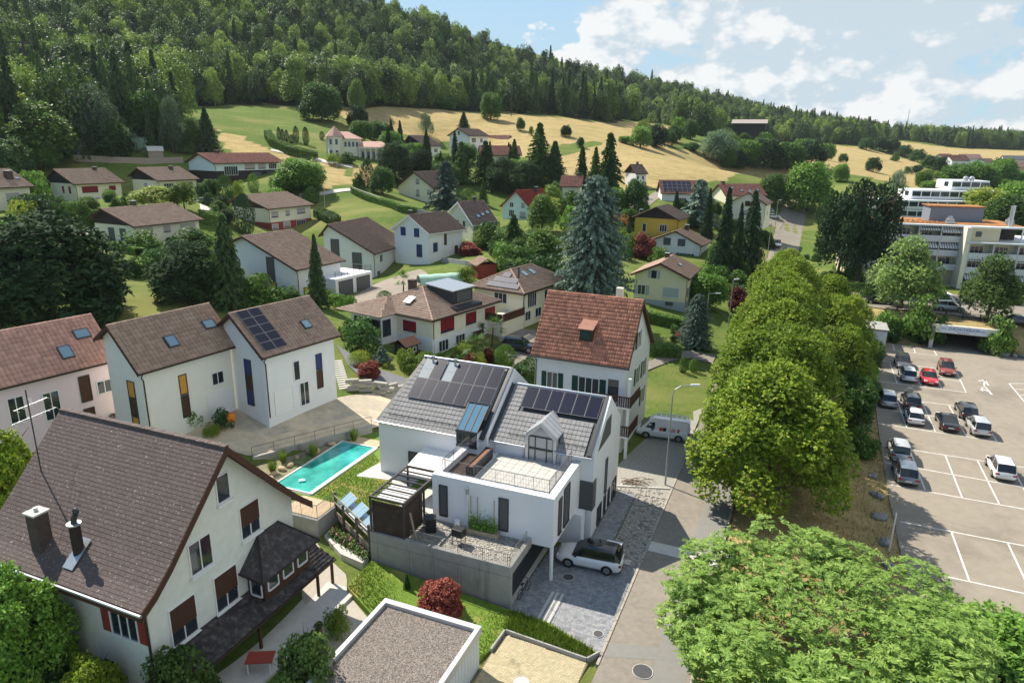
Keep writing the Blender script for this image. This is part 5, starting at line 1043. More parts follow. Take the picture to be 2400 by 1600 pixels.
# ---------------------------------------------------------------- garage terrace, concrete wall, garage door
MG = thing('garage_terrace', 'grey concrete garage block with a gravel terrace on top', 'terrace', (HO[0], HO[1], 0), -22)
GX0, GX1, GY0 = -12.45, -2.4, -9.5
b = MB(); b.box(GX0, GX1, GY0, GY0+.3, .6, 4.4); b.box(GX1-.25, GX1, GY0+.3, TB[2]+.0, 3.75, 4.4); b.box(GX0, GX0+.25, GY0+.3, -5.0, .6, 4.4)
b.obj('concrete_wall', CONC, MG)
q = MB()
for x in (-11.9, -9.5, -7.7, -6.0, -4.1): q.box(x, x+.018, GY0-.004, GY0, .8, 3.7)
q.box(GX0, GX1, GY0-.004, GY0, 3.68, 3.7); q.obj('wall_joint', mat('joint_dark', (.10, .10, .10), .9), MG)
MB().box(GX0+.25, GX1-.25, GY0+.3, TB[2], 3.6, 4.05).obj('gravel_bed', GRAVEL, MG)
MB().box(GX0+.25, TB[0], TB[2], -1.8, 3.2, 4.0).obj('paved_path', CONCL, MG)
dr = MB()
for k in range(2): dr.box(GX1-.35, GX1-.3, GY0+.3+k*3.2, GY0+.3+k*3.2+3.17, 1.5, 3.75)
dr.obj('garage_door', mat('door_anthracite', (.028, .030, .036), .45, .04, 3), MG)
MB().box(GX1-.4, GX1-.02, GY0+.3, -2.5, 1.45, 1.55).obj('threshold', CONCL, MG)
MB().box(GX1-.34, GX1-.30, -3.1, -2.4, 1.5, 3.75).obj('side_wall', MATS['door_anthracite'], MG)
MB().box(-11, -.4, -1.2, -.3, 1.0, 3.95).obj('under_wall', WH, MG)
railing(0, MG, [(-9.4, GY0+.12), (GX1-.12, GY0+.12), (GX1-.12, TB[2]-.6)], 5.2, 4.4, gap=.14, m=RLc)
lg = bpy.data.objects.new('loose_stone', None)
st = MB(); st.sphere((0, 0, 0), .09, 7, 5, (1, .75, .5), .3); stm = st.mesh('pebble', STONEM)
Q = []
for i in range(2600):
 x = GX0+.4+random.random()*(GX1-GX0-.8); y = GY0+.4+random.random()*(TB[2]-GY0-.5); s_ = .03+.05*random.random()
 a = random.random()*3.14; c_, d_ = math.cos(a)*s_, math.sin(a)*s_
 Q.append([(x+c_, y+d_, 4.055), (x-d_, y+c_, 4.07), (x-c_, y-d_, 4.055+s_*.7), (x+d_, y-c_, 4.075)])
put(bpy.data.objects.new('gravel_pebbles', quad_mesh('gravel_pebbles', np.array(Q), STONEM)), kind='stuff', parent=MG)

# pergola with perforated steel shelter
PG = thing('pergola', 'grey steel pergola with a rusty perforated wall panel', 'pergola', (HO[0], HO[1], 0), -22)
px0, px1, py0, py1, pz = -12.4, -9.9, -9.35, -4.6, 6.85
STEEL = mat('steel_grey', (.085, .075, .07), .5, .15, 4, metal=.4)
for x, y in ((px0, py0), (px1, py0), (px0, py1), (px1, py1), (px1, py0+2.6)): MB().box(x-.06, x+.06, y-.06, y+.06, 3.7, pz).obj('post', STEEL, PG)
for y in (py0, py1): MB().box(px0-.06, px1+.06, y-.06, y+.06, pz, pz+.14).obj('beam', STEEL, PG)
for x in (px0, px1): MB().box(x-.06, x+.06, py0+.06, py1-.06, pz, pz+.14).obj('beam', STEEL, PG)
for k in range(1, 7): y = py0+(py1-py0)*k/7; MB().box(px0+.06, px1-.06, y-.035, y+.035, pz+.02, pz+.12).obj('cross_bar', STEEL, PG)
RUST = mat('weathered_steel', (.052, .036, .028), .7, .3, 2, .002, 20, col2=(.12, .075, .05), scale2=1.3, amt2=.3)
q = MB(); q.box(px0+.1, px1-.1, py0+.02, py0+.06, 4.2, 6.7); q.box(px1-.1, px1-.06, py0+.06, py0+2.5, 4.2, 6.7); q.obj('wall_panel', RUST, PG)
q = MB()
for k in range(11): q.box(px0+.22+k*.19, px0+.31+k*.19, py0+.012, py0+.02, 6.38, 6.48)
for k in range(11): q.box(px1-.06, px1-.052, py0+.25+k*.19, py0+.34+k*.19, 6.38, 6.48)
q.obj('perforation', mat('hole_dark', (.01, .01, .01), .9), PG)
MB().hull8([(px0+.15, py0+.2, 6.7), (px1-.15, py0+.2, 6.7), (px1-.15, py0+1.6, 6.75), (px0+.15, py0+1.6, 6.75)], [(px0+.15, py0+.2, 6.74), (px1-.15, py0+.2, 6.74), (px1-.15, py0+1.6, 6.79), (px0+.15, py0+1.6, 6.79)]).obj('roof_sheet', mat('sheet_pale', (.62, .62, .60), .6), PG)
MB().hull8([(px0+.15, py0+1.75, 6.7), (px1-.15, py0+1.75, 6.7), (px1-.15, py0+2.3, 6.72), (px0+.15, py0+2.3, 6.72)], [(px0+.15, py0+1.75, 6.74), (px1-.15, py0+1.75, 6.74), (px1-.15, py0+2.3, 6.76), (px0+.15, py0+2.3, 6.76)]).obj('roof_sheet', MATS['sheet_pale'], PG)
# grill and box, timber plank on the gravel terrace
def at(x, y, z): return FH(x, y, z)
gr = thing('barbecue', 'black covered barbecue trolley on the gravel terrace', 'barbecue', at(-6.7, -7.9, 4.07), -30)
MB().box(-.4, .4, -.3, .3, .55, 1.1).obj('hood', mat('black_paint', (.02, .02, .022), .5), gr, bevel=.04)
q = MB(); [q.box(a, a+.04, b, b+.04, 0, .56) for a in (-.36, .32) for b in (-.26, .22)]; q.obj('legs', GREYF, gr)
for a in (-.36, .34): MB().cyl(a, -.3, .0, .04, .09).obj('wheel', GREYF, gr)
bx = thing('storage_box', 'black box standing beside the pergola panel', 'box', at(-9.1, -7.3, 4.07), 10)
MB().box(-.35, .35, -.35, .35, 0, 1.0).obj('body', MATS['black_paint'], bx, bevel=.03); MB().box(-.38, .38, -.38, .38, 1.0, 1.06).obj('lid', GREYF, bx)
MB().hull8([(-.06, -.03, 0), (.06, -.03, 0), (.06, .03, 0), (-.06, .03, 0)], [(-.5, -.03, 2.1), (-.38, -.03, 2.1), (-.38, .03, 2.1), (-.5, .03, 2.1)]).obj('plank', mat('wood_pale', (.36, .30, .22), .8, .2, 5), label='pale timber plank leaning on the pergola corner', cat='plank', loc=at(-9.2, -9.0, 4.07), rot=-22)
rp = thing('rain_pipe', 'pale standpipe on the front wall of the terrace block', 'pipe', at(-7.0, -6.0, 4.0), -22)
MB().cyl(0, 0, 0, 3.0, .06).obj('pipe', WHITEF, rp); MB().cyl(0, 0, 2.6, 3.05, .1).obj('collar', ZINC, rp)
for i, a in enumerate((-6.7, -6.2, -5.0)): MB().box(-.025, .025, -.025, .025, 0, 2.3).obj('garden_stake', MATS['wood_pale'], label=['first of three thin stakes left of the tomato plants', 'second of three thin stakes above the tomato plants', 'third of three thin stakes right of the tomato plants'][i], cat='stake', loc=at(a, -6.1, 4.3), rot=-22, group='stakes by the raised bed')
bed = thing('raised_bed', 'low wooden raised bed with leafy plants at the white wall', 'planter', at(-5.7, -6.35, 4.05), -22)
MB().box(-1.15, 1.15, -.25, .25, 0, .35).obj('frame', MATS['wood_pale'], bed)
MB().cyl(0, 0, 0, .6, .2).obj('bucket', WHITEF, label='pale bucket beside the raised bed', cat='bucket', loc=at(-7.6, -6.35, 4.07))

# ---------------------------------------------------------------- garden with the natural pool
def fpoly(pts): return [FH(*p) for p in pts]
garden = fpoly([(-27.2, -4.6), (-24.6, -7.2), (-19.9, -8.65), (-17.4, -8.65), (-17.6, -6.5), (-12.5, -5.0), (-10, -4.6), (-10, -.4), (-17.2, -.4), (-15.5, 9.8), (-20.2, 8.6), (-22.4, 5.4), (-23.6, 3.0)])
LAWN = mat('lawn', (.12, .20, .025), .95, .25, 3.0, .03, 30, col2=(.30, .26, .08), scale2=.45, amt2=.55)
MB().prism(garden, 2.0, 3.66).obj('garden_terrace', LAWN, kind='structure')
POOLX0, POOLX1, POOLY0, POOLY1 = -23.45, -20.2, -5.9, 2.75
MB().prism(fpoly([(-23.6, -6.1), (-20.0, -6.1), (-20.0, 2.9), (-23.6, 2.9)]), 3.0, 3.70).obj('pool_surround', CONCL, kind='structure') 
wm, nt, bb = _nodes('pool_water')
N = nt.nodes; L = nt.links
geo = N.new('ShaderNodeNewGeometry'); nz = N.new('ShaderNodeTexNoise'); nz.inputs['Scale'].default_value = .55; nz.inputs['Detail'].default_value = 4; L.new(geo.outputs['Position'], nz.inputs[0])
cr = N.new('ShaderNodeValToRGB'); cr.color_ramp.elements[0].color = (.015, .22, .19, 1); cr.color_ramp.elements[1].color = (.06, .42, .36, 1); cr.color_ramp.elements[0].position = .35; cr.color_ramp.elements[1].position = .62
L.new(nz.outputs[0], cr.inputs[0]); L.new(cr.outputs[0], bb.inputs['Base Color']); bb.inputs['Roughness'].default_value = .06
nb = N.new('ShaderNodeTexNoise'); nb.inputs['Scale'].default_value = 5; nb.inputs['Detail'].default_value = 3; L.new(geo.outputs['Position'], nb.inputs[0]); bp = N.new('ShaderNodeBump'); bp.inputs['Distance'].default_value = .02; bp.inputs['Strength'].default_value = .4
L.new(nb.outputs[0], bp.inputs['Height']); L.new(bp.outputs[0], bb.inputs['Normal'])
pool = thing('swimming_pool', 'turquoise swimming pool along the garden lawn', 'pool', (HO[0], HO[1], 0), -22)
MB().box(POOLX0, POOLX1, POOLY0, POOLY1, 3.5, 3.73).obj('water', wm, pool)
cp = MB(); cp.box(POOLX1, POOLX1+.32, POOLY0, POOLY1, 3.66, 3.80); cp.box(POOLX0-.12, POOLX0, POOLY0, POOLY1, 3.66, 3.80); cp.box(POOLX0-.12, POOLX1+.32, POOLY0-.12, POOLY0, 3.66, 3.80); cp.box(POOLX0-.12, POOLX1+.32, POOLY1, POOLY1+.14, 3.66, 3.8); cp.obj('coping', mat('coping', (.62, .62, .60), .6, .04, 3), pool)
rb = thing('pool_robot', 'small pale cleaning float in the pool', 'pool cleaner', at(-21.9, -4.6, 3.74), 20)
MB().box(-.25, .25, -.18, .18, 0, .14).obj('body', mat('pale_cyan', (.45, .8, .78), .5), rb, bevel=.04); MB().tube([(-.2, 0, .14), (0, 0, .26), (.2, 0, .14)], .02, 6).obj('handle', WHITEF, rb)
DECK = mat('deck_boards', (.50, .38, .25), .8, .12, 4, .002, 30, island=.14)
def deck(name, x0, x1, y0, y1, z, n, along='x'):
 T = thing(name, {'a': 'pale timber deck beyond the far end of the pool', 'b': 'pale timber deck at the near end of the pool'}[along], 'deck', (HO[0], HO[1], 0), -22)
 w = (x1-x0)/n
 me = MB().box(.008, w-.008, y0, y1, z, z+.04).mesh('board', DECK)
 for i in range(n): o = bpy.data.objects.new('board', me); o.location = (x0+i*w, 0, 0); put(o, parent=T)
 return T
deck('timber_deck', -22.9, -20.0, 2.95, 4.2, 3.72, 20, 'a')
deck('timber_deck', -20.35, -17.4, -8.6, -6.35, 3.70, 20, 'b')
MB().prism(fpoly([(-20.5, -8.8), (-17.25, -8.8), (-17.25, -6.3), (-20.5, -6.3)]), 1.2, 3.69).obj('retaining_wall', CONC, label='concrete retaining wall carrying the near timber deck', cat='wall')
MB().prism(fpoly([(-18.7, -2.1), (-15.7, -1.6), (-14.0, -3.6), (-13.8, -.7), (-17.2, -.7), (-17.3, .8), (-18.2, .8)]), 3.0, 3.70).obj('paved_terrace', CONCL, kind='structure')
T = thing('railing', 'thin metal railing round the near timber deck', 'railing', (HO[0], HO[1], 0), -22)
railing(0, T, [(-20.2, -8.65), (-17.35, -8.65), (-17.35, -6.5)], 4.75, 3.7, gap=.12, m=RLc)
# long retaining wall and handrail between the pool garden and the yard
p0 = np.array(FH(-27.4, -3.8)); p1 = np.array(FH(-22.2, 5.6)); d = (p1-p0)/np.linalg.norm(p1-p0); nrm = np.array([-d[1], d[0]])
MB().prism([tuple(p0), tuple(p1), tuple(p1+nrm*.25), tuple(p0+nrm*.25)], 3.0, 4.35).obj('retaining_wall', CONC, label='long low concrete wall between the pool bed and the yard', cat='wall')
T = thing('handrail', 'thin grey handrail along the long concrete wall', 'railing')
q = MB(); Lw = np.linalg.norm(p1-p0)
for k in range(7): a = p0+d*(Lw*k/6)+nrm*.12; q.cyl(a[0], a[1], 4.35, 5.2, .02, 6)
a = p0+nrm*.12; b = p1+nrm*.12; q.tube([(a[0], a[1], 5.2), (b[0], b[1], 5.2)], .022, 6); q.tube([(a[0], a[1], 4.8), (b[0], b[1], 4.8)], .012, 6); q.obj('rail', GREYF, T)
# boulders, plants bed beside the pool
bedp = [FH(-23.7, -5.9), FH(-23.7, 2.8)]
BOUL = mat('boulder', (.40, .31, .19), .85, .25, 3, .02, 9, island=.2)
MB().prism(fpoly([(-27.2, -4.2), (-24.6, -7.0), (-23.62, -6.1), (-23.62, 2.8), (-23.6, 2.9), (-23.9, 2.4)]), 3.2, 3.72).obj('pool_bed', mat('pond_gravel', (.22, .20, .12), 1, .4, 7, .04, 9), kind='structure')
bl = MB(); bl.sphere((0, 0, 0), 1, 14, 9, (1, .72, .55), .08); blm = bl.mesh('boulder', BOUL, True)
for i, (px, py, r) in enumerate(((-24.35, -.1, .62), (-24.4, -2.9, .38), (-24.6, -3.7, .42), (-24.7, -4.6, .36), (-24.3, -5.3, .34), (-23.9, 1.8, .4), (-24.9, -1.5, .3))):
 o = bpy.data.objects.new('boulder', blm); o.location = at(px, py, 3.72+r*.3); o.scale = (r, r*.9, r); o.rotation_euler = (0, 0, i*1.3)
 put(o, ['largest tan boulder beside the middle of the pool', 'tan boulder next to the lily patch', 'yellowish boulder left of the lily patch', 'small tan boulder near the pool corner', 'lowest small boulder at the near pool corner', 'tan boulder near the far deck', 'small boulder close against the concrete wall'][i], 'boulder', 'boulders along the pool')
# greenhouse wall with leaning glass lids, flower bed
GW = thing('garden_fence', 'weathered timber fence with steel posts below the lawn', 'fence', (HO[0], HO[1], 0), -22)
for x, y in ((-17.3, -6.6), (-15.7, -7.9), (-13.9, -8.9), (-12.6, -9.4)): MB().box(x-.07, x+.07, y-.07, y+.07, 2.0, 4.8).obj('post', STEEL, GW)
WOODG = mat('wood_grey', (.30, .26, .21), .85, .2, 3)
def lbox(a, b, z0, z1, th=.05):
 d = math.dist(a, b); nx, ny = -(b[1]-a[1])/d*th, (b[0]-a[0])/d*th
 return MB().prism([a, b, (b[0]+nx, b[1]+ny), (a[0]+nx, a[1]+ny)], z0, z1)
A_, B_ = (-17.3, -6.75), (-12.6, -9.5)
for z0, z1 in ((4.55, 4.65), (4.0, 4.1), (3.15, 3.4), (2.85, 3.1)): lbox(A_, B_, z0, z1).obj('rail' if z0 > 3.5 else 'board', WOODG, GW)
lbox((-17.2, -6.72), (-12.6, -9.42), 1.8, 2.8, .03).obj('glazing', glassmat('greenhouse_glass', (.10, .13, .12), .08), GW)
for i, (x, y) in enumerate(((-16.3, -6.5), (-14.7, -7.4), (-13.2, -8.2))):
 T = thing('cold_frame', ['leftmost glass cold frame propped open behind the fence', 'middle glass cold frame propped open behind the fence', 'rightmost glass cold frame propped open beside the pergola'][i], 'cold frame', at(x, y, 3.68), -52, group='glass cold frames')
 MB().box(-.65, .65, -.5, .5, 0, .3).obj('base', ALU, T)
 q = MB(); q.hull8([(-.6, -.5, .3), (.6, -.5, .3), (.6, .45, .85), (-.6, .45, .85)], [(-.6, -.5, .33), (.6, -.5, .33), (.6, .45, .88), (-.6, .45, .88)]); q.obj('glass_lid', glassmat('lid_glass', (.25, .38, .45), .05), T)
 q = MB(); q.tube([(-.62, -.52, .33), (.62, -.52, .33), (.62, .47, .9), (-.62, .47, .9), (-.62, -.52, .33)], .03, 4); q.tube([(0, -.5, .34), (0, .46, .9)], .02, 4); q.obj('lid_frame', WHITEF, T)
MB().prism(fpoly([(-17.0, -7.6), (-12.6, -9.6), (-12.6, -10.3), (-14.5, -10.0), (-16.9, -8.6)]), 1.2, lambda x, y: 2.5).obj('flower_bed_wall', CONCL, label='pale concrete edge wall of the flower bed below the fence', cat='wall')
# ---------------------------------------------------------------- the courtyard, front drive, gravel court, lawns, paths
YARD = mat('yard_asphalt', (.40, .35, .27), .95, .15, 1.5, .004, 60, col2=(.62, .52, .37), scale2=.22, amt2=.8)
yl = fpoly([(-27.6, -3.9), (-20.9, 5.6), (-23.5, 13.4), (-27.9, 9.3), (-30.3, 8.0)]); 
drape('courtyard', [FH(*q) for q in ((-35.5, -4.6), (-27.6, -3.6), (-24.9, 1.1), (-22.1, 6.1), (-20.5, 10))], [FH(*q) for q in ((-36, .5), (-31.5, 1.5), (-29.5, 4.5), (-27.6, 9.4), (-24.5, 13.8))], YARD, .08, 1.2, nx=8)
SANDY = mat('yard_sand', (.58, .47, .32), .95, .18, 1.2, .006, 40, col2=(.46, .40, .30), scale2=.5, amt2=.4)
drape('courtyard_sand', [FH(*q) for q in ((-34, -4.4), (-27.7, -3.2), (-25.1, 1.2), (-22.3, 6.3))], [FH(*q) for q in ((-34, -1.5), (-28.6, -.9), (-26.6, 2.6), (-24.6, 7.2))], SANDY, .10, 1.0, nx=5)
PAVE = mat('paving_blue', (.24, .25, .265), .85, .10, 1.2, island=.22, col2=(.34, .34, .34), scale2=2.5, amt2=.6)
MB().prism(fpoly([(-2.5, -9.7), (-2.2, -2.4), (-.9, -.3), (.1, -.05), (.1, 8.1), (1.7, 8.0), (1.65, -1.6), (4.0, -2.2), (3.9, -11.2), (3.2, -11.9)]), .8, 1.53).obj('driveway', mat('paving_joint', (.16, .16, .17), .9, .1, 4), kind='structure')
nst = []
pv = []
poly = [(-2.4, -9.6), (-2.15, -2.5), (-.85, -.4), (.1, -.15), (.15, 8.0), (1.6, 7.9), (1.6, -1.7), (3.9, -2.3), (3.8, -11.1), (3.1, -11.8)]
j = 0; y = -11.8
while y < 8:
 h = .20 if j % 3 else .16; x = -2.6-(j % 2)*.12
 while x < 4:
  w = .16+.16*random.random()
  if inpoly(np.array([x+w/2]), np.array([y+h/2]), poly)[0]:
   zz = 1.535+random.random()*.006; g = .008
   pv.append([(*FH(x+g, y+g), zz), (*FH(x+w-g, y+g), zz), (*FH(x+w-g, y+h-g), zz), (*FH(x+g, y+h-g), zz)])
  x += w
 y += h; j += 1
put(bpy.data.objects.new('paving_stones', quad_mesh('paving_stones', np.array(pv), PAVE)), kind='stuff')
for i, x in enumerate((-.55, -.25, .1)):
 MB().prism(fpoly([(x, -10.2), (x+.17, -10.2), (x+.17, -6.9), (x, -6.9)]), 1.5, 1.546).obj('drain_strip', CONCL, kind='structure')
MB().prism(fpoly([(-1.7, 8.2), (1.8, 7.9), (4.15, 8.0), (4.3, 30), (-1, 30)]), .8, 1.56).obj('gravel_court', GRAVEL, kind='structure')
MB().prism(fpoly([(1.75, -1.7), (4.05, -2.2), (4.1, 7.9), (1.75, 7.8)]), .8, 1.545).obj('stone_bed', GRAVEL, kind='structure')
MB().prism(fpoly([(-1.5, 8.0), (4.1, 9.75), (4.1, 9.9), (-1.5, 8.2)]), 1.4, 1.66).obj('bed_edging', CONCL, label='pale edging strip between gravel court and stone bed', cat='edging')
peb = MB(); peb.sphere((0, 0, 0), 1, 7, 5, (1, .8, .6), .4); pm_ = peb.mesh('p', STONEM); PV_ = np.array([v.co[:] for v in pm_.vertices]); PF = [tuple(p.vertices) for p in pm_.polygons]
V = []; F_ = []
for i in range(900):
 x = 1.8+random.random()*2.3; y = -2+random.random()*11.6; s_ = .04+.12*random.random()**2; a = random.random()*6
 R_ = np.array([[math.cos(a), -math.sin(a), 0], [math.sin(a), math.cos(a), 0], [0, 0, 1]]); k = len(V)
 V += list((PV_*s_)@R_.T+np.array([*FH(x if y < 7.8 else x-3*random.random(), y), 1.56])); F_ += [tuple(q+k for q in f) for f in PF]
put(bpy.data.objects.new('bed_cobbles', new_mesh('bed_cobbles', V, F_, STONEM)), kind='stuff')
# lawn strip in front of the garage wall, yellow paved court, walled edging
lawnf = fpoly([(-12.3, -9.7), (-2.4, -9.75), (.2, -9.9), (3.6, -11.2), (3.2, -11.95), (-1.9, -11.65), (-2.0, -13.4), (-2.4, -14.6), (-8.1, -14.6), (-12.2, -12.6)])
MB().prism(lawnf, .6, lambda x, y: 1.62+max(0, min(.75, (-FH.inv(x, y)[0]-6)*.12))).obj('front_lawn', LAWN, kind='structure')
for a, b in (((-2.0, -13.45), (-1.9, -11.6)), ((-1.9, -11.6), (3.2, -11.98)), ((3.2, -11.98), (3.7, -11.2))):
 d = math.dist(a, b); nx, ny = (b[1]-a[1])/d*.1, -(b[0]-a[0])/d*.1
 MB().prism(fpoly([a, b, (b[0]+nx, b[1]+ny), (a[0]+nx, a[1]+ny)]), 1.0, 1.78).obj('edging_wall', CONC, kind='structure')
MB().prism(fpoly([(-2.1, -19.5), (2.9, -19.5), (3.35, -12.1), (-1.8, -11.8), (-1.95, -14.0)]), .6, 1.52).obj('yellow_court', mat('joint_brown', (.17, .14, .09), .95, .2, 4), kind='structure')
YB = mat('paver_yellow', (.42, .36, .23), .9, .12, 4, island=.14, col2=(.22, .20, .12), scale2=1.0, amt2=.25)
ypoly = [(-1.95, -19.4), (2.8, -19.4), (3.25, -12.2), (-1.7, -11.9), (-1.85, -14.0)]
one = MB(); q_ = .11; one.prism([(0, 0), (.2, .0), (.2, .1), (0, .1)], 0, .012); 
pv = []; nb_ = 0
bm_ = MB().box(.006, .194, .006, .094, 0, .014).mesh('paving_brick', YB)
cand = []
for j in range(90):
 for i in range(60):
  # herringbone laid at 45 degrees
  for k in range(2):
   bx_, by_ = (i-30)*.2, (j-45)*.2
   x, y = bx_+(j % 2)*.0, by_
   u0, v0 = (i*.2+((j+k) % 2)*.1, j*.1) 
  u, v = i*.2+(j % 2)*.1-5, j*.1-4.5
  c_ = math.sqrt(.5); x = (u*c_-v*c_)+.8; y = (u*c_+v*c_)-15.8
  if inpoly(np.array([x]), np.array([y]), ypoly)[0]: cand.append((x, y))
cand.sort(key=lambda p: -p[1])
F45 = -22+45
for n_, (x, y) in enumerate(cand):
 zz = 1.522
 if n_ < 300:
  o = bpy.data.objects.new('paving_brick', bm_); o.location = at(x, y, zz); o.rotation_euler = (0, 0, math.radians(F45)); put(o)
  o['kind'] = 'structure'
 else:
  f = FR(at(x, y, 0)[:2], F45); pv.append([(*f(.006, .006), zz+.012), (*f(.194, .006), zz+.012), (*f(.194, .094), zz+.012), (*f(.006, .094), zz+.012)])
put(bpy.data.objects.new('paving_bricks', quad_mesh('paving_bricks', np.array(pv), YB)), kind='stuff')
ypar = bpy.data.objects['yellow_court']
for o in list(COL.objects):
 if o.name.startswith('paving_brick') and not o.name.startswith('paving_bricks'):
  o.parent = ypar
  if 'kind' in o: del o['kind']
# flat garage roof with grey rim in the foreground
FG = thing('flat_garage', 'flat gravel-roofed garage with a pale metal rim in the foreground', 'garage', (HO[0], HO[1], 0), -22)
MB().box(-7.95, -2.1, -23, -14.7, .8, 3.7).obj('wall', mat('cladding_pale', (.62, .66, .68), .6, .03, 3), FG)
q = MB()
for k in range(22): q.box(-2.1, -2.085, -22.6+k*.36, -22.42+k*.36, 1.5, 3.68)
q.obj('cladding_rib', MATS['cladding_pale'], FG)
q = MB(); q.box(-8.05, -2.0, -14.95, -14.6, 3.6, 4.1); q.box(-8.05, -7.8, -23, -14.95, 3.6, 4.1); q.box(-2.25, -2.0, -23, -14.95, 3.6, 4.1); q.obj('roof_rim', ZW, FG)
RG = mat('roof_gravel', (.215, .185, .16), 1, .55, 16, .02, 30, col2=(.34, .13, .04), scale2=.28, amt2=.05)
MB().box(-7.8, -2.25, -23, -14.95, 3.5, 3.86).obj('roof_gravel', RG, FG)
Q = []
for i in range(9000):
 x = -7.75+random.random()*5.45; y = -21+random.random()*6.0; s_ = .02+.02*random.random(); a = random.random()*6.28; c_, d_ = math.cos(a)*s_, math.sin(a)*s_
 Q.append([(x+c_, y+d_, 3.862), (x-d_, y+c_, 3.88), (x-c_, y-d_, 3.865+s_*.5), (x+d_, y-c_, 3.87)])
put(bpy.data.objects.new('roof_pebbles', quad_mesh('roof_pebbles', np.array(Q), mat('pebble_mixed', (.30, .26, .23), .9, .2, 4, island=.6))), kind='stuff', parent=FG)
# path of grey pavers between the old house and the lawn
PTH = mat('path_paver', (.42, .38, .32), .9, .08, 4, island=.15)
drape('garden_path', [FH(*q) for q in ((-19.5, -9.3), (-17.2, -9.2), (-15.6, -10.2), (-13.2, -11.2), (-12.2, -12.6), (-8.6, -14.6), (-8.3, -16.5))], [FH(*q) for q in ((-19.8, -10.4), (-17.6, -10.6), (-16.2, -12.0), (-15.2, -13.2), (-14.2, -14.4), (-11.2, -16.4), (-9.8, -17.6))], PTH, .05, .6, nx=6)
# ---------------------------------------------------------------- vegetation
L_BEECH = leafmat('leaf_beech', (.042, .106, .018), (.092, .180, .029), (.210, .297, .046))
L_DARK = leafmat('leaf_dark', (.021, .061, .017), (.046, .111, .028), (.101, .191, .046))
L_MID = leafmat('leaf_mid', (.042, .117, .018), (.097, .207, .028), (.202, .339, .052))
L_HORN = leafmat('leaf_hornbeam', (.08, .16, .014), (.19, .29, .022), (.46, .50, .05), .38, ov=.10)
L_ASH = leafmat('leaf_ash', (.08, .16, .028), (.18, .30, .055), (.38, .50, .13), .35, ov=.08)
L_LINDEN = leafmat('leaf_linden', (.042, .101, .023), (.118, .201, .040), (.302, .403, .127), .4)
L_YEL = leafmat('leaf_yellowgreen', (.084, .159, .017), (.185, .286, .034), (.420, .400, .060), .4)
L_SILV = leafmat('leaf_silver', (.076, .138, .081), (.160, .254, .172), (.353, .488, .414), .3)
L_GREY = leafmat('leaf_willow', (.059, .111, .046), (.109, .180, .092), (.185, .276, .149), .35)
L_CONI = leafmat('needle_dark', (.015, .045, .017), (.034, .076, .025), (.084, .127, .046), .15, rough=.85)
L_CONY = leafmat('needle_green', (.018, .058, .014), (.050, .111, .023), (.134, .201, .046), .2, rough=.85)
L_BLUE = leafmat('needle_blue', (.055, .095, .072), (.12, .18, .135), (.26, .34, .26), .15, rough=.85)
L_RED = leafmat('leaf_red', (.10, .018, .015), (.22, .045, .035), (.38, .14, .09), .35)
L_ORG = leafmat('leaf_orange', (.22, .09, .03), (.34, .16, .05), (.42, .26, .09), .35)
L_HEDGE = leafmat('leaf_hedge', (.029, .085, .014), (.076, .159, .023), (.168, .276, .046), .3)
BARK = mat('bark', (.085, .065, .05), .95, .3, 5, .02, 14)
BARKL = mat('bark_light', (.20, .17, .13), .95, .25, 5, .01, 14)

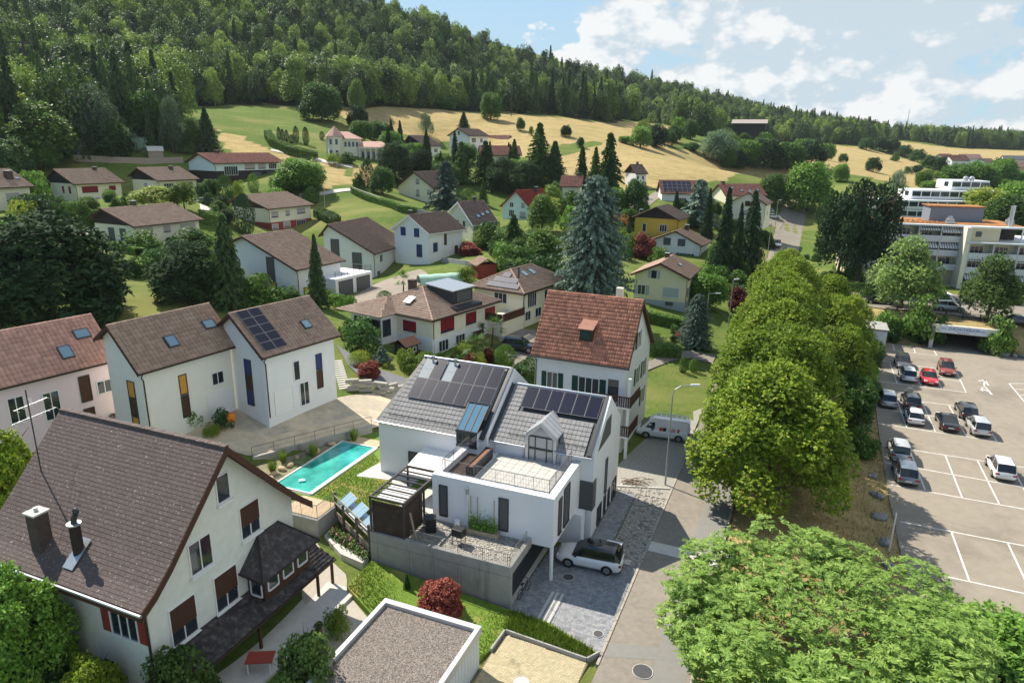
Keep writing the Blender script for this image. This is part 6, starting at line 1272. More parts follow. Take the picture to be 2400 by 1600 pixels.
def unit(v): return v/np.maximum(np.linalg.norm(v, axis=-1, keepdims=True), 1e-9)
def leaves(rng, C, Nn, size, asp=.6, jit=.7, axis=None):
 n = len(C); Nn = unit(Nn+rng.normal(0, jit, (n, 3)))
 A = rng.normal(0, 1, (n, 3)) if axis is None else axis+rng.normal(0, .25, (n, 3))
 U = unit(A-Nn*(A*Nn).sum(-1, keepdims=True)); V = np.cross(Nn, U)
 s = (size*(0.65+.7*rng.random(n)))[:, None]
 return np.stack([C-U*s, C-V*s*asp+U*s*.1, C+U*s, C+V*s*asp+U*s*.1], 1)
def crown(seed, nl, per, size, asp=.62, shape='round', lo=.2, lr=(.15, .26), spray=0, tight=.72, droop=0.0, hollow=.0, core=True):
 """leaf cloud for a tree one unit tall and one unit wide; lobes of leaves with gaps between"""
 rng = np.random.default_rng(seed); Q = []
 zc = (1+lo)/2; rz = (1-lo)/2
 for k in range(nl):
  for _ in range(20):
   d = unit(rng.normal(0, 1, 3)); 
   if d[2] > -.55: break
  rr = tight*(hollow+(1-hollow)*rng.random()**.35)
  r = rng.uniform(*lr)
  f = 1.0
  if shape == 'egg': f = 1.0-.45*max(0, d[2])
  if shape == 'vase': f = .75+.35*max(0, d[2])
  if shape == 'cone': f = 1.0
  c = np.array([d[0]*.5*rr*f, d[1]*.5*rr*f, zc+d[2]*rz*rr])
  if shape == 'cone':
   t = rng.random()**.8; c = np.array([d[0], d[1], 0])*.5*(1-t)*rr; c[2] = lo+t*(1-lo)*.92; r *= (1.15-t*.8)
  n = int(per*rng.uniform(.7, 1.3)); D = unit(rng.normal(0, 1, (n, 3))); out = unit(c-np.array([0, 0, zc-.12])+1e-6)
  D = unit(D+out*.45+np.array([0, 0, .15]))
  P = c+D*np.array([r, r, r*.8])*(0.80+.25*rng.random((n, 1)))
  if spray:
   k_ = spray; T = unit(D*np.array([1, 1, .35])+np.array([0, 0, -droop])+rng.normal(0, .35, (n, 3)))
   st = (np.arange(k_)/k_)[None, :, None]*size*2.6*(.6+.8*rng.random((n, 1, 1)))
   Pk = (P[:, None]+T[:, None]*st).reshape(-1, 3); Tk = np.repeat(T, k_, 0); Nk = np.repeat(unit(D*.4+np.array([0, 0, 1])), k_, 0)
   side = np.cross(Tk, Nk); sg = np.tile(np.where(np.arange(k_) % 2, 1, -1), n)[:, None]
   Pk = Pk+side*sg*size*.5
   Q.append(leaves(rng, Pk, Nk, size, asp, .45, axis=Tk*.6+side*sg))
  else: Q.append(leaves(rng, P, D, size, asp, .6))
 Q = np.concatenate(Q); z = Q[..., 2]; z0, z1 = np.percentile(z, .5), np.percentile(z, 99.7); Q[..., 2] = lo+(z-z0)/(z1-z0)*(1-lo); rr = np.percentile(np.hypot(Q[..., 0], Q[..., 1]), 98.5); Q[..., :2] *= .5/rr
 return Q
def conifer(seed, lev, br, seg, size, droop=.35, w=1.0, p=.85, irr=.15, top=.02, lo=.06, up=0.0, asp=.4, flat=.55):
 rng = np.random.default_rng(seed); Q = []
 for i in range(lev):
  t = (i+rng.random()*.6)/lev; z = lo+(1-lo)*t; R = .5*w*(1-t)**p+top; n = max(4, int(br*(.45+.55*(1-t))))
  a0 = rng.random()*6.28
  for k in range(n):
   a = a0+6.283*k/n+rng.normal(0, .18); r = R*(1-irr*rng.random()*2)*(1.1 if rng.random() < .1 else 1)
   s = (np.arange(seg)+.6)/seg; d = np.array([math.cos(a), math.sin(a), 0.])
   zz = z+up*r*s-droop*r*s**1.6*.55+.04*r*s**3
   P = d[None]*(r*s)[:, None]; P[:, 2] = zz
   sd = np.array([-d[1], d[0], 0.])
   for sg in (-1, 0, 1):
    P2 = P+sd*sg*size*(.75*(1.15-s))[:, None]*1.1
    ax = unit(d[None]*(.8 if sg else 1)+sd*sg*.75+np.array([0, 0, -.25-droop*.3]))+np.zeros((seg, 1))
    Q.append(leaves(rng, P2, np.array([[0, 0, 1.0]])*flat+d[None]*.35+np.zeros((seg, 1)), size, asp, .38, axis=ax))
 return np.concatenate(Q)
def column(seed, n, size, p=.5, top=1.0, base=.0):
 rng = np.random.default_rng(seed); t = rng.random(n); a = rng.random(n)*6.283
 R = .5*np.clip(np.sin(np.pi*np.clip(t*.93+.07, 0, 1))**p, .05, 1)*(.82+.22*rng.random(n))*(1+.08*np.sin(a*5+t*9))
 C = np.stack([R*np.cos(a), R*np.sin(a), base+t*(1-base)], -1); D = np.stack([np.cos(a), np.sin(a), .3+0*a], -1)
 return leaves(rng, C, D, size, .5, .4, axis=np.array([0, 0, 1.0])+D*.4)
def trunk_mesh(name, seed, th=.55, r=.028, nb=7, spread=.32, m=None, lean=.0, btop=.85):
 rng = np.random.default_rng(seed); mb = MB(); x = y = 0; P = []
 for i in range(6): P.append((x, y, -.03+(th+.03)*i/5)); x += rng.normal(0, .008)+lean*.01; y += rng.normal(0, .008)
 mb.tube(P, [r*(1.25-.12*i) if i else r*1.7 for i in range(6)], 9)
 for k in range(nb):
  a = 6.283*k/nb+rng.random()*.8; z0 = th*(.45+.55*rng.random()); L_ = spread*(.7+.5*rng.random()); z1 = min(btop, z0+.18+.28*rng.random())
  p0 = np.array([P[3][0], P[3][1], z0]); p2 = np.array([math.cos(a)*L_, math.sin(a)*L_, z1]); p1 = (p0+p2)/2+np.array([0, 0, .05])
  mb.tube([tuple(p0), tuple(p1), tuple(p2)], [r*.55, r*.38, r*.12], 6)
  for q in range(2):
   e = p2+np.array([rng.normal(0, .07), rng.normal(0, .07), .06+.06*rng.random()]); mb.tube([tuple(p1), tuple((p1+e)/2+np.array([0, 0, .02])), tuple(e)], [r*.3, r*.2, r*.06], 5)
 return mb.mesh(name, m or BARK)
PROTO = {}
def proto(key, Q, lm, tm=None, tk=None):
 PROTO[key] = (quad_mesh(key+'_crown', Q, lm), tm)
TM = [trunk_mesh('broadleaf_trunk', s) for s in (1, 2, 3)]
TMC = trunk_mesh('conifer_trunk', 5, .97, .017, 0, 0)
TMB = trunk_mesh('shrub_stem', 9, .5, .03, 6, .3)
_b = dict(nl=46, per=95, size=.030, spray=3)
proto('broad1', crown(11, 60, 85, .024, spray=3, lo=.06), L_MID, TM[0])
proto('broad2', crown(12, 55, 85, .024, shape='egg', spray=3, lo=.05), L_BEECH, TM[1])
proto('broad3', crown(13, 70, 75, .023, spray=3, lo=.05, lr=(.12, .2), tight=.82), L_DARK, TM[2])
proto('silver', crown(14, 40, 80, .026, asp=.45, lo=.08), L_SILV, TM[0])
proto('willow', crown(15, 60, 70, .028, asp=.3, lo=.05, spray=3, droop=.9, tight=.8), L_GREY, TM[1])
proto('birch', crown(16, 45, 60, .026, asp=.3, lo=.08, spray=3, droop=1.3, shape='egg', tight=.8), L_GREY, TM[2])
proto('yellow', crown(17, 40, 75, .026, lo=.06), L_YEL, TMB)
proto('yellowtree', crown(18, 40, 60, .024, spray=3), L_YEL, TM[0])
proto('shrub', crown(19, 26, 60, .042, lo=.0, lr=(.18, .3)), L_MID, TMB)
proto('shrubdark', crown(20, 26, 60, .040, lo=.0, lr=(.18, .3)), L_DARK, TMB)
proto('shrubbig', crown(21, 34, 70, .036, lo=.0, lr=(.16, .26), asp=.7), L_HEDGE, TMB)
proto('redmaple', crown(22, 40, 110, .030, lo=.0, lr=(.14, .22), spray=3, droop=.5), L_RED, TMB)
proto('orange', crown(23, 30, 60, .035, lo=.0), L_ORG, TMB)
proto('linden', crown(24, 62, 75, .020, shape='egg', spray=3, lo=.12, lr=(.11, .19), tight=.85), L_LINDEN, TM[1])
proto('yew', crown(57, 70, 80, .026, asp=.35, lo=.0, lr=(.12, .2), tight=.85, spray=4, droop=.5), L_CONI, TMB)
proto('spruce', conifer(31, 40, 15, 7, .034), L_CONI, TMC)
proto('spruceg', conifer(32, 36, 14, 7, .036, droop=.25, irr=.25), L_CONY, TMC)
proto('deodar', conifer(33, 26, 13, 9, .045, droop=.5, irr=.3, p=.7, w=1.0), L_CONI, TMC)
proto('deodarg', conifer(34, 24, 12, 9, .046, droop=.5, irr=.32, p=.7), L_CONY, TMC)
proto('bluespruce', conifer(35, 50, 24, 13, .021, droop=.3, irr=.22, p=.5, top=.05, asp=.45), L_BLUE, TMC)
proto('bluecedar', conifer(36, 22, 11, 10, .046, droop=.45, irr=.38, p=.6, lo=.12), L_BLUE, TMC)
proto('pine', crown(37, 110, 85, .026, asp=.3, lo=.2, lr=(.09, .16), tight=.9, shape='vase'), L_CONI, trunk_mesh('pine_trunk', 77, .9, .02, 12, .36))
proto('column', column(38, 2600, .030), L_CONI, TMC)
proto('columng', column(39, 2400, .032, .35), L_HEDGE, TMC)
proto('ball', column(40, 3200, .028, .55), L_HEDGE, TMB)
def palm_mesh():
 rng = np.random.default_rng(4); Q = []
 for k in range(34):
  a = rng.random()*6.283; el = rng.uniform(-.5, 1.2); d = np.array([math.cos(a)*math.cos(el), math.sin(a)*math.cos(el), math.sin(el)])
  c = np.array([0, 0, .62])+d*.26; side = unit(np.cross(d, [0, 0, 1]))
  for j in range(11):
   f = (j-5)/5; dd = unit(d*(1.2-abs(f)*.5)+side*f*.9+np.array([0, 0, -.25*abs(f)])); n = unit(np.cross(dd, side+.01)); w = unit(np.cross(dd, n))*.010
   L_ = .22*(1.1-.3*abs(f)); Q.append([c-w, c+w, c+dd*L_+w*.3+np.array([0, 0, -.03]), c+dd*L_-w*.3+np.array([0, 0, -.03])])
 return np.array(Q)
proto('palm', palm_mesh(), L_YEL if False else L_HEDGE, trunk_mesh('palm_trunk', 8, .62, .035, 0, 0))
# near trees, leaf by leaf
proto('hornbeam1', crown(51, 130, 170, .0098, spray=4, lo=.10, lr=(.085, .15), tight=.90, shape='egg', droop=.15), L_HORN, trunk_mesh('hornbeam_trunk', 60, .5, .026, 9, .3))
proto('hornbeam2', crown(52, 120, 170, .0100, spray=4, lo=.08, lr=(.09, .16), tight=.90, droop=.15), L_HORN, trunk_mesh('hornbeam_trunk', 61, .5, .026, 9, .3))
proto('ash', crown(53, 210, 44, .0095, asp=.30, spray=8, lo=.28, lr=(.045, .085), tight=.95, shape='vase', droop=.3, hollow=.25), L_ASH, trunk_mesh('ash_trunk', 62, .5, .018, 16, .40, BARKL, btop=.88))
proto('neartree', crown(54, 80, 130, .016, spray=4, lo=.05, lr=(.10, .17), tight=.88), L_MID, trunk_mesh('near_trunk', 63, .5, .024, 8, .3))
proto('nearyellow', crown(55, 70, 110, .019, spray=3, lo=.02, lr=(.10, .18), tight=.85), L_HORN, TMB)
proto('nearbush', crown(56, 60, 100, .026, asp=.7, lo=.0, lr=(.11, .2), tight=.85), L_LINDEN, TMB)
CAT = {'spruce': 'spruce', 'column': 'cypress', 'pine': 'pine', 'palm': 'palm', 'hedge': 'hedge'}
def tree(kind, x, y, z, h, r, label, group=None, name=None, cat=None, seed=None):
 cm, tm = PROTO[kind]; rng = random.Random(seed if seed is not None else int(abs(x*37+y*91)*10) % 99991)
 shr = kind in ('shrub', 'shrubdark', 'shrubbig', 'yellow', 'redmaple', 'orange', 'ball', 'nearbush', 'nearyellow')
 nm = name or ('shrub' if shr else 'conifer_tree' if kind in ('spruce', 'spruceg', 'deodar', 'deodarg', 'bluespruce', 'bluecedar', 'pine', 'column') else 'palm_tree' if kind == 'palm' else 'broadleaf_tree')
 t = thing(nm, label, cat or ('shrub' if shr else 'palm' if kind == 'palm' else 'conifer' if nm == 'conifer_tree' else 'tree'), (x, y, z), rng.random()*360, group)
 c = bpy.data.objects.new('crown', cm); c.scale = (2*r, 2*r, h); put(c, parent=t)
 if tm:
  q = bpy.data.objects.new('stem' if shr else 'trunk', tm); q.scale = (min(2*r, h*.8), min(2*r, h*.8), h); put(q, parent=t)
 return t
tree('hornbeam1', 20.6, 49.4, 1.5, 11.6, 6.1, 'nearest yellow-green hornbeam of the street row, overhanging the road edge')
tree('hornbeam2', 23.6, 57.6, 1.5, 12.4, 6, 'second hornbeam of the street row, just behind the nearest one')
tree('hornbeam1', 27.2, 66.4, 1.6, 12.6, 6, 'third hornbeam in the street row, widest in its middle')
tree('hornbeam2', 30.5, 75.3, 1.7, 12.8, 5.8, 'fourth hornbeam of the street row, tall and rounded')
tree('hornbeam1', 34, 84.1, 1.8, 12.8, 5.6, 'fifth hornbeam of the street row, leaning over the street')
tree('hornbeam2', 37.8, 93.4, 1.9, 12.6, 5.4, 'sixth hornbeam of the street row, near the far street lamp')
tree('hornbeam1', 42.1, 103.5, 1.9, 12.2, 5.2, 'seventh and last hornbeam of the street row, farthest away')
tree('hornbeam2', 44, 88.6, 0.6, 9.8, 4.6, 'hornbeam on the parking side of the row, beside the kiosk')
tree('hornbeam1', 47.3, 99.1, 0.9, 10.2, 5, 'farthest hornbeam on the parking side of the row')
tree('hornbeam2', 38.6, 76.7, 0.6, 8.6, 4, 'smaller hornbeam on the parking side above the marked bays')
tree('broad1', 35.8, 68.2, 0.4, 5.6, 2.9, 'dark leafy tree at the parking lot edge by the first marked bays')
tree('shrubbig', 34.3, 61.7, 0.2, 3, 1.9, 'leafy shrub at the top of the dry bank beside the parked silver car')
tree('ash', 16, 29.8, 1.1, 7.2, 7.8, 'large light green ash tree in the lower right foreground')
tree('neartree', 24.6, 29.7, 0, 5.6, 4.8, 'darker leafy tree right of the foreground ash')
tree('nearyellow', 28.1, 29.1, 0, 4.84, 1.69, 'yellowish bush tip at the lower right corner')
tree('neartree', -23.8, 27.4, 2.4, 6.95, 2.63, 'big dark leafy tree at the lower left corner')
tree('nearyellow', -32.8, 39.2, 3.9, 7.25, 2.65, 'yellow-green tree behind the old house at the left edge')
tree('nearyellow', -19.9, 26.6, 2.1, 3.37, 1.55, 'vine-like bright shrub under the shuttered window')
tree('nearbush', -16, 26.9, 2, 3.76, 1.98, 'pale broad-leaved bush below the porch roof')
tree('nearbush', -10.1, 28.1, 1.7, 4.03, 1.73, 'bright green bush beside the flat garage roof')
tree('yellow', -9.7, 32.7, 1.8, 2.11, 0.85, 'pink-white rose bush beside the garden path')
tree('redmaple', -4, 35.2, 1.5, 2.6, 1.4, 'round dark red dwarf maple in front of the concrete wall')
tree('spruceg', -6.4, 37.1, 1.6, 1.46, 0.46, 'small conifer seedling left of the red dwarf maple')
tree('yew', -49.6, 71.2, 9.7, 11.76, 8.07, 'huge dark spreading conifer on the left slope above the pink house')
tree('yew', -54.2, 70.3, 9.7, 9.66, 4.56, 'dark conifer at the left edge behind the pink house')
tree('yew', -46.2, 73.4, 9.9, 6.83, 2.84, 'smaller dark conifer right of the huge spreading one')
tree('spruce', -35.1, 82.8, 9, 11.53, 3.19, 'dark tall spruce between the yew bushes and the ochre-shuttered house')
tree('spruce', -26.7, 91.4, 7.1, 10.16, 1.82, 'narrow dark spruce in front of the white house with ochre shutter')
tree('yew', -40.1, 82.3, 10, 7.08, 4.48, 'dark yew thicket above the grassy slope')
tree('shrubdark', -37.7, 82.8, 9.5, 3.84, 2.65, 'greyish shrub at the foot of the tall dark spruce')
tree('shrubdark', -48.5, 92.4, 10.9, 4.08, 2.35, 'dark round shrub on top of the grassy slope')
tree('shrubbig', -54.4, 92, 11.5, 2.78, 1.6, 'small round shrub by the mesh fence on the slope')
tree('shrubbig', -50.8, 90.6, 11.2, 2.75, 1.44, 'leafy shrub next to the dark yew thicket')
tree('shrubbig', -60, 109.9, 11.5, 3.55, 3.87, 'broad bright-leaved shrub below the long bungalow')
tree('shrubbig', -57.4, 121.4, 10.5, 3.69, 4.19, 'second broad bright-leaved shrub, right of the first under the bungalow')
tree('shrubbig', -32, 84.5, 8.3, 4.81, 3.04, 'round yellowish-tipped shrub behind the solar terraced house')
tree('column', -53.8, 137.6, 11.1, 7.97, 2.14, 'dense dark column cypress beside the yellow and red house')
tree('yellowtree', -70.6, 136.2, 15.9, 4.43, 4.54, 'light yellow-green round tree before the garage house')
tree('yellowtree', -65.4, 137.4, 15.5, 5.54, 3.06, 'second light yellow-green tree, touching the first')
tree('shrubdark', -85.7, 124.8, 13.7, 5.68, 3.3, 'dark garden shrub below the far left houses', 'garden shrubs of the far left houses')
tree('shrub', -81.5, 124.2, 13.4, 4.54, 2.4, 'leafy garden shrub below the far left houses', 'garden shrubs of the far left houses')
tree('shrubbig', -79.3, 126.5, 13.7, 4.61, 2.28, 'pale green bush below the red-blind house')
tree('yellow', -86.4, 121.5, 13.3, 5.33, 2.65, 'yellow-tipped bush at the left among garden shrubs')
tree('shrub', -77.1, 105.5, 12, 5.21, 2.98, 'broad green bush left of the parked white car')
tree('shrub', -104.7, 151.8, 15.2, 7.07, 3.65, 'round green tree between the two leftmost houses')
tree('broad1', -116.8, 172.9, 21.6, 7.08, 4.84, 'rounded green tree behind the two leftmost houses')
tree('broad3', -117.4, 163.2, 19.3, 9.58, 5.24, 'dark green tree at the left edge above the houses')
tree('willow', -111.9, 188.5, 26.2, 16.35, 6.71, 'tall grey-green willow in front of the wood')
tree('broad3', -107.2, 186.5, 24.5, 9.27, 6.09, 'broad dark tree with silvery edges behind the garden shed')
tree('silver', -113.6, 182.1, 24.1, 7.29, 3.64, 'silvery white-leaved bush left of the dark broad tree')
tree('silver', -102.6, 192.3, 25.6, 4.79, 2.79, 'small silvery bush right of the dark broad tree')
tree('silver', -137.9, 214.7, 32.1, 7.7, 2.89, 'silvery tree standing inside the left wood')
tree('broad1', -104.1, 201.2, 28.2, 13.74, 5.32, 'deep green tree between the willow and the birch')
tree('yellowtree', -119, 219.2, 31.8, 10.08, 3.02, 'yellow-tinged tree beside the willow')
tree('birch', -95.8, 198.8, 25.4, 15.13, 3.6, 'slender hanging birch at the corner of the green meadow')
tree('spruce', -89.4, 206.4, 25.2, 12.91, 4.61, 'dark pyramidal spruce at the corner of the green meadow')
tree('broad2', -93.9, 206, 26.3, 9.12, 3.1, 'small dark tree left of the pyramidal spruce')
tree('shrubbig', -94.2, 202.1, 25.6, 4.45, 2.93, 'low bright bush between birch and spruce')
tree('broad2', -117.2, 176.4, 22.8, 14.76, 8.03, 'wide green tree at the left foot of the wood')
tree('yellowtree', -132.3, 188.5, 27.8, 12.92, 6.24, 'yellowish green tree at the left edge of the wood')
tree('broad1', -155.5, 296, 46.7, 13.43, 7.16, 'light green round tree standing out of the wood front')
tree('yellowtree', -153.9, 238.8, 39.9, 12.92, 7.78, 'yellow-green tree behind the tall power mast')
tree('broad1', -75.6, 280.6, 36.8, 14.31, 8.03, 'large lone walnut tree on the meadow edge')
tree('broad2', -67.4, 307.3, 41.6, 13.01, 3.83, 'tall narrow tree just right of the lone walnut')
tree('broad3', -62.3, 282.9, 34.7, 8.49, 4.22, 'rounded dark tree below the narrow meadow tree')
tree('broad1', -32.4, 355.7, 45.2, 6.76, 4.22, 'round bright tree against the wood above the dry field')
tree('broad1', -11.3, 331.3, 40, 11.88, 5.13, 'lone bright tree at the upper edge of the dry field')
tree('birch', -37.4, 298.8, 32.1, 9.35, 3.58, 'small hanging tree on the dry field left of the white house')
tree('spruce', -22.3, 311.3, 35.3, 7.23, 3.53, 'dark fir behind the tall white house')
tree('broad2', 2.4, 307.8, 34.9, 5.42, 2.21, 'small thin tree on the dry field')
tree('broad3', 21.7, 301, 32.6, 4.64, 2.7, 'small round apple tree in the middle of the dry field')
tree('broad3', 26, 281.6, 28.4, 3.89, 1.69, 'smaller apple tree below the round one')
tree('shrub', 6.9, 299.5, 32.9, 3.76, 1.25, 'tiny bush on the dry field')
tree('broad1', -54.1, 251.6, 29.7, 6.76, 4.23, 'green tree right of the turreted villa')
tree('broad1', -50.3, 264.5, 29.2, 7.57, 4.61, 'broad green tree behind the villa loggia')
tree('spruce', -44.3, 255.1, 27.2, 10.09, 2.46, 'dark slim conifer right of the villa')
tree('column', -77.3, 233.3, 28.8, 4.82, 0.77, 'leftmost of the villa garden cypresses')
tree('column', -76, 232.8, 28.7, 4.28, 0.77, 'second villa garden cypress from the left, shorter')
tree('column', -75.3, 234.7, 29.1, 3.64, 0.78, 'third villa garden cypress from the left')
tree('column', -73, 232.6, 28.6, 2.68, 1.05, 'low wide cypress among the villa garden cypresses')
tree('column', -71.9, 233.9, 28.9, 5.1, 1.05, 'tall cypress in the middle of the villa garden')
tree('column', -67.9, 231.1, 28.1, 5.58, 1.11, 'tall cypress left of the turret')
tree('column', -64.8, 239.2, 29.8, 2.75, 0.93, 'small cypress close to the turret')
tree('yellow', -54, 210.9, 22.6, 3.45, 2.68, 'olive-yellow clipped bush before the villa steps')
tree('shrubbig', -50.7, 214.1, 22.8, 3.5, 2.59, 'olive bush right of the clipped villa bush')
tree('broad1', -53.9, 176.6, 17.1, 7.94, 6.38, 'spreading fruit tree right of the long timber house')
tree('shrub', -60, 178.5, 17.9, 3.61, 2.84, 'dark leafy bush in front of the long timber house')
tree('columng', -66.6, 160.5, 15.4, 6.05, 1.88, 'round clipped evergreen left of the timber house steps')
tree('yellow', -64.7, 163.7, 15.2, 5.1, 1.51, 'yellow-flowered bush before the timber house')
tree('columng', -64.7, 173.2, 17, 4.33, 1.38, 'small pointed evergreen before the timber house')
tree('shrub', -58.5, 168.4, 14.9, 3.44, 3.42, 'bright shrub above the yellow and red house')
tree('column', -39.5, 188.1, 17.2, 7.23, 2.07, 'dark cypress at the corner of the grey wall')
tree('broad1', -34.9, 185.1, 16, 7.04, 3.29, 'round bright tree beside the dark cypress')
tree('shrubbig', -41.6, 186.3, 17.5, 3.87, 1.71, 'clipped hedge bush at the end of the grey wall')
tree('yew', -35.5, 207.9, 18.5, 10.71, 5.57, 'dark broad deodar above the tall gable house')
tree('yew', -28.5, 214.1, 18.3, 9.04, 3.91, 'dark deodar behind the tall gable house')
tree('deodarg', -16.4, 218, 17.5, 12.25, 4.79, 'yellow-green deodar below the tall white house')
tree('deodarg', -8.9, 218.2, 17.1, 13.03, 5.59, 'second yellow-green deodar, right of the first')
tree('spruceg', -0.1, 235.2, 20.5, 10.4, 3.43, 'slim dark pine beside the balcony houses')
tree('spruceg', 7.5, 214.4, 16.3, 19.21, 7.53, 'tallest green conifer of the central group')
tree('spruce', 12.1, 212.3, 15.9, 14.44, 5.71, 'dark conifer right of the tallest central one')
tree('deodar', 20.1, 209.3, 15.5, 13.29, 3.59, 'dark blue-green conifer between two green ones')
tree('deodarg', 27.6, 205.4, 15.1, 17.68, 5.98, 'spreading green conifer at the right of the central group')
tree('spruceg', 23.7, 206, 15.1, 13.7, 3.91, 'green conifer filling the right of the central group')
tree('yew', -3.2, 212.1, 15.5, 9.77, 5.51, 'dark evergreen mass above the red-roofed pale blue house')
tree('yew', 3.5, 210.2, 15.2, 9.21, 5.92, 'dark evergreen right of the evergreen mass')
tree('bluecedar', -16.2, 164.7, 13, 12.3, 5.7, 'blue-grey cedar in front of the tall gable house')
tree('ball', -13.1, 199, 12.7, 4.31, 2.69, 'clipped dark dome-shaped evergreen right of the blue-grey cedar')
tree('spruceg', -8.8, 198.1, 12.2, 7.48, 2.19, 'small pointed fir beside the clipped dome')
tree('broad2', 6.4, 156.1, 10, 8.37, 3.88, 'yellow-green tree right of the red-roofed house')
tree('shrubbig', 15.1, 183.9, 12.9, 4.65, 4.3, 'bright shrubbery left of the giant blue spruce')
tree('spruceg', 0, 129, 8.4, 8.16, 3.73, 'tall bushy evergreen below the red-roofed house')
tree('broad2', 5.4, 122.9, 7.6, 6.93, 3.88, 'mixed green tree left of the giant blue spruce')
tree('shrubbig', -0.6, 115, 7.7, 5.16, 3.49, 'round bright shrub behind the solar hip roof')
tree('bluespruce', 11.4, 96.3, 4.6, 20.62, 6.89, 'giant blue spruce towering behind the red tiled house')
tree('broad3', 30.8, 176.8, 13.3, 7.84, 3.38, 'dark leafy tree under the chalet')
tree('broad1', 25.8, 176.1, 13.5, 5.51, 2.39, 'light green tree left of the dark leafy tree')
tree('orange', 24.4, 162, 10.2, 3.77, 2.72, 'orange-leaved shrub right of the giant spruce top')
tree('deodarg', 25.1, 149.9, 7.3, 6.03, 2.25, 'golden conifer in front of the orange shrub')
tree('redmaple', 27.7, 144.6, 6.3, 5.23, 2.36, 'purple-leaved small tree left of the dish house')
tree('spruceg', 34, 162.8, 9.5, 5.57, 1.62, 'thin green conifer before the mustard house')
tree('deodarg', 31.9, 161, 9.2, 2.97, 2.2, 'yellowish conifer before the mustard house')
tree('spruce', 39.2, 167.7, 10, 8.94, 2.18, 'leftmost dark spruce before the solar-roofed house')
tree('bluecedar', 46.1, 173, 9.5, 12.09, 6.33, 'spreading blue cedar right of the mustard house')
tree('spruce', 41.8, 135.4, 4.1, 17.68, 3.08, 'double-topped dark spruce by the street')
tree('spruce', 44.9, 136.5, 3.9, 14.88, 1.99, 'slim dark spruce between two bigger ones')
tree('spruce', 48.6, 140.2, 3.1, 17.82, 4.17, 'darkest tall spruce next to the street')
tree('spruce', 44.9, 159.6, 8.1, 12.12, 2.09, 'dark spruce hidden behind the blue cedar')
tree('shrub', 30.1, 139.2, 5.4, 3.94, 2.37, 'shrub at the wall of the dish house')
tree('broad1', 32.3, 111.9, 3.1, 5.91, 3.3, 'leafy tree right of the pale yellow house')
tree('bluespruce', 25.5, 91.6, 2.3, 7.5, 2.74, 'dark blue-green spruce by the lower garden')
tree('redmaple', 38.4, 112.8, 2, 4.39, 1.96, 'bright red maple at the street corner')
tree('shrubbig', 42.8, 128.4, 2.5, 4.18, 3.02, 'pale green bush below the dark spruces')
tree('shrub', 39.9, 128.4, 3, 4.58, 2.29, 'green bush below the double-topped spruce')
tree('broad1', 100, 236.8, 8.6, 16.04, 8.02, 'large round walnut tree at the bend of the street')
tree('broad1', 88.1, 237.5, 10, 10.61, 4.82, 'green tree right of the wide red-roofed house')
tree('pine', 65.6, 128.5, 3.5, 19.94, 6.44, 'tall dark pine in front of the hotel, right one')
tree('pine', 66.9, 139.3, 3.3, 17.33, 5.73, 'tall dark pine in front of the hotel, left one')
tree('birch', 143.3, 261.9, 10.2, 11.95, 3.69, 'thin hanging birch above the hotel roof')
tree('spruce', 111.6, 234.9, 7.5, 9.71, 1.59, 'thin pointed conifer behind the hotel pines')
tree('spruce', 117.8, 235.8, 7.5, 11.28, 2.91, 'blue-green conifer behind the hotel pines')
tree('linden', 65, 111.8, 3.6, 11.78, 5.37, 'linden tree left of the hotel entrance')
tree('linden', 74, 103.7, 3.6, 10.27, 4.4, 'linden tree with bare trunk right of the hotel entrance')
tree('shrubbig', 63.5, 103.3, 0.9, 6.83, 2.94, 'leafy young tree on the bank left of the underpass')
tree('shrub', 59.8, 104.4, 0.5, 4.23, 2.84, 'dark bushes on the bank left of the underpass')
tree('shrubdark', 65.6, 101.6, 0.3, 4.72, 1.32, 'dark ivy bush at the left cheek of the underpass')
tree('shrubbig', 72.4, 98, 0, 5.64, 2.55, 'round bush right of the underpass')
tree('shrub', 73.8, 117.9, 3.6, 4.27, 2.33, 'green bush by the hotel forecourt')
tree('broad1', 147.2, 317, 15.2, 7.63, 3.66, 'small round field tree casting a long shadow')
tree('broad3', 180.5, 354.6, 18.4, 7.03, 3.87, 'dark double-topped field tree')
tree('broad3', 188.1, 404.7, 21.9, 4.94, 2.69, 'small dark bush high on the field')
tree('broad1', 189, 324.2, 12.9, 6.87, 3.95, 'light green bush above the white flats')
tree('broad1', 182, 307.2, 11.3, 5.09, 3.75, 'lower bush above the white flats')
tree('broad3', 243.2, 425.3, 16.7, 3.98, 3.35, 'small bush at the lower edge of the dry field')
tree('willow', 94.7, 330.7, 23, 14.11, 8.99, 'big grey weeping willow at the edge of the dry field')
tree('broad1', 110, 334, 20.8, 12, 7.88, 'leafy tree of the thicket below the barn', 'thicket trees below the barn')
tree('broad3', 118, 333.7, 19.9, 13.73, 8.28, 'dark leafy tree of the thicket below the barn', 'thicket trees below the barn')
tree('broad1', 128.8, 332.6, 19.5, 12.36, 7.45, 'leafy tree of the thicket below the barn', 'thicket trees below the barn')
tree('broad3', 142.2, 339, 21.5, 11.39, 6.97, 'dark leafy tree of the thicket below the barn', 'thicket trees below the barn')
tree('broad1', 172.6, 392.6, 23.4, 8.63, 5.21, 'leafy tree of the thicket below the barn', 'thicket trees below the barn')
tree('broad1', 98.6, 326.3, 20.1, 8.36, 4.35, 'leafy tree of the thicket below the barn', 'thicket trees below the barn')
tree('broad3', 104.6, 329.4, 19.7, 8.06, 4.99, 'dark leafy tree of the thicket below the barn', 'thicket trees below the barn')
tree('broad1', 53.4, 302.7, 28.7, 8.5, 4.73, 'round tree in the shrubbery crossing the dry field', 'shrubbery trees on the dry field')
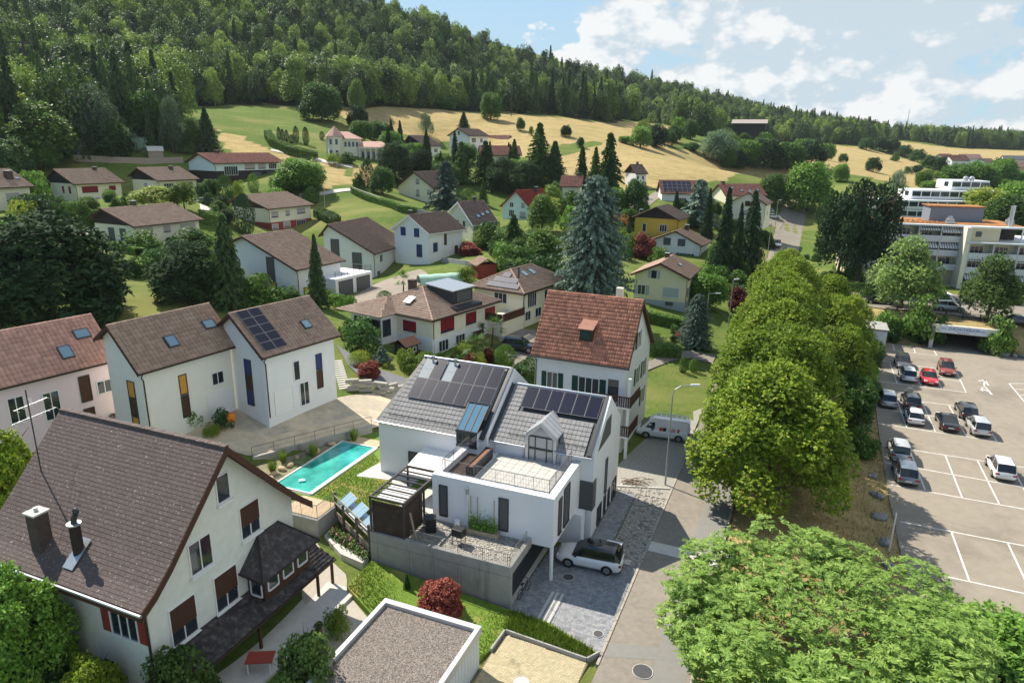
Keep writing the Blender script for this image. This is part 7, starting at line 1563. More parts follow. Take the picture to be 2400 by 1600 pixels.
tree('broad3', 63.4, 316.4, 28.8, 9.78, 5.32, 'dark tree in the shrubbery crossing the dry field', 'shrubbery trees on the dry field')
tree('broad3', 77.9, 348.2, 31.7, 7.36, 5.43, 'dark tree in the shrubbery crossing the dry field', 'shrubbery trees on the dry field')
tree('broad1', 47.5, 306.5, 30.4, 2.99, 2.94, 'round tree in the shrubbery crossing the dry field', 'shrubbery trees on the dry field')
tree('broad1', 90.7, 369.2, 33.2, 9.26, 3.76, 'round light tree above the weeping willow')
tree('broad3', 83.3, 334.7, 27.6, 3.67, 4.23, 'dark low bush left of the weeping willow')
tree('broad3', 286.4, 578.7, 28.8, 9.65, 6.26, 'dark hedgerow tree between the two dry fields', 'hedgerow trees between the dry fields')
tree('broad3', 300.8, 586.3, 28.3, 11.13, 6.69, 'dark hedgerow tree between the two dry fields', 'hedgerow trees between the dry fields')
tree('broad3', 311.7, 586.6, 27.1, 11.15, 6.7, 'dark hedgerow tree between the two dry fields', 'hedgerow trees between the dry fields')
tree('broad3', 316.5, 575.1, 23.9, 9.3, 5.89, 'dark hedgerow tree between the two dry fields', 'hedgerow trees between the dry fields')
tree('broad3', 277, 486.2, 21.5, 8.45, 5.28, 'dark hedgerow tree between the two dry fields', 'hedgerow trees between the dry fields')
tree('broad3', 264.7, 451.1, 18.4, 7.87, 4.91, 'dark hedgerow tree between the two dry fields', 'hedgerow trees between the dry fields')
tree('broad3', 254, 420.5, 15.3, 10.31, 4.33, 'dark hedgerow tree between the two dry fields', 'hedgerow trees between the dry fields')
tree('broad1', 207.4, 328.7, 11.6, 11.6, 7.42, 'green tree of the copse before the distant village', 'copse trees before the distant village')
tree('broad1', 221.2, 334.2, 10.8, 13.36, 8.56, 'green tree of the copse before the distant village', 'copse trees before the distant village')
tree('broad3', 322, 470.1, 14.7, 10.14, 5.41, 'dark tree of the copse before the distant village', 'copse trees before the distant village')
tree('broad1', 246.6, 355.7, 10.4, 15.24, 6.94, 'green tree of the copse before the distant village', 'copse trees before the distant village')
tree('broad1', 255, 354.2, 9.6, 10.43, 8, 'green tree of the copse before the distant village', 'copse trees before the distant village')
tree('yellowtree', 155.7, 229.6, 5.2, 12.4, 8.24, 'light green tree rising behind the hotel roof')
tree('broad1', 170.5, 236, 4.6, 14.14, 7.59, 'broad green tree behind the hotel roof at the right edge')
tree('broad2', 146.1, 205.9, 3.9, 12.93, 7.94, 'feathery green tree just behind the hotel')
tree('palm', -16.5, 100.9, 6.9, 3.9, 1.87, 'fan palm at the courtyard drive')
tree('palm', -4.2, 75.5, 4.4, 3.7, 1.98, 'bright fan palm in front of the red-blind house')
tree('palm', -2.5, 81.6, 4.9, 3.83, 2.02, 'dark fan palm at the wall of the red-blind house')
tree('ball', -0.8, 76.1, 4.1, 2.66, 1.35, 'clipped green globe bush by the dark parked car')
tree('redmaple', -15, 68.5, 5.2, 1.8, 1.22, 'red dwarf maple on the slate terrace')
tree('yellow', -16.6, 70.8, 5.6, 1.79, 1.16, 'pale clipped shrub left of the red dwarf maple')
tree('bluecedar', -14.5, 72.5, 5.4, 1.98, 1.43, 'blue-grey cushion conifer beside the play house')
tree('shrubdark', -17.3, 76.1, 5.9, 3.63, 2.19, 'dark bushy evergreen under the glazed wing')
tree('shrub', -19.7, 78.9, 6.4, 2.32, 1.18, 'bright shrub left of the dark evergreen')
tree('yellow', -11.8, 72.3, 5, 2.23, 1.19, 'yellow-green shrub beside the play house')
tree('yellow', -10.5, 71.5, 4.8, 1.87, 1.74, 'yellow-green shrub touching the solar roof ridge')
tree('yellow', -5.8, 76.8, 4.6, 2.2, 1.31, 'yellow-leaved shrub left of the bright palm')
tree('redmaple', -2.9, 76.8, 4.4, 1.73, 0.86, 'purple shrub between palm and globe bush')
tree('ball', -18.9, 98.5, 6.7, 1.47, 1.13, 'clipped dark globe shrub by the drive')
tree('shrub', -24.3, 92.7, 6.8, 2.06, 1.55, 'dark shrub beside the grey garages')
tree('shrub', -22.7, 93.8, 6.7, 1.72, 0.96, 'flowering shrub beside the grey garages')
tree('yellow', -7.6, 110.1, 7.6, 2.39, 1.68, 'yellow-leaved bush beside the red shed')
tree('redmaple', -8.8, 133.7, 8.2, 2.43, 2.43, 'red-leaved shrub at the steps of the blue-shutter house')
tree('column', -29.6, 53.5, 5.6, 4.55, 0.49, 'narrow column cypress in front of the cream terraced house')
tree('shrubdark', -28.6, 53.6, 5.5, 1.94, 0.76, 'blue-green shrub right of the narrow cypress')
tree('shrub', -27.1, 53.9, 5.4, 1.69, 0.84, 'bronze-green shrub in the courtyard bed')
tree('shrubdark', -26.7, 55.1, 5.5, 1.72, 0.56, 'dark upright shrub in the courtyard bed')
tree('shrubdark', -24.7, 54.4, 5.2, 1.79, 0.88, 'dark shrub behind the orange box in the courtyard bed')
tree('yellow', -25.2, 53, 5, 1.26, 0.76, 'yellow-green round shrub at the front of the courtyard bed')
tree('column', -33.8, 53.9, 6, 0.65, 0.33, 'small dark cypress stump between pink and cream house')
tree('ball', 21.4, 81, 2, 2.05, 0.59, 'small clipped box ball in the lower garden')
tree('ball', 22.9, 81.6, 1.9, 1.73, 0.64, 'second clipped box ball in the lower garden')
tree('yellow', 83.6, 120.6, 3.5, 2.14, 2.3, 'yellow-flowering shrub left of hotel terrace')
tree('shrubbig', 86.5, 116.5, 3.6, 2.37, 2.23, 'bright yellow-green shrub before the hotel terrace')
FS = random.Random(77)
KIN = {'D': ('shrubdark', 'shrubdark', 'shrub', 'shrubbig'), 'M': ('shrub', 'shrubbig', 'broad1', 'broad2', 'shrubdark', 'yellow', 'broad3'), 'C': ('broad3', 'deodar', 'spruceg', 'spruce', 'broad1'), 'S': ('yellow', 'shrub', 'shrubbig', 'redmaple', 'shrubdark')}
for P_, n_, kk, h0, h1, lab in [([(-57.83, 105.34), (-49.71, 122.81), (-36.71, 88.08), (-42.96, 83.89), (-50.31, 90.92)], 22, 'D', 1.6, 3.6, 'dark shrub of the thicket on the slope above the terraced houses'), ([(-105.39, 141.66), (-83.18, 139.94), (-73.11, 119.59), (-86.2, 114.59)], 22, 'M', 1.5, 3.4, 'garden shrub below the left row of hillside houses'), ([(-118.16, 160.35), (-112.34, 167.8), (-93.66, 139.87), (-101.37, 136.05)], 9, 'M', 2, 5, 'garden tree between the leftmost hillside houses'), ([(-74.28, 165.05), (-68.32, 173.03), (-56.51, 139.16), (-60.6, 134.98)], 11, 'M', 1.5, 3.5, 'garden shrub between the garage house and the yellow and red house'), ([(-63.44, 183.98), (-52.66, 185.6), (-47.72, 168.76), (-56.06, 170.67)], 8, 'M', 2, 4.5, 'bush right of the long timber house'), ([(-6.56, 143.46), (9.12, 151.45), (6.71, 106.9), (-0.14, 111.2), (-5.57, 121.83)], 26, 'M', 2, 5.5, 'garden bush between the blue-shutter house and the giant blue spruce'), ([(2.6, 211.13), (18.02, 210.35), (12.84, 157.21), (7.91, 156.33)], 12, 'M', 3, 6.5, 'leafy tree right of the pale blue house'), ([(-45.21, 245.19), (-15.99, 249.77), (2.09, 240.11), (3.24, 211.09), (-13.72, 213.82), (-31.16, 208.3), (-39.84, 214.76)], 30, 'C', 4, 8.5, 'dark tree of the evergreen belt below the tall white house'), ([(21.67, 180.09), (36.41, 175.66), (30.1, 146.67), (22.95, 136.16), (23.51, 156.15)], 20, 'M', 2, 5, 'garden tree between the giant blue spruce and the dish house'), ([(44.61, 182.83), (70.48, 201.58), (65.32, 183.57), (40.24, 163.25)], 13, 'C', 3, 7, 'dark tree before the solar-roofed house'), ([(40.02, 145.96), (54.73, 155.68), (42.99, 123.97), (33.65, 117.44)], 16, 'M', 1.5, 4, 'garden bush below the row of dark spruces'), ([(-18.6, 70.9), (-17.93, 78.72), (-13.2, 73.3), (-13.57, 68.7)], 12, 'S', 0.4, 1.0, 'low plant on the slate terrace'), ([(-12.62, 71.18), (-9.28, 74.72), (-7.03, 76.95), (-0.99, 77.98), (-0.2, 74.62), (-6.79, 74.23)], 18, 'S', 0.8, 1.8, 'flowering shrub in the garden behind the solar roof'), ([(73.04, 172.11), (74.51, 137.19), (80.8, 122.21), (73.59, 112.36), (63.51, 117.29), (61.3, 140.98)], 18, 'M', 1.2, 3.5, 'bush of the planting in front of the hotel'), ([(58.63, 106.4), (65.45, 103.05), (65.01, 101.59), (57.92, 103.79)], 12, 'M', 1.0, 2.4, 'bush on the bank left of the underpass'), ([(-132.78, 182.6), (-105.23, 199.66), (-100.81, 213.35), (-93.79, 200.62), (-114.79, 179.37), (-121.68, 165.78)], 20, 'C', 5, 9, 'dark tree at the left foot of the wood'), ([(18.46, 95.23), (28.64, 100.95), (27.28, 94.37), (17.65, 90.53)], 8, 'S', 0.6, 1.6, 'small shrub in the garden right of the red-tiled house'), ([(203.92, 331.38), (271.39, 372.57), (164.38, 221.61), (164.22, 253.69)], 18, 'M', 5, 8.5, 'leafy tree between the hotel and the distant village'), ([(58.93, 361.63), (113.22, 437.63), (200.94, 482.24), (185.37, 413.11), (110.23, 334.95), (84.02, 337.88), (54.85, 311.3)], 22, 'M', 5, 9, 'tree of the broad thicket crossing the dry field'), ([(-25.35, 31.17), (-18.67, 28.5), (-22.64, 26.97), (-25.25, 28.35)], 6, 'M', 1.6, 3, 'bush at the shaded wall of the old house'), ([(251.61, 477.74), (253.26, 420.04), (218.04, 346.04), (200.19, 319.98), (205.77, 343.48), (231.42, 443.42)], 8, 'M', 3, 5.5, 'hedgerow bush at the lower edge of the far dry field'), ([(-44.75, 110.07), (-30.97, 96.59), (-26.04, 99.0), (-22.37, 93.92), (-23.12, 89.62), (-27.87, 86.46), (-33.07, 85.7)], 12, 'M', 1, 2.5, 'shrub behind the solar terraced house'), ([(50.2, 101.77), (53.34, 96.71), (44.46, 78.56), (40.1, 73.9), (45.7, 87.92)], 12, 'M', 1.5, 4, 'shrub along the shaded left edge of the parking lot'), ([(-89.19, 147.97), (-79.51, 142.88), (-74.56, 133.37), (-79.92, 133.34)], 5, 'M', 1.5, 3, 'shrub under the red-blind house')]:
 xs = [p[0] for p in P_]; ys = [p[1] for p in P_]; c_ = 0; g_ = 0
 while c_ < n_ and g_ < 4000:
  g_ += 1; x = FS.uniform(min(xs), max(xs)); y = FS.uniform(min(ys), max(ys))
  if not inpoly(np.array([x]), np.array([y]), P_)[0]: continue
  if any(math.hypot(x-h_['x'], y-h_['y']) < h_['L']*.5+1.2 for h_ in HP.values()): continue
  h = FS.uniform(h0, h1); k = FS.choice(KIN[kk]); con = k in ('deodar', 'spruceg', 'spruce')
  tree(k, x, y, g1(x, y)-.1, h*(1.35 if con else 1), h*(.28 if con else FS.uniform(.5, .68)), lab, 'plants: '+lab[:60]); c_ += 1
# ---- the wooded hillside: the nearest trees one by one, the rest as one wood
def fmesh(key, Q, lm, th, tr):
 mb = MB(); mb.tube([(0, 0, -.06), (0, 0, th)], [tr, tr*.5], 5)
 V = np.array(mb.V); Fq = mb.F
 me = quad_mesh(key, Q, [lm]); 
 return me
L_F1 = leafmat('leaf_forest_a', ov=.5, trans=.22, c1=(.05, .11, .024), c2=(.11, .19, .034), c3=(.27, .35, .06))
L_F2 = leafmat('leaf_forest_b', ov=.4, trans=.2, c1=(.028, .065, .024), c2=(.055, .11, .032), c3=(.11, .18, .05))
FK = [fmesh('forest_beech', crown(71, 30, 84, .026, spray=2, lo=.1, shape='egg', lr=(.15, .23), tight=.85), L_F1, .4, .03),
      fmesh('forest_oak', crown(72, 50, 52, .027, spray=2, lo=.1, lr=(.13, .19), tight=.9), L_F1, .4, .03),
      fmesh('forest_ash', crown(73, 40, 60, .028, spray=2, lo=.1, shape='egg', lr=(.16, .28)), L_F2, .4, .03),
      fmesh('forest_fir', conifer(74, 22, 14, 6, .045, droop=.4, p=.7, irr=.25), L_F2, .9, .02)]
rng = np.random.default_rng(99)
pts = []
for P_ in FOREST_POLYS:
 xs = [p[0] for p in P_]; ys = [p[1] for p in P_]; x0, x1, y0, y1 = min(xs), max(xs), min(ys), max(ys)
 y = y0
 while y < y1:
  dd = 6.6+max(0, (y-250))*.006
  xr = np.arange(x0, x1, dd); xr = xr+rng.uniform(-.42, .42, len(xr))*dd; yr = y+rng.uniform(-.42, .42, len(xr))*dd
  k = inpoly(xr, yr, P_) & (np.abs(xr) < 85+yr*.9)
  pts += list(zip(xr[k], yr[k])); y += dd
pts = np.array(pts); pz = np.concatenate([ground(pts[i:i+2000, 0], pts[i:i+2000, 1]) for i in range(0, len(pts), 2000)])
n = len(pts); kind = rng.choice(4, n, p=[.40, .30, .20, .10]); nz_ = np.sin(pts[:, 0]*.021+1.3)*np.cos(pts[:, 1]*.017); kind = np.where((nz_ > .45) & (rng.random(n) < .45), 3, kind)
hh = rng.uniform(13, 21, n); ww = hh*rng.uniform(.55, .78, n); ww = np.where(kind == 3, hh*rng.uniform(.32, .42, n), ww); hh = np.where(kind == 3, hh*1.18, hh)
edge_near = np.argsort(np.hypot(pts[:, 0], pts[:, 1]))
near = set(edge_near[:290].tolist())
KN = ['leafy', 'round-crowned', 'dark leafy', 'pointed dark fir']
for i in edge_near[:290]:
 o = bpy.data.objects.new('forest_tree', FK[kind[i]]); o.location = (pts[i, 0], pts[i, 1], pz[i]-.3); o.scale = (ww[i], ww[i], hh[i]); o.rotation_euler = (0, 0, rng.random()*6.28)
 put(o, '%s tree in the front ranks of the hillside wood' % KN[kind[i]], 'tree', 'front trees of the hillside wood: '+KN[kind[i]])
far = np.array([i for i in range(n) if i not in near])
me = bpy.data.meshes.new('forest'); me.vertices.add(len(far)); me.vertices.foreach_set('co', np.stack([pts[far, 0], pts[far, 1], pz[far]-.3], -1).astype(np.float32).reshape(-1))
for nm, arr, ty in (('kind_id', kind[far].astype(np.int32), 'INT'), ('w', ww[far], 'FLOAT'), ('h', hh[far], 'FLOAT'), ('rz', rng.random(len(far))*6.28, 'FLOAT')):
 a = me.attributes.new(nm, ty, 'POINT'); a.data.foreach_set('value', arr.astype(np.int32 if ty == 'INT' else np.float32))
fo = put(bpy.data.objects.new('forest', me), label='dense mixed wood covering the whole hillside', kind='stuff')
src = {}
for i in edge_near[:290]:
 if kind[i] not in src: src[kind[i]] = [o for o in COL.objects if o.data is FK[kind[i]]][0]
ng = bpy.data.node_groups.new('forest_scatter', 'GeometryNodeTree'); ng.interface.new_socket('Geometry', in_out='INPUT', socket_type='NodeSocketGeometry'); ng.interface.new_socket('Geometry', in_out='OUTPUT', socket_type='NodeSocketGeometry')
N = ng.nodes; L = ng.links; gi = N.new('NodeGroupInput'); go = N.new('NodeGroupOutput'); jn = N.new('GeometryNodeJoinGeometry')
def attr(nm, ty): a = N.new('GeometryNodeInputNamedAttribute'); a.data_type = ty; a.inputs['Name'].default_value = nm; return a.outputs[0]
cs = N.new('ShaderNodeCombineXYZ'); L.new(attr('w', 'FLOAT'), cs.inputs[0]); L.new(attr('w', 'FLOAT'), cs.inputs[1]); L.new(attr('h', 'FLOAT'), cs.inputs[2])
cr_ = N.new('ShaderNodeCombineXYZ'); L.new(attr('rz', 'FLOAT'), cr_.inputs[2])
for k, o in src.items():
 oi = N.new('GeometryNodeObjectInfo'); oi.inputs['Object'].default_value = o; oi.inputs['As Instance'].default_value = False; oi.transform_space = 'ORIGINAL'
 cmp_ = N.new('FunctionNodeCompare'); cmp_.data_type = 'INT'; cmp_.operation = 'EQUAL'; L.new(attr('kind_id', 'INT'), cmp_.inputs[2]); cmp_.inputs[3].default_value = int(k)
 mp = N.new('GeometryNodeMeshToPoints'); L.new(gi.outputs[0], mp.inputs['Mesh']); L.new(cmp_.outputs[0], mp.inputs['Selection'])
 ip = N.new('GeometryNodeInstanceOnPoints'); L.new(mp.outputs[0], ip.inputs['Points']); L.new(oi.outputs['Geometry'], ip.inputs['Instance']); L.new(cr_.outputs[0], ip.inputs['Rotation']); L.new(cs.outputs[0], ip.inputs['Scale']); L.new(ip.outputs[0], jn.inputs[0])
L.new(jn.outputs[0], go.inputs[0])
md = fo.modifiers.new('scatter', 'NODES'); md.node_group = ng
print('forest', n)
# ---- hedges: leafy boxes along a line
def hedge(label, pts_, w, h, mat_=None, group=None, dens=110):
 rng = np.random.default_rng(int(abs(pts_[0][0]*13)) % 9999); Q = []; P = [np.array(p, float) for p in pts_]
 for a, b in zip(P[:-1], P[1:]):
  d = b-a; L_ = np.linalg.norm(d); d = d/L_; nn = np.array([-d[1], d[0]]); n_ = int(L_*(2*h+w)*dens)
  u = rng.random(n_)*L_; q = rng.random(n_)*(2*h+w)
  off = np.where(q < h, -w/2, np.where(q > h+w, w/2, q-h-w/2)); z = np.where(q < h, q, np.where(q > h+w, 2*h+w-q, h))
  xy = a+d*u[:, None]+nn*off[:, None]; g = ground(xy[:, 0], xy[:, 1]); C_ = np.stack([xy[:, 0], xy[:, 1], g+z], -1)+rng.normal(0, .05, (n_, 3))
  nr = np.stack([nn[0]*np.sign(off)*(z < h), nn[1]*np.sign(off)*(z < h), (z >= h)*1.0], -1)
  Q.append(leaves(rng, C_, nr, .14, .6, .5))
 return put(bpy.data.objects.new('hedge', quad_mesh('hedge', np.concatenate(Q), mat_ or L_HEDGE)), label, 'hedge', group)
hedge('long clipped hedge curving round the villa garden', [(-83.2, 239.7), (-77.8, 228.2), (-69.4, 218.6), (-60.2, 213.7)], 2.2, 2.4)
hedge('trimmed hedge beside the drive of the red-tiled house', [(0.8, 71.2), (2.6, 74.4)], 1.6, 2)
hedge('low hedge between the pale yellow house and the dry lawn', [(19.4, 100.7), (22.7, 99.5), (25.8, 98.7)], 1.4, 1.5)
hedge('dark clipped hedge above the lower garden path', [(17.8, 85.5), (22.1, 86.1)], 1.4, 1.3)
hedge('hedge with yellow tips on top of the grey curved wall', [(-41.5, 179.0), (-33.4, 167.2), (-25.3, 155.2), (-19.2, 155.2)], 1, 1.4)
hedge('trimmed hedge along the far street pavement', [(64.3, 182.4), (70.3, 189.4), (67.9, 179.5)], 1.6, 1.4)
hedge('hedge at the edge of the green slope meadow', [(-45.6, 160.5), (-38.8, 150.9)], 2, 1.6)
hedge('overgrown hedge before the long bungalow', [(-67.2, 112.4), (-57.8, 105.3)], 1.6, 1.2)
hedge('dark hedge under the bright shrubs beside the garage house', [(-61.1, 134.3), (-57.4, 137.0)], 2, 2)
hedge('dark hedge before the hotel pines', [(61.2, 129.8), (65.5, 122.8)], 2, 1.6)
# ---- grass tufts of the near lawns and of the dry bank
def tufts(name, poly, n, h, m, zf, seed, parent=None):
 rng = np.random.default_rng(seed); xs = [p[0] for p in poly]; ys = [p[1] for p in poly]
 x = rng.uniform(min(xs), max(xs), n); y = rng.uniform(min(ys), max(ys), n); k = inpoly(x, y, poly); x = x[k]; y = y[k]; z = zf(x, y)
 m_ = len(x); a = rng.random(m_)*6.283; hh_ = h*(.5+rng.random(m_)); w = .018+.02*rng.random(m_); ln = rng.normal(0, .35, (m_, 2))*hh_[:, None]
 c = np.stack([x, y, z], -1); u = np.stack([np.cos(a)*w, np.sin(a)*w, 0*a], -1); t = np.stack([ln[:, 0], ln[:, 1], hh_], -1)
 return put(bpy.data.objects.new(name, quad_mesh(name, np.stack([c-u, c+u, c+t+u*.2, c+t-u*.2], 1), m)), kind='stuff')
GRN = leafmat('grass_green', (.06, .12, .012), (.12, .20, .02), (.26, .30, .05), .3)
GRD = leafmat('grass_dry', (.20, .14, .05), (.34, .25, .11), (.52, .41, .20), .3)
fl = [FH(*p) for p in ((-12.3, -9.8), (-2.5, -9.9), (.2, -10.1), (3.5, -11.3), (3.1, -11.9), (-1.95, -11.6), (-2.1, -14.4), (-8.1, -14.5), (-12.1, -12.6))]
def flz(x, y): s = (x-FO[0])*math.cos(math.radians(-22))+(y-FO[1])*math.sin(math.radians(-22)); return 1.62+np.clip((-s-6)*.12, 0, .75)
tufts('grass', fl, 26000, .10, GRN, flz, 3)
tufts('grass', [FH(*p) for p in ((-2.2, -9.9), (.2, -10.1), (3.5, -11.3), (3.1, -11.9), (-1.9, -11.6))], 9000, .28, GRN, flz, 4)
tufts('grass', [FH(*p) for p in ((-19.7, 2), (-19.7, -6), (-17.7, -6.3), (-12.8, -5.2), (-14, -3.7), (-15.8, -1.8), (-18.6, -2.2), (-18.4, 1))], 14000, .07, GRN, lambda x, y: x*0+3.66, 5)
tufts('dry_grass', [FF(*p) for p in ((9.5, -22), (21.0, -22), (21.3, 20), (21.6, 60), (9.6, 60))], 60000, .20, GRD, ground, 6)

# ---- the summer air between here and the hills
def haze_box(dens):
 m = bpy.data.materials.new('air'); m.use_nodes = True; nt = m.node_tree; nt.nodes.clear(); o_ = nt.nodes.new('ShaderNodeOutputMaterial'); v = nt.nodes.new('ShaderNodeVolumePrincipled')
 v.inputs['Color'].default_value = (.80, .90, 1.0, 1); v.inputs['Density'].default_value = dens; v.inputs['Anisotropy'].default_value = .2; nt.links.new(v.outputs[0], o_.inputs['Volume'])
 MB().box(-1750, 1750, -90, 1560, -40, 230).obj('haze', m, kind='stuff')
haze_box(.00006)
# ---------------------------------------------------------------- old gabled house in the left foreground
OH = thing('gabled_house', 'old white gable house with a huge shingled roof sweeping out at the eaves', 'house', (-20.23, 34.33, 0), -22.4)
OL = 6.2
prof_ = [(-5.95, 8.2), (-5.1, 8.75), (-4.1, 9.65), (0, 14.0), (4.1, 9.6), (5.1, 8.6), (6.1, 7.75)]
W = MB(); A = [(-5.15, .5), (5.15, .5), (5.15, 8.35), (4.1, 9.4), (0, 13.75), (-4.1, 9.45), (-5.15, 8.5)]
W.add([(-5.45, y, z) for y, z in A]+[(5.45, y, z) for y, z in A], [tuple(range(7))[::-1], tuple(range(7, 14))]+[(i, (i+1) % 7, 7+(i+1) % 7, 7+i) for i in range(7)])
W.obj('wall', WALLG, OH)
R = MB()
for (y0, z0), (y1, z1) in zip(prof_[:-1], prof_[1:]):
 R.hull8([(-OL, y0, z0-.2), (OL, y0, z0-.2), (OL, y1, z1-.2), (-OL, y1, z1-.2)], [(-OL, y0, z0), (OL, y0, z0), (OL, y1, z1), (-OL, y1, z1)])
oro = R.obj('roof', BROWN, OH)
for s in (-OL-.04, OL):
 V = MB()
 for (y0, z0), (y1, z1) in zip(prof_[:-1], prof_[1:]):
  V.hull8([(s, y0, z0-.42), (s+.04, y0, z0-.42), (s+.04, y1, z1-.42), (s, y1, z1-.42)], [(s, y0, z0+.04), (s+.04, y0, z0+.04), (s+.04, y1, z1+.04), (s, y1, z1+.04)])
 V.obj('verge_board', BROWN, oro)
sh_ = MB(); sh_.hull8([(.006, 0, 0), (.394, 0, 0), (.394, .23, -.012), (.006, .23, -.012)], [(.006, 0, .024), (.394, 0, .024), (.394, .23, .008), (.006, .23, .008)])
shm = sh_.mesh('shingle', T_FLAT)
lim = 300
for k, ((y0, z0), (y1, z1)) in enumerate(list(zip(prof_[:-1], prof_[1:]))[:3]):
 before = len([1 for o in oro.children if o.name.startswith('shingle')]) if k else 0
 lay_tiles(oro, -OL, OL, y0, z0+.01, y1, z1+.01, .4, .22, lambda x, b: False, shm, limit=max(0, [120, 100, 80][k]), shift=True, name='shingle', jit=.012)
for (y0, z0), (y1, z1) in list(zip(prof_[:-1], prof_[1:]))[3:]:
 tile_field((OL, y1, z1+.01), (-2*OL, 0, 0), (0, y0-y1, z0-z1), 31, max(3, int(math.hypot(y1-y0, z1-z0)/.22)), T_FLAT, parent=oro, wavy=False)
rc = MB()
for i in range(31): rc.box(-OL+i*.4, -OL+i*.4+.385, -.16, .16, 13.93, 14.07+.01*(i % 2))
rc.obj('ridge_tiles', T_FLAT, oro, kind='stuff')
g = MB(); g.tube([(-OL, -6.03, 8.12), (OL+.05, -6.03, 8.12)], .085, 8); g.obj('gutter', ALU, oro)
MB().box(-OL, OL, -5.98, -5.9, 7.72, 8.12).obj('eaves_board', BROWN, oro)
MB().tube([(OL-.1, -5.98, 8.05), (5.5, -5.3, 7.5), (5.5, -5.28, 1.8)], .06, 8).obj('downpipe', COPPER, OH)
for a, z, w, h, k in ((.12, 10.75, .8, 1.45, 'w'), (-1.75, 7.75, 1.35, 1.7, 'w'), (1.75, 7.8, 1.35, 1.9, 'b'), (-3.25, 4.62, 1.5, 2.1, 'b'), (-.4, 4.62, 1.5, 2.1, 'b')):
 wo = window(OH, (5.45, a, z), (0, 1), w, h, 'w')
 if k == 'b':
  q = MB(); n_ = int(h*.62/.09)
  for i in range(n_): zz = z+h*.38+i*h*.62/n_; q.box(5.47, 5.53, a-w/2, a+w/2, zz, zz+h*.62/n_-.012)
  q.obj('roller_blind', BROWN, OH)
 MB().box(5.45, 5.62, a-w/2-.12, a+w/2+.12, z-.22, z-.08).obj('window_sill', WALLW, OH)
window(OH, (3.75, -5.15, 5.55), (1, 0), 1.75, 1.3, 'wR'); window(OH, (-1.4, -5.15, 6.3), (1, 0), .8, .7, 'w'); window(OH, (2.2, -5.15, 2.6), (1, 0), .6, 1.0, 'f')
window(OH, (-3.6, -5.15, 5.55), (1, 0), 1.2, 1.3, 'wR')
c = MB(); c.box(-2.35, -1.65, -5.15, -4.45, 8.6, 10.85); co = c.obj('chimney', BRICKC, oro); MB().box(-2.43, -1.57, -5.23, -4.37, 10.85, 10.95).obj('chimney_cap', CONCL, co)
MB().cyl(-2.0, -4.8, 10.95, 11.15, .1).obj('chimney_pot', ZINC, co)
f_ = MB(); f_.cyl(.58, -4.68, 8.9, 10.75, .26, 16); fo_ = f_.obj('flue', DKWOOD, oro); MB().cyl(.58, -4.68, 10.75, 10.82, .34, 16).obj('flue_collar', ZINC, fo_)
MB().tube([(.58, -4.68, 10.82), (.62, -4.65, 11.1), (.7, -4.6, 11.3)], .14, 10).obj('flue_cowl', GREYF, fo_); MB().sphere((.72, -4.58, 11.45), .2, 10, 8, (1, .6, 1)).obj('cowl_vane', GREYF, fo_)
MB().hull8([(.25, -5.4, 8.66), (.95, -5.4, 8.66), (.95, -4.2, 9.7), (.25, -4.2, 9.7)], [(.25, -5.4, 8.70), (.95, -5.4, 8.70), (.95, -4.2, 9.74), (.25, -4.2, 9.74)]).obj('flue_flashing', ZINC, fo_)
# aerial mast
an = thing('aerial_mast', 'tall television aerial mast with cross bars on the old roof', 'antenna', FR((-20.23, 34.33), -22.4)(-4.96, -2.45, 11.2), -22.4)
MB().cyl(0, 0, 0, 5.0, .035, 8).obj('mast', GREYF, an)
for z, L_, y_ in ((4.0, 1.6, .4), (3.3, 2.2, -.6)):
 q = MB(); q.tube([(-.2, -L_*.4, z), (.1, L_*.6, z+.25)], .010, 5)
 for k in range(6): y = -L_*.4+L_*k/5; q.tube([(-.28+.0*k, y, z+.05*k), (.28, y, z+.05*k)], .008, 4)
 q.obj('cross_bar', ZINC, an)
q = MB()
for dx in (-.12, .12):
 for k in range(5): q.tube([(dx-.1, .1, 4.2+.07*k), (dx+.1, .1, 4.2+.07*k)], .008, 4)
q.obj('reflector', ALU, an)
# bay window on the porch roof, and the porch
bay = thing('bay', '', '') if False else None
b = MB(); b.box(5.5, 6.7, 1.1, 4.9, 4.2, 5.9)
bo = b.obj('bay', BROWN, OH)
for a in (1.75, 3.0, 4.25): window(bo, (6.7, a, 4.75), (0, 1), .75, 1.05, 'w')
window(bo, (6.1, 1.1, 4.45), (1, 0), .7, 1.35, 'w')
q = MB(); q.add([(5.45, .55, 5.95), (7.15, .55, 5.75), (7.15, 5.4, 5.75), (5.45, 5.4, 5.95), (5.46, 2.2, 7.5), (5.46, 3.8, 7.5)], [(0, 1, 4), (1, 2, 5, 4), (2, 3, 5), (0, 3, 2, 1)])
MOSS = mat('slate_mossy', (.055, .048, .05), .9, .3, 3, island=.3, col2=(.12, .12, .11), scale2=3, amt2=.5)
br = q.obj('bay_roof', MOSS, bo)
q = MB()
for a_, b_ in (((7.15, .55, 5.75), (5.46, 2.2, 7.5)), ((7.15, 5.4, 5.75), (5.46, 3.8, 7.5)), ((7.15, .55, 5.75), (7.15, 5.4, 5.75)), ((5.45, .55, 5.95), (7.15, .55, 5.75))): q.tube([a_, b_], .06, 6)
q.obj('hip_cap', DKWOOD, br)
q = MB(); q.add([(5.46, -5.0, 4.5), (7.25, -4.2, 3.75), (7.25, 6.6, 3.75), (5.46, 6.6, 4.5), (5.46, -5.7, 3.9), (6.3, -5.7, 3.6)], [(0, 1, 2, 3), (4, 5, 1, 0)])
q.add([(5.46, -5.0, 4.35), (7.25, -4.2, 3.6), (7.25, 6.6, 3.6), (5.46, 6.6, 4.35)], [(3, 2, 1, 0)])
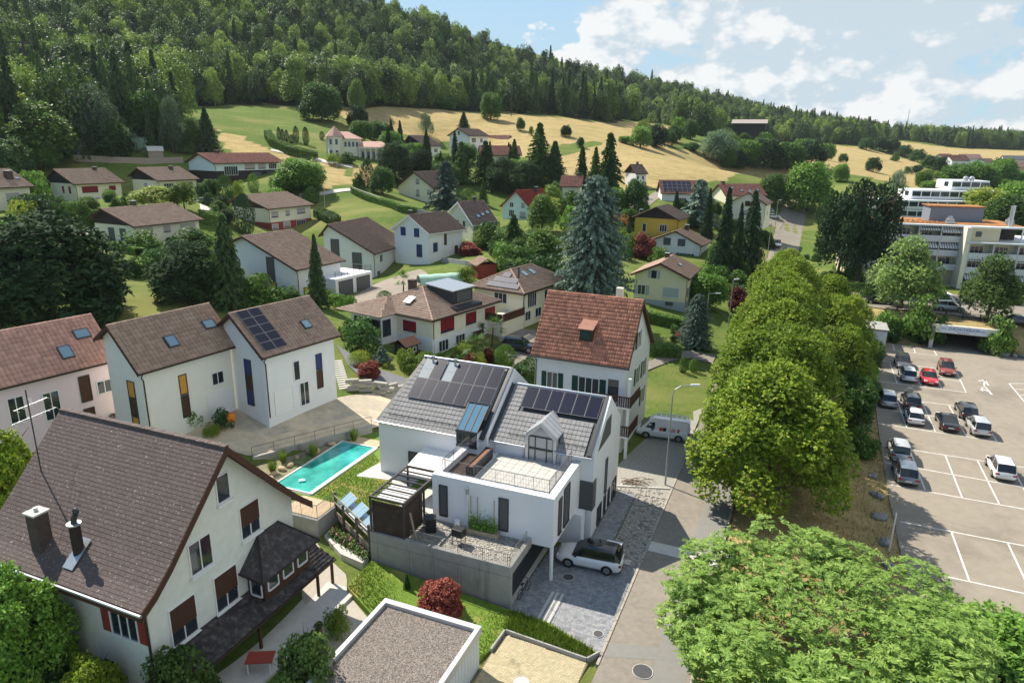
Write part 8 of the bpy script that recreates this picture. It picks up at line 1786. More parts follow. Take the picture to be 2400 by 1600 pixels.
po = q.obj('porch_roof', BROWN, OH)
tile_field((7.27, -4.2, 3.78), (0, 10.8, 0), (-1.8, 0, .76), 36, 8, MOSS, parent=po, wavy=False, lip=.03, keep=lambda x, y, z: y < 6.55)
MB().tube([(7.32, -4.4, 3.7), (7.32, 6.6, 3.7)], .06, 6).obj('gutter', COPPER, po)
for y in (-4.0, 0, 5.0, 6.4): MB().box(7.05, 7.19, y-.07, y+.07, 1.6, 3.65).obj('porch_post', BROWN, OH)
MB().box(5.4, 9.0, -5.5, 6.4, 1.2, 2.05).obj('porch_floor', CONCL, OH)
F1 = FR((-20.23, 34.33), -22.4)
tb = thing('garden_table', 'dark red garden table under the porch roof', 'table', F1(8.2, -1.2, 2.05), 5)
MB().box(-.7, .7, -.45, .45, .68, .73).obj('table_top', WALLR, tb)
for a in (-.6, .55):
 for b_ in (-.38, .33): MB().box(a, a+.05, b_, b_+.05, 0, .68).obj('leg', WHITEF, tb)
for i, (x, y) in enumerate(((9.3, 2.2), (9.5, 1.6), (9.6, 3.6))):
 pt2 = thing('plant_pot', ['terracotta pot with small plant at the porch edge', 'second terracotta pot left of the first at the porch edge', 'terracotta pot beside the rose bush'][i], 'plant pot', F1(x, y, 2.0))
 MB().cyl(0, 0, 0, .32, .16, 12, .21).obj('pot', mat('terracotta', (.42, .16, .08), .85, .1, 5), pt2)
 o = bpy.data.objects.new('plant', quad_mesh('pot_plant', crown(200+i, 8, 20, .12)*.6+np.array([0, 0, .25]), leafmat('leaf_pot%s' % 'abc'[i], (.04, .09, .02), (.08, .14, .03), (.16, .22, .04)))); put(o, parent=pt2)
tr_ = thing('planter_trough', 'long white planter trough at the porch edge', 'planter', F1(9.1, .6, 2.05), 75)
MB().box(-.9, .9, -.16, .16, 0, .3).obj('trough', WHITEF, tr_)
# ---------------------------------------------------------------- vehicles
TYRE = mat('tyre', (.018, .018, .018), .85, .1, 6); RIM = mat('rim', (.35, .36, .37), .35, .05, 5, metal=.8)
CGL = glassmat('car_glass', (.012, .016, .02), .04); LREF = mat('headlamp', (.7, .72, .74), .15, .02); LRED = mat('tail_lamp', (.30, .012, .012), .25, .02); PLATE = mat('number_plate', (.75, .75, .72), .5, .02)
PLAST = mat('black_plastic', (.022, .022, .024), .6, .05)
def paint(n, c, rough=.25, metal=.0): return mat('paint_'+n, c, rough, .01, 1, metal=metal, coat=1.0, spec=.5)
WPAINT = paint('white', (.74, .75, .76)); BLK = paint('black', (.012, .013, .016)); SILV = paint('silver', (.42, .44, .45), .3, .5); GREYP = paint('grey', (.075, .082, .092), .3, .3); RED = paint('red', (.52, .012, .02)); ORED = paint('copper_red', (.26, .035, .018), .3, .2); DBL = paint('dark_blue', (.012, .02, .04)); LSIL = paint('light_silver', (.55, .57, .57), .3, .3); SBLUE = paint('blue_grey', (.16, .20, .25), .3, .4)
def lerp(pts, x):
 for (a, b), (c, d) in zip(pts[:-1], pts[1:]):
  if x <= c: return b+(d-b)*(x-a)/(c-a) if c > a else b
 return pts[-1][1]
def car(name, label, cat, loc, heading, pm, kind='suv', roofm=None, pil=None, group=None, rails=False, rear='red'):
 """heading: direction the nose points, degrees from +X"""
 T = thing(name, label, cat, loc, heading, group)
 spec = dict(suv=(4.45, 1.84, 1.64), hatch=(4.1, 1.76, 1.46), wagon=(4.6, 1.8, 1.50), sedan=(4.6, 1.82, 1.44), coupe=(4.5, 1.86, 1.55), boxy=(4.25, 1.8, 1.70), van=(5.1, 1.95, 1.95))[kind]
 L_, W_, H_ = spec; h = L_/2; w = W_/2
 if kind == 'van':
  belt = [(-h, 1.02), (-h*.9, 1.06), (h*.55, 1.06), (h*.72, 1.0), (h*.97, .78), (h, .62)]
  roof = [(-h*.99, H_-.05), (-h*.9, H_), (h*.38, H_), (h*.52, H_-.12), (h*.84, 1.0)]; gx0, gx1 = -h*.99, h*.84
 else:
  hood = {'suv': .98, 'boxy': 1.0, 'hatch': .92, 'wagon': .9, 'sedan': .9, 'coupe': .95}[kind]
  belt = [(-h, hood-.12), (-h*.94, hood+.02), (-h*.2, hood), (h*.42, hood-.02), (h*.85, hood-.16), (h, hood-.36)]
  tail = {'suv': (.97, .80), 'boxy': (.98, .90), 'hatch': (.93, .72), 'wagon': (.96, .78), 'sedan': (.72, .30), 'coupe': (.95, .35)}[kind]
  roof = [(-h*tail[0], hood+.04), (-h*tail[1], H_-.06), (-h*.3, H_), (h*.06, H_-.02), (h*.16, H_-.07), (h*.5, hood+.0)]; gx0, gx1 = -h*tail[0], h*.5
 def halfw(x): u = abs(x)/h; return w*(1-.16*max(0, (u-.72)/.28)**2)
 xs = [-h, -h*.97, -h*.88, -h*.7, -h*.45, -h*.15, h*.15, h*.42, h*.6, h*.78, h*.9, h*.97, h]
 V = []; F_ = []
 for x in xs:
  b = lerp(belt, x); a = halfw(x)*(1 if abs(x) < h else .93); zb = .22 if abs(x) < h*.9 else .30
  sec = [(-a*.9, zb), (-a, zb+.16), (-a, b*.74), (-a*.955, b*.95), (-a*.84, b), (0, b+.035), (a*.84, b), (a*.955, b*.95), (a, b*.74), (a, zb+.16), (a*.9, zb)]
  V += [(x, y, z) for y, z in sec]
 n = 11
 for i in range(len(xs)-1):
  for j in range(n-1): F_.append((i*n+j, (i+1)*n+j, (i+1)*n+j+1, i*n+j+1))
  F_.append((i*n+n-1, (i+1)*n+n-1, (i+1)*n, i*n))
 F_.append(tuple(range(n))); F_.append(tuple((len(xs)-1)*n+j for j in range(n))[::-1])
 bo = put(bpy.data.objects.new('body', new_mesh('body', V, F_, pm, smooth=True)), parent=T)
 # greenhouse
 gx = [gx0+(gx1-gx0)*t for t in (0, .06, .16, .34, .55, .72, .8, .9, 1)]
 gx = sorted(set([gx0, *[p[0] for p in roof if gx0 < p[0] < gx1], gx1, (gx0+gx1)/2]))
 V = []; F_ = []
 for x in gx:
  r = lerp(roof, x); b = min(lerp(belt, x)-.02, r-.001); a = halfw(x)*.90; q = (r-b)/(H_-b+1e-6); a2 = a*(1-.17*q)
  V += [(x, -a, b), (x, -a2, r-.03*q), (x, -a2*.86, r), (x, 0, r+.02*q), (x, a2*.86, r), (x, a2, r-.03*q), (x, a, b)]
 n = 7
 for i in range(len(gx)-1):
  for j in range(n-1): F_.append((i*n+j, (i+1)*n+j, (i+1)*n+j+1, i*n+j+1))
 F_.append(tuple(range(n))); F_.append(tuple((len(gx)-1)*n+j for j in range(n))[::-1])
 put(bpy.data.objects.new('windows', new_mesh('windows', V, F_, CGL if kind != 'van' else pm, smooth=False)), parent=T)
 # roof panel and pillars
 r0 = roof[1][0]; r1 = roof[3][0] if kind != 'van' else roof[2][0]; q = MB(); N_ = 6
 V = []; F_ = []
 for i in range(N_+1):
  x = r0+(r1-r0)*i/N_; r = lerp(roof, x); b = lerp(belt, x); a2 = halfw(x)*.90*(1-.17*(r-b)/(H_-b))
  V += [(x, -a2-.01, r-.05), (x, -a2*.86, r+.012), (x, 0, r+.034), (x, a2*.86, r+.012), (x, a2+.01, r-.05)]
 for i in range(N_):
  for j in range(4): F_.append((i*5+j, (i+1)*5+j, (i+1)*5+j+1, i*5+j+1))
 put(bpy.data.objects.new('roof_panel', new_mesh('roof_panel', V, F_, roofm or pm, smooth=True)), parent=T)
 def side(x, t, sg, off=.008):
  r = lerp(roof, x); b = lerp(belt, x)-.02; a = halfw(x)*.90; qq = (r-b)/(H_-b+1e-6); a2 = a*(1-.17*qq); return (x, sg*(a+(a2-a)*t+off), b+(r-.03*qq-b)*t)
 if kind != 'van':
  q = MB()
  for sg in (-1, 1):
   for xb, xt, wd in ((gx0+.05, roof[1][0]+.02, .16), (-h*.22, -h*.2, .07), (gx1-.06, roof[3][0]+.02, .09)):
    P = [side(xb-wd/2, .0, sg), side(xb+wd/2, .0, sg), side(min(xt+wd/2, gx1), 1, sg), side(max(xt-wd/2, gx0), 1, sg)]
    q.add(P, [(0, 1, 2, 3)] if sg < 0 else [(3, 2, 1, 0)])
  q.obj('pillar', pil or pm, T)
 else:
  q = MB()
  for sg in (-1, 1):
   q.add([(h*.30, sg*(w*.9+.005), 1.08), (h*.66, sg*(w*.885+.005), 1.08), (h*.50, sg*(w*.80), 1.62), (h*.30, sg*(w*.79), 1.68)], [(0, 1, 2, 3)] if sg < 0 else [(3, 2, 1, 0)])
  q.add([(h*.86, -w*.74, 1.02), (h*.86, w*.74, 1.02), (h*.545, w*.66, 1.78), (h*.545, -w*.66, 1.78)], [(0, 1, 2, 3)]); q.obj('windows', CGL, T)
 ax = .60*h if kind != 'van' else .62*h; R_ = .335
 for x in (ax, -ax*.98):
  for sg in (-1, 1):
   arch = MB(); m_ = 12
   pts_ = [(x+math.cos(math.pi*i/m_)*R_*1.22, .30+math.sin(math.pi*i/m_)*R_*1.2) for i in range(m_+1)]
   yy = sg*(w*1.004)
   arch.add([(px_, yy, pz_) for px_, pz_ in pts_], [tuple(range(m_+1))[::sg]]); arch.obj('wheel_arch', PLAST, T)
   wh = MB(); wh.tube([(x, sg*(w-.20), R_), (x, sg*(w+.02), R_)], R_, 16); wo = wh.obj('wheel', TYRE, T)
   rm = MB(); rm.tube([(x, sg*(w+.005), R_), (x, sg*(w+.03), R_)], R_*.66, 12); rm.obj('rim', RIM, wo)
 zt = lerp(belt, -h*.97)
 for sg in (-1, 1):
  q = MB(); q.box(h*.90, h*.985, sg*w*.50, sg*w*.84, .56, .70); q.obj('headlight', LREF, T)
  q = MB(); q.box(-h*1.003, -h*.93, sg*w*.55, sg*w*.90, zt-.26, zt-.10); q.obj('tail_light', LRED, T)
  q = MB(); q.box(h*.34, h*.42, sg*(w*.93), sg*(w*1.12), .96, 1.08); q.obj('mirror', PLAST, T)
 MB().box(-h*1.006, -h*.99, -.26, .26, .52, .64).obj('number_plate', PLATE, T); MB().box(h*.985, h*1.008, -.26, .26, .40, .50).obj('number_plate', PLATE, T)
 MB().box(-h*1.0, -h*.93, -w*.8, w*.8, .24, .42).obj('bumper', PLAST, T); MB().box(h*.93, h*1.0, -w*.7, w*.7, .26, .52).obj('grille', PLAST, T)
 if rails:
  for sg in (-1, 1): MB().tube([(r0+.15, sg*w*.62, H_+.03), (r1-.05, sg*w*.62, H_+.03)], .018, 5).obj('roof_rail', ALU, T)
 return T
GP = 'cars parked in the lot'
car('parked_car', 'dark grey car facing the viewer at the head of the first bay row', 'car', (54.65, 91.06, 0.012), 247.4, GREYP, 'suv', group=GP, rails=False)
car('parked_car', 'white car with black glass roof parked nose to nose with the dark grey car', 'car', (52.39, 85.81, 0.012), 68, WPAINT, 'suv', group=GP, rails=False)
car('parked_car', 'bright red hatchback in the first bay row', 'car', (54.52, 84.56, 0.012), 247.4, RED, 'hatch', group=GP, rails=False)
car('parked_car', 'copper red car with silver roof rails near the red hatchback', 'car', (59.16, 88.51, 0.012), 245.4, ORED, 'suv', group=GP, rails=True)
car('parked_car', 'silver car closest to the shrubs at the left side of the lot', 'car', (44.83, 76.52, 0.012), 68.1, LSIL, 'suv', group=GP, rails=False)
car('parked_car', 'black car just right of the silver one beside the shrubs', 'car', (47.29, 75.83, 0.012), 67.5, BLK, 'suv', group=GP, rails=False)
car('parked_car', 'white hatchback behind the black car in the second bay row', 'car', (45.06, 71.17, 0.012), 66.4, WPAINT, 'hatch', group=GP, rails=False)
car('parked_car', 'black fastback car in the middle of the second bay row', 'car', (47.88, 69.77, 0.012), 67.7, BLK, 'sedan', group=GP, rails=False)
car('parked_car', 'black estate car at the far right of the second bay row', 'car', (52.12, 73.15, 0.012), 67.4, BLK, 'wagon', group=GP, rails=False)
car('parked_car', 'pale silver boxy car at the right end of the second bay row', 'car', (50.39, 68.41, 0.012), 67.4, LSIL, 'boxy', group=GP, rails=False)
car('parked_car', 'silver estate with roof rails at the top of the third bay row', 'car', (38.48, 62.16, 0.012), 67, LSIL, 'boxy', group=GP, rails=True)
car('parked_car', 'blue-grey car with chrome trim below the silver estate', 'car', (36.47, 57.38, 0.012), 67.7, SBLUE, 'suv', group=GP, rails=False)
car('parked_car', 'lone white car at the right of the third bay row', 'car', (46.06, 58.54, 0.012), 66.1, WPAINT, 'suv', group=GP, rails=False)
car('parked_car', 'black car on the upper road left of the bank shrubs', 'car', (62.89, 114.91, 3.7), -18, BLK, 'sedan')
car('parked_car', 'silver grey car on the upper road above the underpass', 'car', (72.19, 110.42, 3.7), -18, LSIL, 'suv')
car('parked_car', 'dark blue car at the right edge on the upper road', 'car', (77.26, 101.93, 3.65), 160, DBL, 'sedan')
car('parked_car', 'black car in the yard behind the red-tiled house', 'car', (0.92, 81.05, 4.6), -12, BLK, 'suv')
car('parked_car', 'small white van driving on the far street', 'car', (70.54, 182.53, 3.98), 250, WPAINT, 'boxy')
car('parked_car', 'blue-grey minibus parked before the wide red-roofed house', 'car', (84.7, 232.29, 8.23), -8, SBLUE, 'van')
car('parked_car', 'light car in front of the blue-grey minibus', 'car', (86.18, 229.61, 6.82), -8, LSIL, 'wagon')
car('parked_car', 'white car on the drive of the garage house', 'car', (-67.24, 151.52, 15.64), -20, WPAINT, 'hatch')
car('parked_car', 'white car half hidden by bushes at the left', 'car', (-83.64, 126.05, 13.9), -5, WPAINT, 'hatch')
# company van beside the old town house
vn = car('delivery_van', 'white company van with red lettering parked by the town house', 'van', (15.01, 62.23, 1.6), 163, WPAINT, 'van')
LT = mat('lettering_red', (.62, .06, .02), .5); LTB = mat('lettering_black', (.02, .02, .02), .5)
for sg in (1,):
 q = MB(); y = sg*(.975+.012)
 # emblem: two slanted blocks and a dark field, then the letters
 for x0, x1, m_ in ((.35, .05, LT), (.02, -.30, LTB), (-1.35, -1.55, LT)):
  b = MB(); b.add([(x0, y, .95), (x1, y, .95), (x1-.06, y, 1.30), (x0-.06, y, 1.30)], [(0, 1, 2, 3)]); b.obj('emblem', m_, vn)
o = bpy.data.objects.new('lettering', text_mesh('Alb', .52, LT)); o.location = (-.85, .99, 1.12); o.rotation_euler = (math.radians(90), 0, math.radians(180)); put(o, parent=vn)
rk = MB()
for k in range(7): rk.box(-2.2+k*.5, -2.14+k*.5, -.8, .8, 2.02, 2.07)
for sg in (-1, 1): rk.box(-2.3, .95, sg*.8-.03, sg*.8+.03, 2.0, 2.10)
rk.obj('roof_rack', ALU, vn)
# white electric car under the terrace block: dark roof
ev = car('electric_car', 'white electric car with black glass roof on the driveway', 'car', (5.55, 40.75, 1.55), 161, WPAINT, 'suv', roofm=CGL, pil=CGL)
MB().box(-2.0, -1.9, -.5, .5, 1.02, 1.06).obj('rear_light_bar', LRED, ev)
# bicycle leaning on the garage door
bk = thing('bicycle', 'black bicycle leaning against the dark garage door', 'bicycle', FH(-2.1, -7.9, 1.53), -22+82)
for x in (-.52, .52):
 q = MB(); P = [(x+.33*math.cos(a*math.pi/9), 0, .34+.33*math.sin(a*math.pi/9)) for a in range(19)]; q.tube(P, .02, 5, cap=False); q.obj('wheel', TYRE, bk)
q = MB()
for a, b in (((-.52, .34), (-.15, .34)), ((-.15, .34), (-.25, .85)), ((-.25, .8), (.38, .85)), ((.38, .85), (-.15, .34)), ((.52, .34), (.36, .98)), ((-.52, .34), (-.25, .8))): q.tube([(a[0], 0, a[1]), (b[0], 0, b[1])], .018, 6)
q.obj('frame', GREYF, bk); MB().box(-.38, -.14, -.07, .07, .88, .95).obj('saddle', PLAST, bk); MB().tube([(.33, -.26, 1.02), (.36, 0, 1.0), (.33, .26, 1.02)], .018, 6).obj('handlebar', PLAST, bk)
# ---------------------------------------------------------------- hotel with balconies, flats behind, underpass
HT = thing('hotel', 'cream hotel block with rows of balconies, striped awnings and a rust-coloured planted roof', 'hotel', (86.87, 131.0, 3.0), -14)
WBE = mat('render_beige', (.62, .55, .36), .9, .05, 1.5); WPAN = mat('parapet_white', (.62, .63, .63), .8, .06, 1.5); SED = mat('sedum_roof', (.34, .15, .05), 1, .35, 1.2, .04, 6, col2=(.20, .17, .07), scale2=.5, amt2=.5)
AWN = mat('awning_stripe_light', (.72, .71, .68), .8); AWD = mat('awning_stripe_dark', (.28, .29, .31), .8)
def awning(par, x0, x1, y, z, dep=1.1, drop=.9):
 q = MB(); r = MB(); n = 16
 for i in range(n):
  a = x0+(x1-x0)*i/n; b = x0+(x1-x0)*(i+1)/n; m_ = q if i % 2 else r
  m_.add([(a, y, z), (b, y, z), (b, y-dep, z-drop), (a, y-dep, z-drop)], [(3, 2, 1, 0)])
  m_.add([(a, y-dep, z-drop), (b, y-dep, z-drop), (b, y-dep, z-drop-.22), (a, y-dep, z-drop-.22)], [(3, 2, 1, 0)])
 o = q.obj('awning', AWD, par); r.obj('awning_stripes', AWN, o)
def wing(x0, nb, bw, y, zs, flr, back, top, name, lowest):
 wdt = nb*bw; M = MB(); M.box(x0, x0+wdt, y+1.5, y+back, -3, top-.25); wo = M.obj(name, WBE, HT)
 for k, z in enumerate(zs):
  MB().box(x0, x0+wdt, y, y+1.5, z-.22, z).obj('balcony_slab', WPAN, wo)
  for i in range(nb):
   a = x0+i*bw; MB().box(a+.12, a+bw-.12, y-.06, y+.02, z, z+1.0).obj('balcony_parapet', WPAN, wo)
   MB().box(a+.12, a+bw-.12, y-.03, y+.03, z+1.08, z+1.14).obj('balcony_rail', GREYF, wo)
   w_ = window(wo, (a+bw*.45, y+1.5, z+.15), (1, 0), bw*.52, 1.95, 'w')
 for i in range(nb+1):
  a = x0+i*bw; MB().box(a-.09, a+.09, y-.05, y+1.5, zs[-1]-.2, top-.2).obj('balcony_divider', WPAN, wo)
 return wo
zsL = (9.1, 6.35, 3.6)
wl = wing(-19.75, 5, 3.95, 2.6, zsL, 2.75, 13, 12.1, 'left_wing', 3.6)
wr = wing(0.4, 6, 4.15, 0, (6.35, 3.6), 2.75, 15, 9.3, 'right_wing', 3.6)
MB().box(-.45, .35, -.05, 13, -3, 12.1).obj('corner_pier', WALLC, HT)
MB().box(-20.2, .4, 2.2, 16, 11.9, 12.2).obj('roof_slab', WPAN, HT); MB().box(.4, 10.6, 1.5, 15, 11.9, 12.2).obj('roof_slab', WPAN, HT)
MB().box(-20, 10.2, 3.6, 15.8, 12.2, 12.32).obj('planted_roof', SED, HT)
MB().box(.0, 26, -.3, 15.3, 9.1, 9.4).obj('roof_slab', WPAN, HT); MB().box(.4, 5.6, 1.2, 14, 9.4, 11.9).obj('penthouse', WBE, HT)
MB().box(5.6, 10, 6, 14, 9.4, 11.9).obj('penthouse', mat('recess_shade', (.05, .045, .04), .8), HT)  # deep shade of the open terrace recess put into the wall colour
MB().box(9.4, 9.65, 1.7, 1.95, 9.4, 11.9).obj('terrace_post', WHITEF, HT)
MB().box(1.5, 2.5, 1.15, 1.2, 10.3, 11.3).obj('window', BLINDD, HT)
MB().box(-20, 26, 1.6, 3, -3, .4).obj('base_wall', WBE, HT)
for i in range(6): window(HT, (1.9+i*4.15, 1.5, .5), (1, 0), 2.6, 1.9, 'f')
for (a, z, dr) in ((-3.95*2, 12.0, .55), (-3.95, 12.0, .9)): awning(HT, a+.2, a+3.7, 3.6, z-.15, 1.3, dr)
for i in range(5): awning(HT, -3.95*(i+1)+.2, -3.95*i-.2, 3.6, 8.85, 1.3, .95)
for i in range(6): awning(HT, .6+i*4.15, 4.2+i*4.15, 1.2, 6.2, 1.1, .25)
for i in (0, 2, 3): awning(HT, .6+i*4.15, 4.2+i*4.15, 1.2, 3.45, 1.5, 1.0)
MB().cyl(7.6, 3.0, 12.2, 16.2, .38, 14).obj('steel_chimney', ALU, HT)
for x, y in ((-2.2, 4.6), (8.8, 6.5), (-13, 8)): q = MB(); q.box(x-.7, x+.7, y-.6, y+.6, 12.3, 12.8); q.box(x-.6, x+.6, y-.5, y+.5, 12.9, 13.3); q.cyl(x, y, 12.8, 13.7, .4); q.obj('roof_ventilator', ZINC, HT)
MB().box(-4.6, 5, 9, 14, 12.3, 15.2).obj('plant_room', mat('panel_bluegrey', (.20, .24, .29), .6, .05, 2), HT); MB().box(-4.9, 5.3, 8.7, 14.3, 15.2, 15.4).obj('plant_room_roof', SED, HT)
o = bpy.data.objects.new('lettering', text_mesh('RESTAURANT  ZURZACHERHOF', 1.5, mat('lettering_brown', (.12, .07, .04), .9), .03)); o.location = (-12.2, 4.9, 12.5); o.rotation_euler = (math.radians(25), 0, 0); put(o, parent=HT)
# entrance canopy
q = MB(); q.box(-10.5, -4.6, -1.6, 2.6, 2.55, 3.1); q.obj('entrance_canopy', WPAN, HT)
q = MB(); q.box(-9.2, -4.2, -10.5, -1.6, .4, .8); q.obj('walkway_roof', WPAN, HT)
for k in range(5):
 for x in (-9.0, -4.4): MB().box(x-.12, x+.12, -10.3+k*2.1, -10.06+k*2.1, -2.8, .4).obj('walkway_column', WHITEF, HT)
MB().box(14, 26, -4.5, -4.3, -2.4, -1.3).obj('balustrade', WHITEF, HT); MB().box(13, 26, -4.4, 0, -3.2, -2.4).obj('terrace_plinth', WBE, HT)
# flats behind
FB = thing('apartment_block', 'white terraced flats with ribbon windows stepping up behind the hotel', 'flats', (144.04, 235.0, 8.69), -8)
WFL = mat('render_flats', (.74, .75, .76), .9)
for x0, x1, y0, z0 in ((-22, 10, 0, -2), (-22, 10, 0, 1.2), (-8, 22, 4, 4.4), (6, 18, 8, 7.6)):
 b = MB(); b.box(x0, x1, y0, y0+12, z0, z0+3.0); bo = b.obj('storey', WFL, FB)
 n = int((x1-x0)/3)
 for i in range(n): window(bo, (x0+1.6+i*3, y0, z0+1.0), (1, 0), 2.5, 1.4, 'f')
 window(bo, (x0, y0+4, z0+1), (0, -1), 3, 1.4, 'f')
for x in (11, 13): MB().sphere((x, 10, 11.2), .9, 10, 7).obj('roof_dome', ZINC, FB)
# underpass
UP = thing('underpass', 'concrete underpass mouth below the upper road', 'underpass', (FO[0], FO[1], 0), -23)
MB().box(31.2, 31.7, 75.0, 92, -.3, 3.6).obj('side_wall', CONCL, UP); MB().box(39.3, 39.8, 75.0, 92, -.3, 3.6).obj('side_wall', CONCL, UP)
MB().box(31.2, 39.8, 75.0, 75.5, 2.55, 3.75).obj('lintel', WALLC, UP); MB().box(31.7, 39.3, 75.5, 92, 2.75, 3.3).obj('ceiling', CONC, UP); MB().box(31.7, 39.3, 91.5, 92, -.2, 3).obj('end_wall', MATS['recess_shade'], UP)  # end wall coloured near black to stand for the darkness inside the passage
MB().box(30.5, 40.5, 75.5, 93, 3.3, 3.62).obj('grass_cover', mat('dry_turf', (.30, .23, .10), 1, .3, 2, .05, 8), UP); MB().box(31.7, 39.3, 75.2, 92, -.2, .012).obj('floor', ASPH2, UP)
MB().box(39.28, 39.30, 76.6, 77.3, .9, 1.9).obj('wall_box', PLAST, UP)
sg = thing('banner', 'white hotel banner with blue lettering over the underpass', 'banner', FF(35.3, 74.96, 3.15), -23)
MB().box(-3.05, 3.05, -.04, 0, -.5, .5).obj('sheet', mat('banner_white', (.62, .68, .76), .7), sg)
LB = mat('lettering_blue', (.03, .06, .22), .6)
for tx, s_, x, z in (('ZURZACHERHOF', .62, 0, .1), ('HOTEL', .26, -2.55, .08), ('RESTAURANT', .24, 2.25, .05), ('Hotel - Restaurant', .24, .0, -.34)):
 o = bpy.data.objects.new('lettering', text_mesh(tx, s_, LB, .004)); o.location = (x, -.05, z); o.rotation_euler = (math.radians(90), 0, 0); o.scale = (.82, 1, 1); put(o, parent=sg)
# upper road with wooden guard fence, stairs, bank stones
drape('upper_road', [FF(11, 84), FF(30, 83.5), FF(40.5, 82), FF(60, 79.5), FF(85, 76)], [FF(11, 92), FF(30, 92), FF(41, 91), FF(60, 88), FF(88, 85)], ASPH, .10, 2.0, nx=5)
drape('hotel_forecourt', [FF(14, 92), FF(30, 92), FF(45, 90.5), FF(60, 88)], [FF(14, 104), FF(30, 104), FF(45, 103), FF(62, 100)], ASPH, .08, 2.5, nx=4)
fn = thing('guard_fence', 'brown wooden guard fence along the upper road', 'fence')
for k in range(9):
 x, y = FF(27+k*2.3, 82.2-k*.12); z = g1(x, y); MB().box(x-.07, x+.07, y-.07, y+.07, z-.2, z+1.0).obj('post', BROWN, fn)
for hz in (.45, .9):
 a = FF(26.8, 82.2); b = FF(45.6, 81.2); MB().tube([(*a, g1(*a)+hz), (*b, g1(*b)+hz)], .05, 6).obj('rail', BROWN, fn)
st = thing('staircase', 'concrete outdoor staircase rising from the parking lot at the right edge', 'stairs')
for k in range(18):
 MB().prism([FF(44.4, 74.8+k*.36), FF(46.6, 74.8+k*.36), FF(46.6, 75.2+k*.36), FF(44.4, 75.2+k*.36)], -.5, .2+k*.19).obj('step', CONC, st)
MB().tube([FF(46.7, 74.8, 1.1), FF(46.7, 81.3, 4.6)], .06, 6).obj('handrail', BROWN, st)
ps = MB(); ps.cyl(*FF(44.1, 74.6), 0, 1.5, .06); ps.obj('bollard_post', BROWN, label='short wooden post at the foot of the outdoor staircase', cat='post')
ki = thing('kiosk', 'small white flat-roofed hut at the corner of the parking lot', 'hut', (*FF(23.4, 72.5), 0), -23)
MB().box(-1.4, 1.4, -2.6, 2.6, -.2, 3.0).obj('wall', WALLW, ki); MB().box(-1.6, 1.6, -2.8, 2.8, 3.0, 3.25).obj('roof', CONC, ki)
for i, s_ in enumerate((25.6, 29.6)):
 b = thing('bay_sign', ['left small white sign on the bank above the marked bays', 'right small white sign on the bank above the marked bays'][i], 'sign', (*FF(s_, 76.4), g1(*FF(s_, 76.4))), -23)
 MB().box(-.3, .3, -.02, .02, .45, .95).obj('plate', WHITEF, b); q = MB(); q.cyl(-.22, 0, 0, .5, .02); q.cyl(.22, 0, 0, .5, .02); q.obj('legs', GREYF, b)
stn = MB(); stn.sphere((0, 0, 0), 1, 9, 6, (1, .8, .6), .35); stm2 = stn.mesh('rock', mat('rock_grey', (.24, .235, .23), .9, .3, 3, .03, 6))
for i, (s_, t_, r) in enumerate(((41.0, 74.9, .8), (42.2, 74.8, .6), (43.2, 75.2, .5))):
 o = bpy.data.objects.new('rock', stm2); o.location = FF(s_, t_, .2); o.scale = (r, r*.8, r); o.rotation_euler = (0, 0, i); put(o, ['biggest rock right of the underpass', 'middle rock right of the underpass', 'small rock nearest the outdoor staircase'][i], 'rock', 'rocks beside the underpass')
for i, (s_, t_, r) in enumerate(((20.4, 4.5, .45), (20.3, 7.6, .5), (20.2, 11, .5), (20.1, 15, .55), (20.2, 19, .5), (20.2, 23, .45), (20.5, 1.5, .45))):
 x, y = FF(s_, t_); o = bpy.data.objects.new('bank_rock', stm2); o.location = (x, y, g1(x, y)+r*.25); o.scale = (r*1.3, r, r); o.rotation_euler = (0, 0, i*2.1)
 put(o, 'grey rock in the line along the foot of the dry bank', 'rock', 'rocks along the foot of the dry bank')
o = bpy.data.objects.new('white_rock', new_mesh('white_rock', [v.co for v in stm2.vertices], [p.vertices for p in stm2.polygons], mat('rock_white', (.6, .6, .58), .9, .1))); o.location = FF(9.75, 1.6, 1.75); o.scale = (.42, .36, .5); put(o, 'white painted rock at the street edge above the ash tree', 'rock')
# ---------------------------------------------------------------- street lamps, masts, wires, small things
def lamp(label, x, y, z, h, arm, az, style='bent', group='street lamps'):
 T = thing('street_lamp', label, 'street lamp', (x, y, z), az, group)
 q = MB(); q.tube([(0, 0, -.3), (0, 0, 1.0), (0, 0, h-(.9 if style == 'bent' else 0))], [.09, .08, .055], 10)
 if style == 'bent': q.tube([(0, 0, h-.9), (.15, 0, h-.4), (.6, 0, h-.08), (arm, 0, h)], .045, 8)
 else: q.tube([(0, 0, h-.05), (arm, 0, h)], .04, 8)
 q.obj('pole', mat('galvanised', (.34, .36, .37), .5, .08, 4, metal=.5), T)
 MB().hull8([(arm-.1, -.12, h-.06), (arm+.65, -.12, h-.02), (arm+.65, .12, h-.02), (arm-.1, .12, h-.06)], [(arm-.1, -.09, h+.08), (arm+.65, -.07, h+.1), (arm+.65, .07, h+.1), (arm-.1, .09, h+.08)]).obj('lamp_head', mat('lamp_head', (.6, .62, .63), .5), T)
lamp('curved street lamp standing beside the gravel court', 13.14, 52.26, 1.5, 9, 1.5, 0, 'bent')
lamp('straight street lamp beside the red maple and the lower garden', 30.78, 94.08, 1.89, 9.5, 0.3, 20, 'top')
lamp('street lamp by the far pavement of the street', 62.51, 167.37, 2.99, 9, 0.3, 0, 'top')
lamp('street lamp beside the parked minibus', 73.75, 194.26, 6.23, 9, 0.3, 0, 'top')
lamp('street lamp in front of the hotel pines', 69.8, 143.93, 3.2, 8, 0.2, 0, 'top')
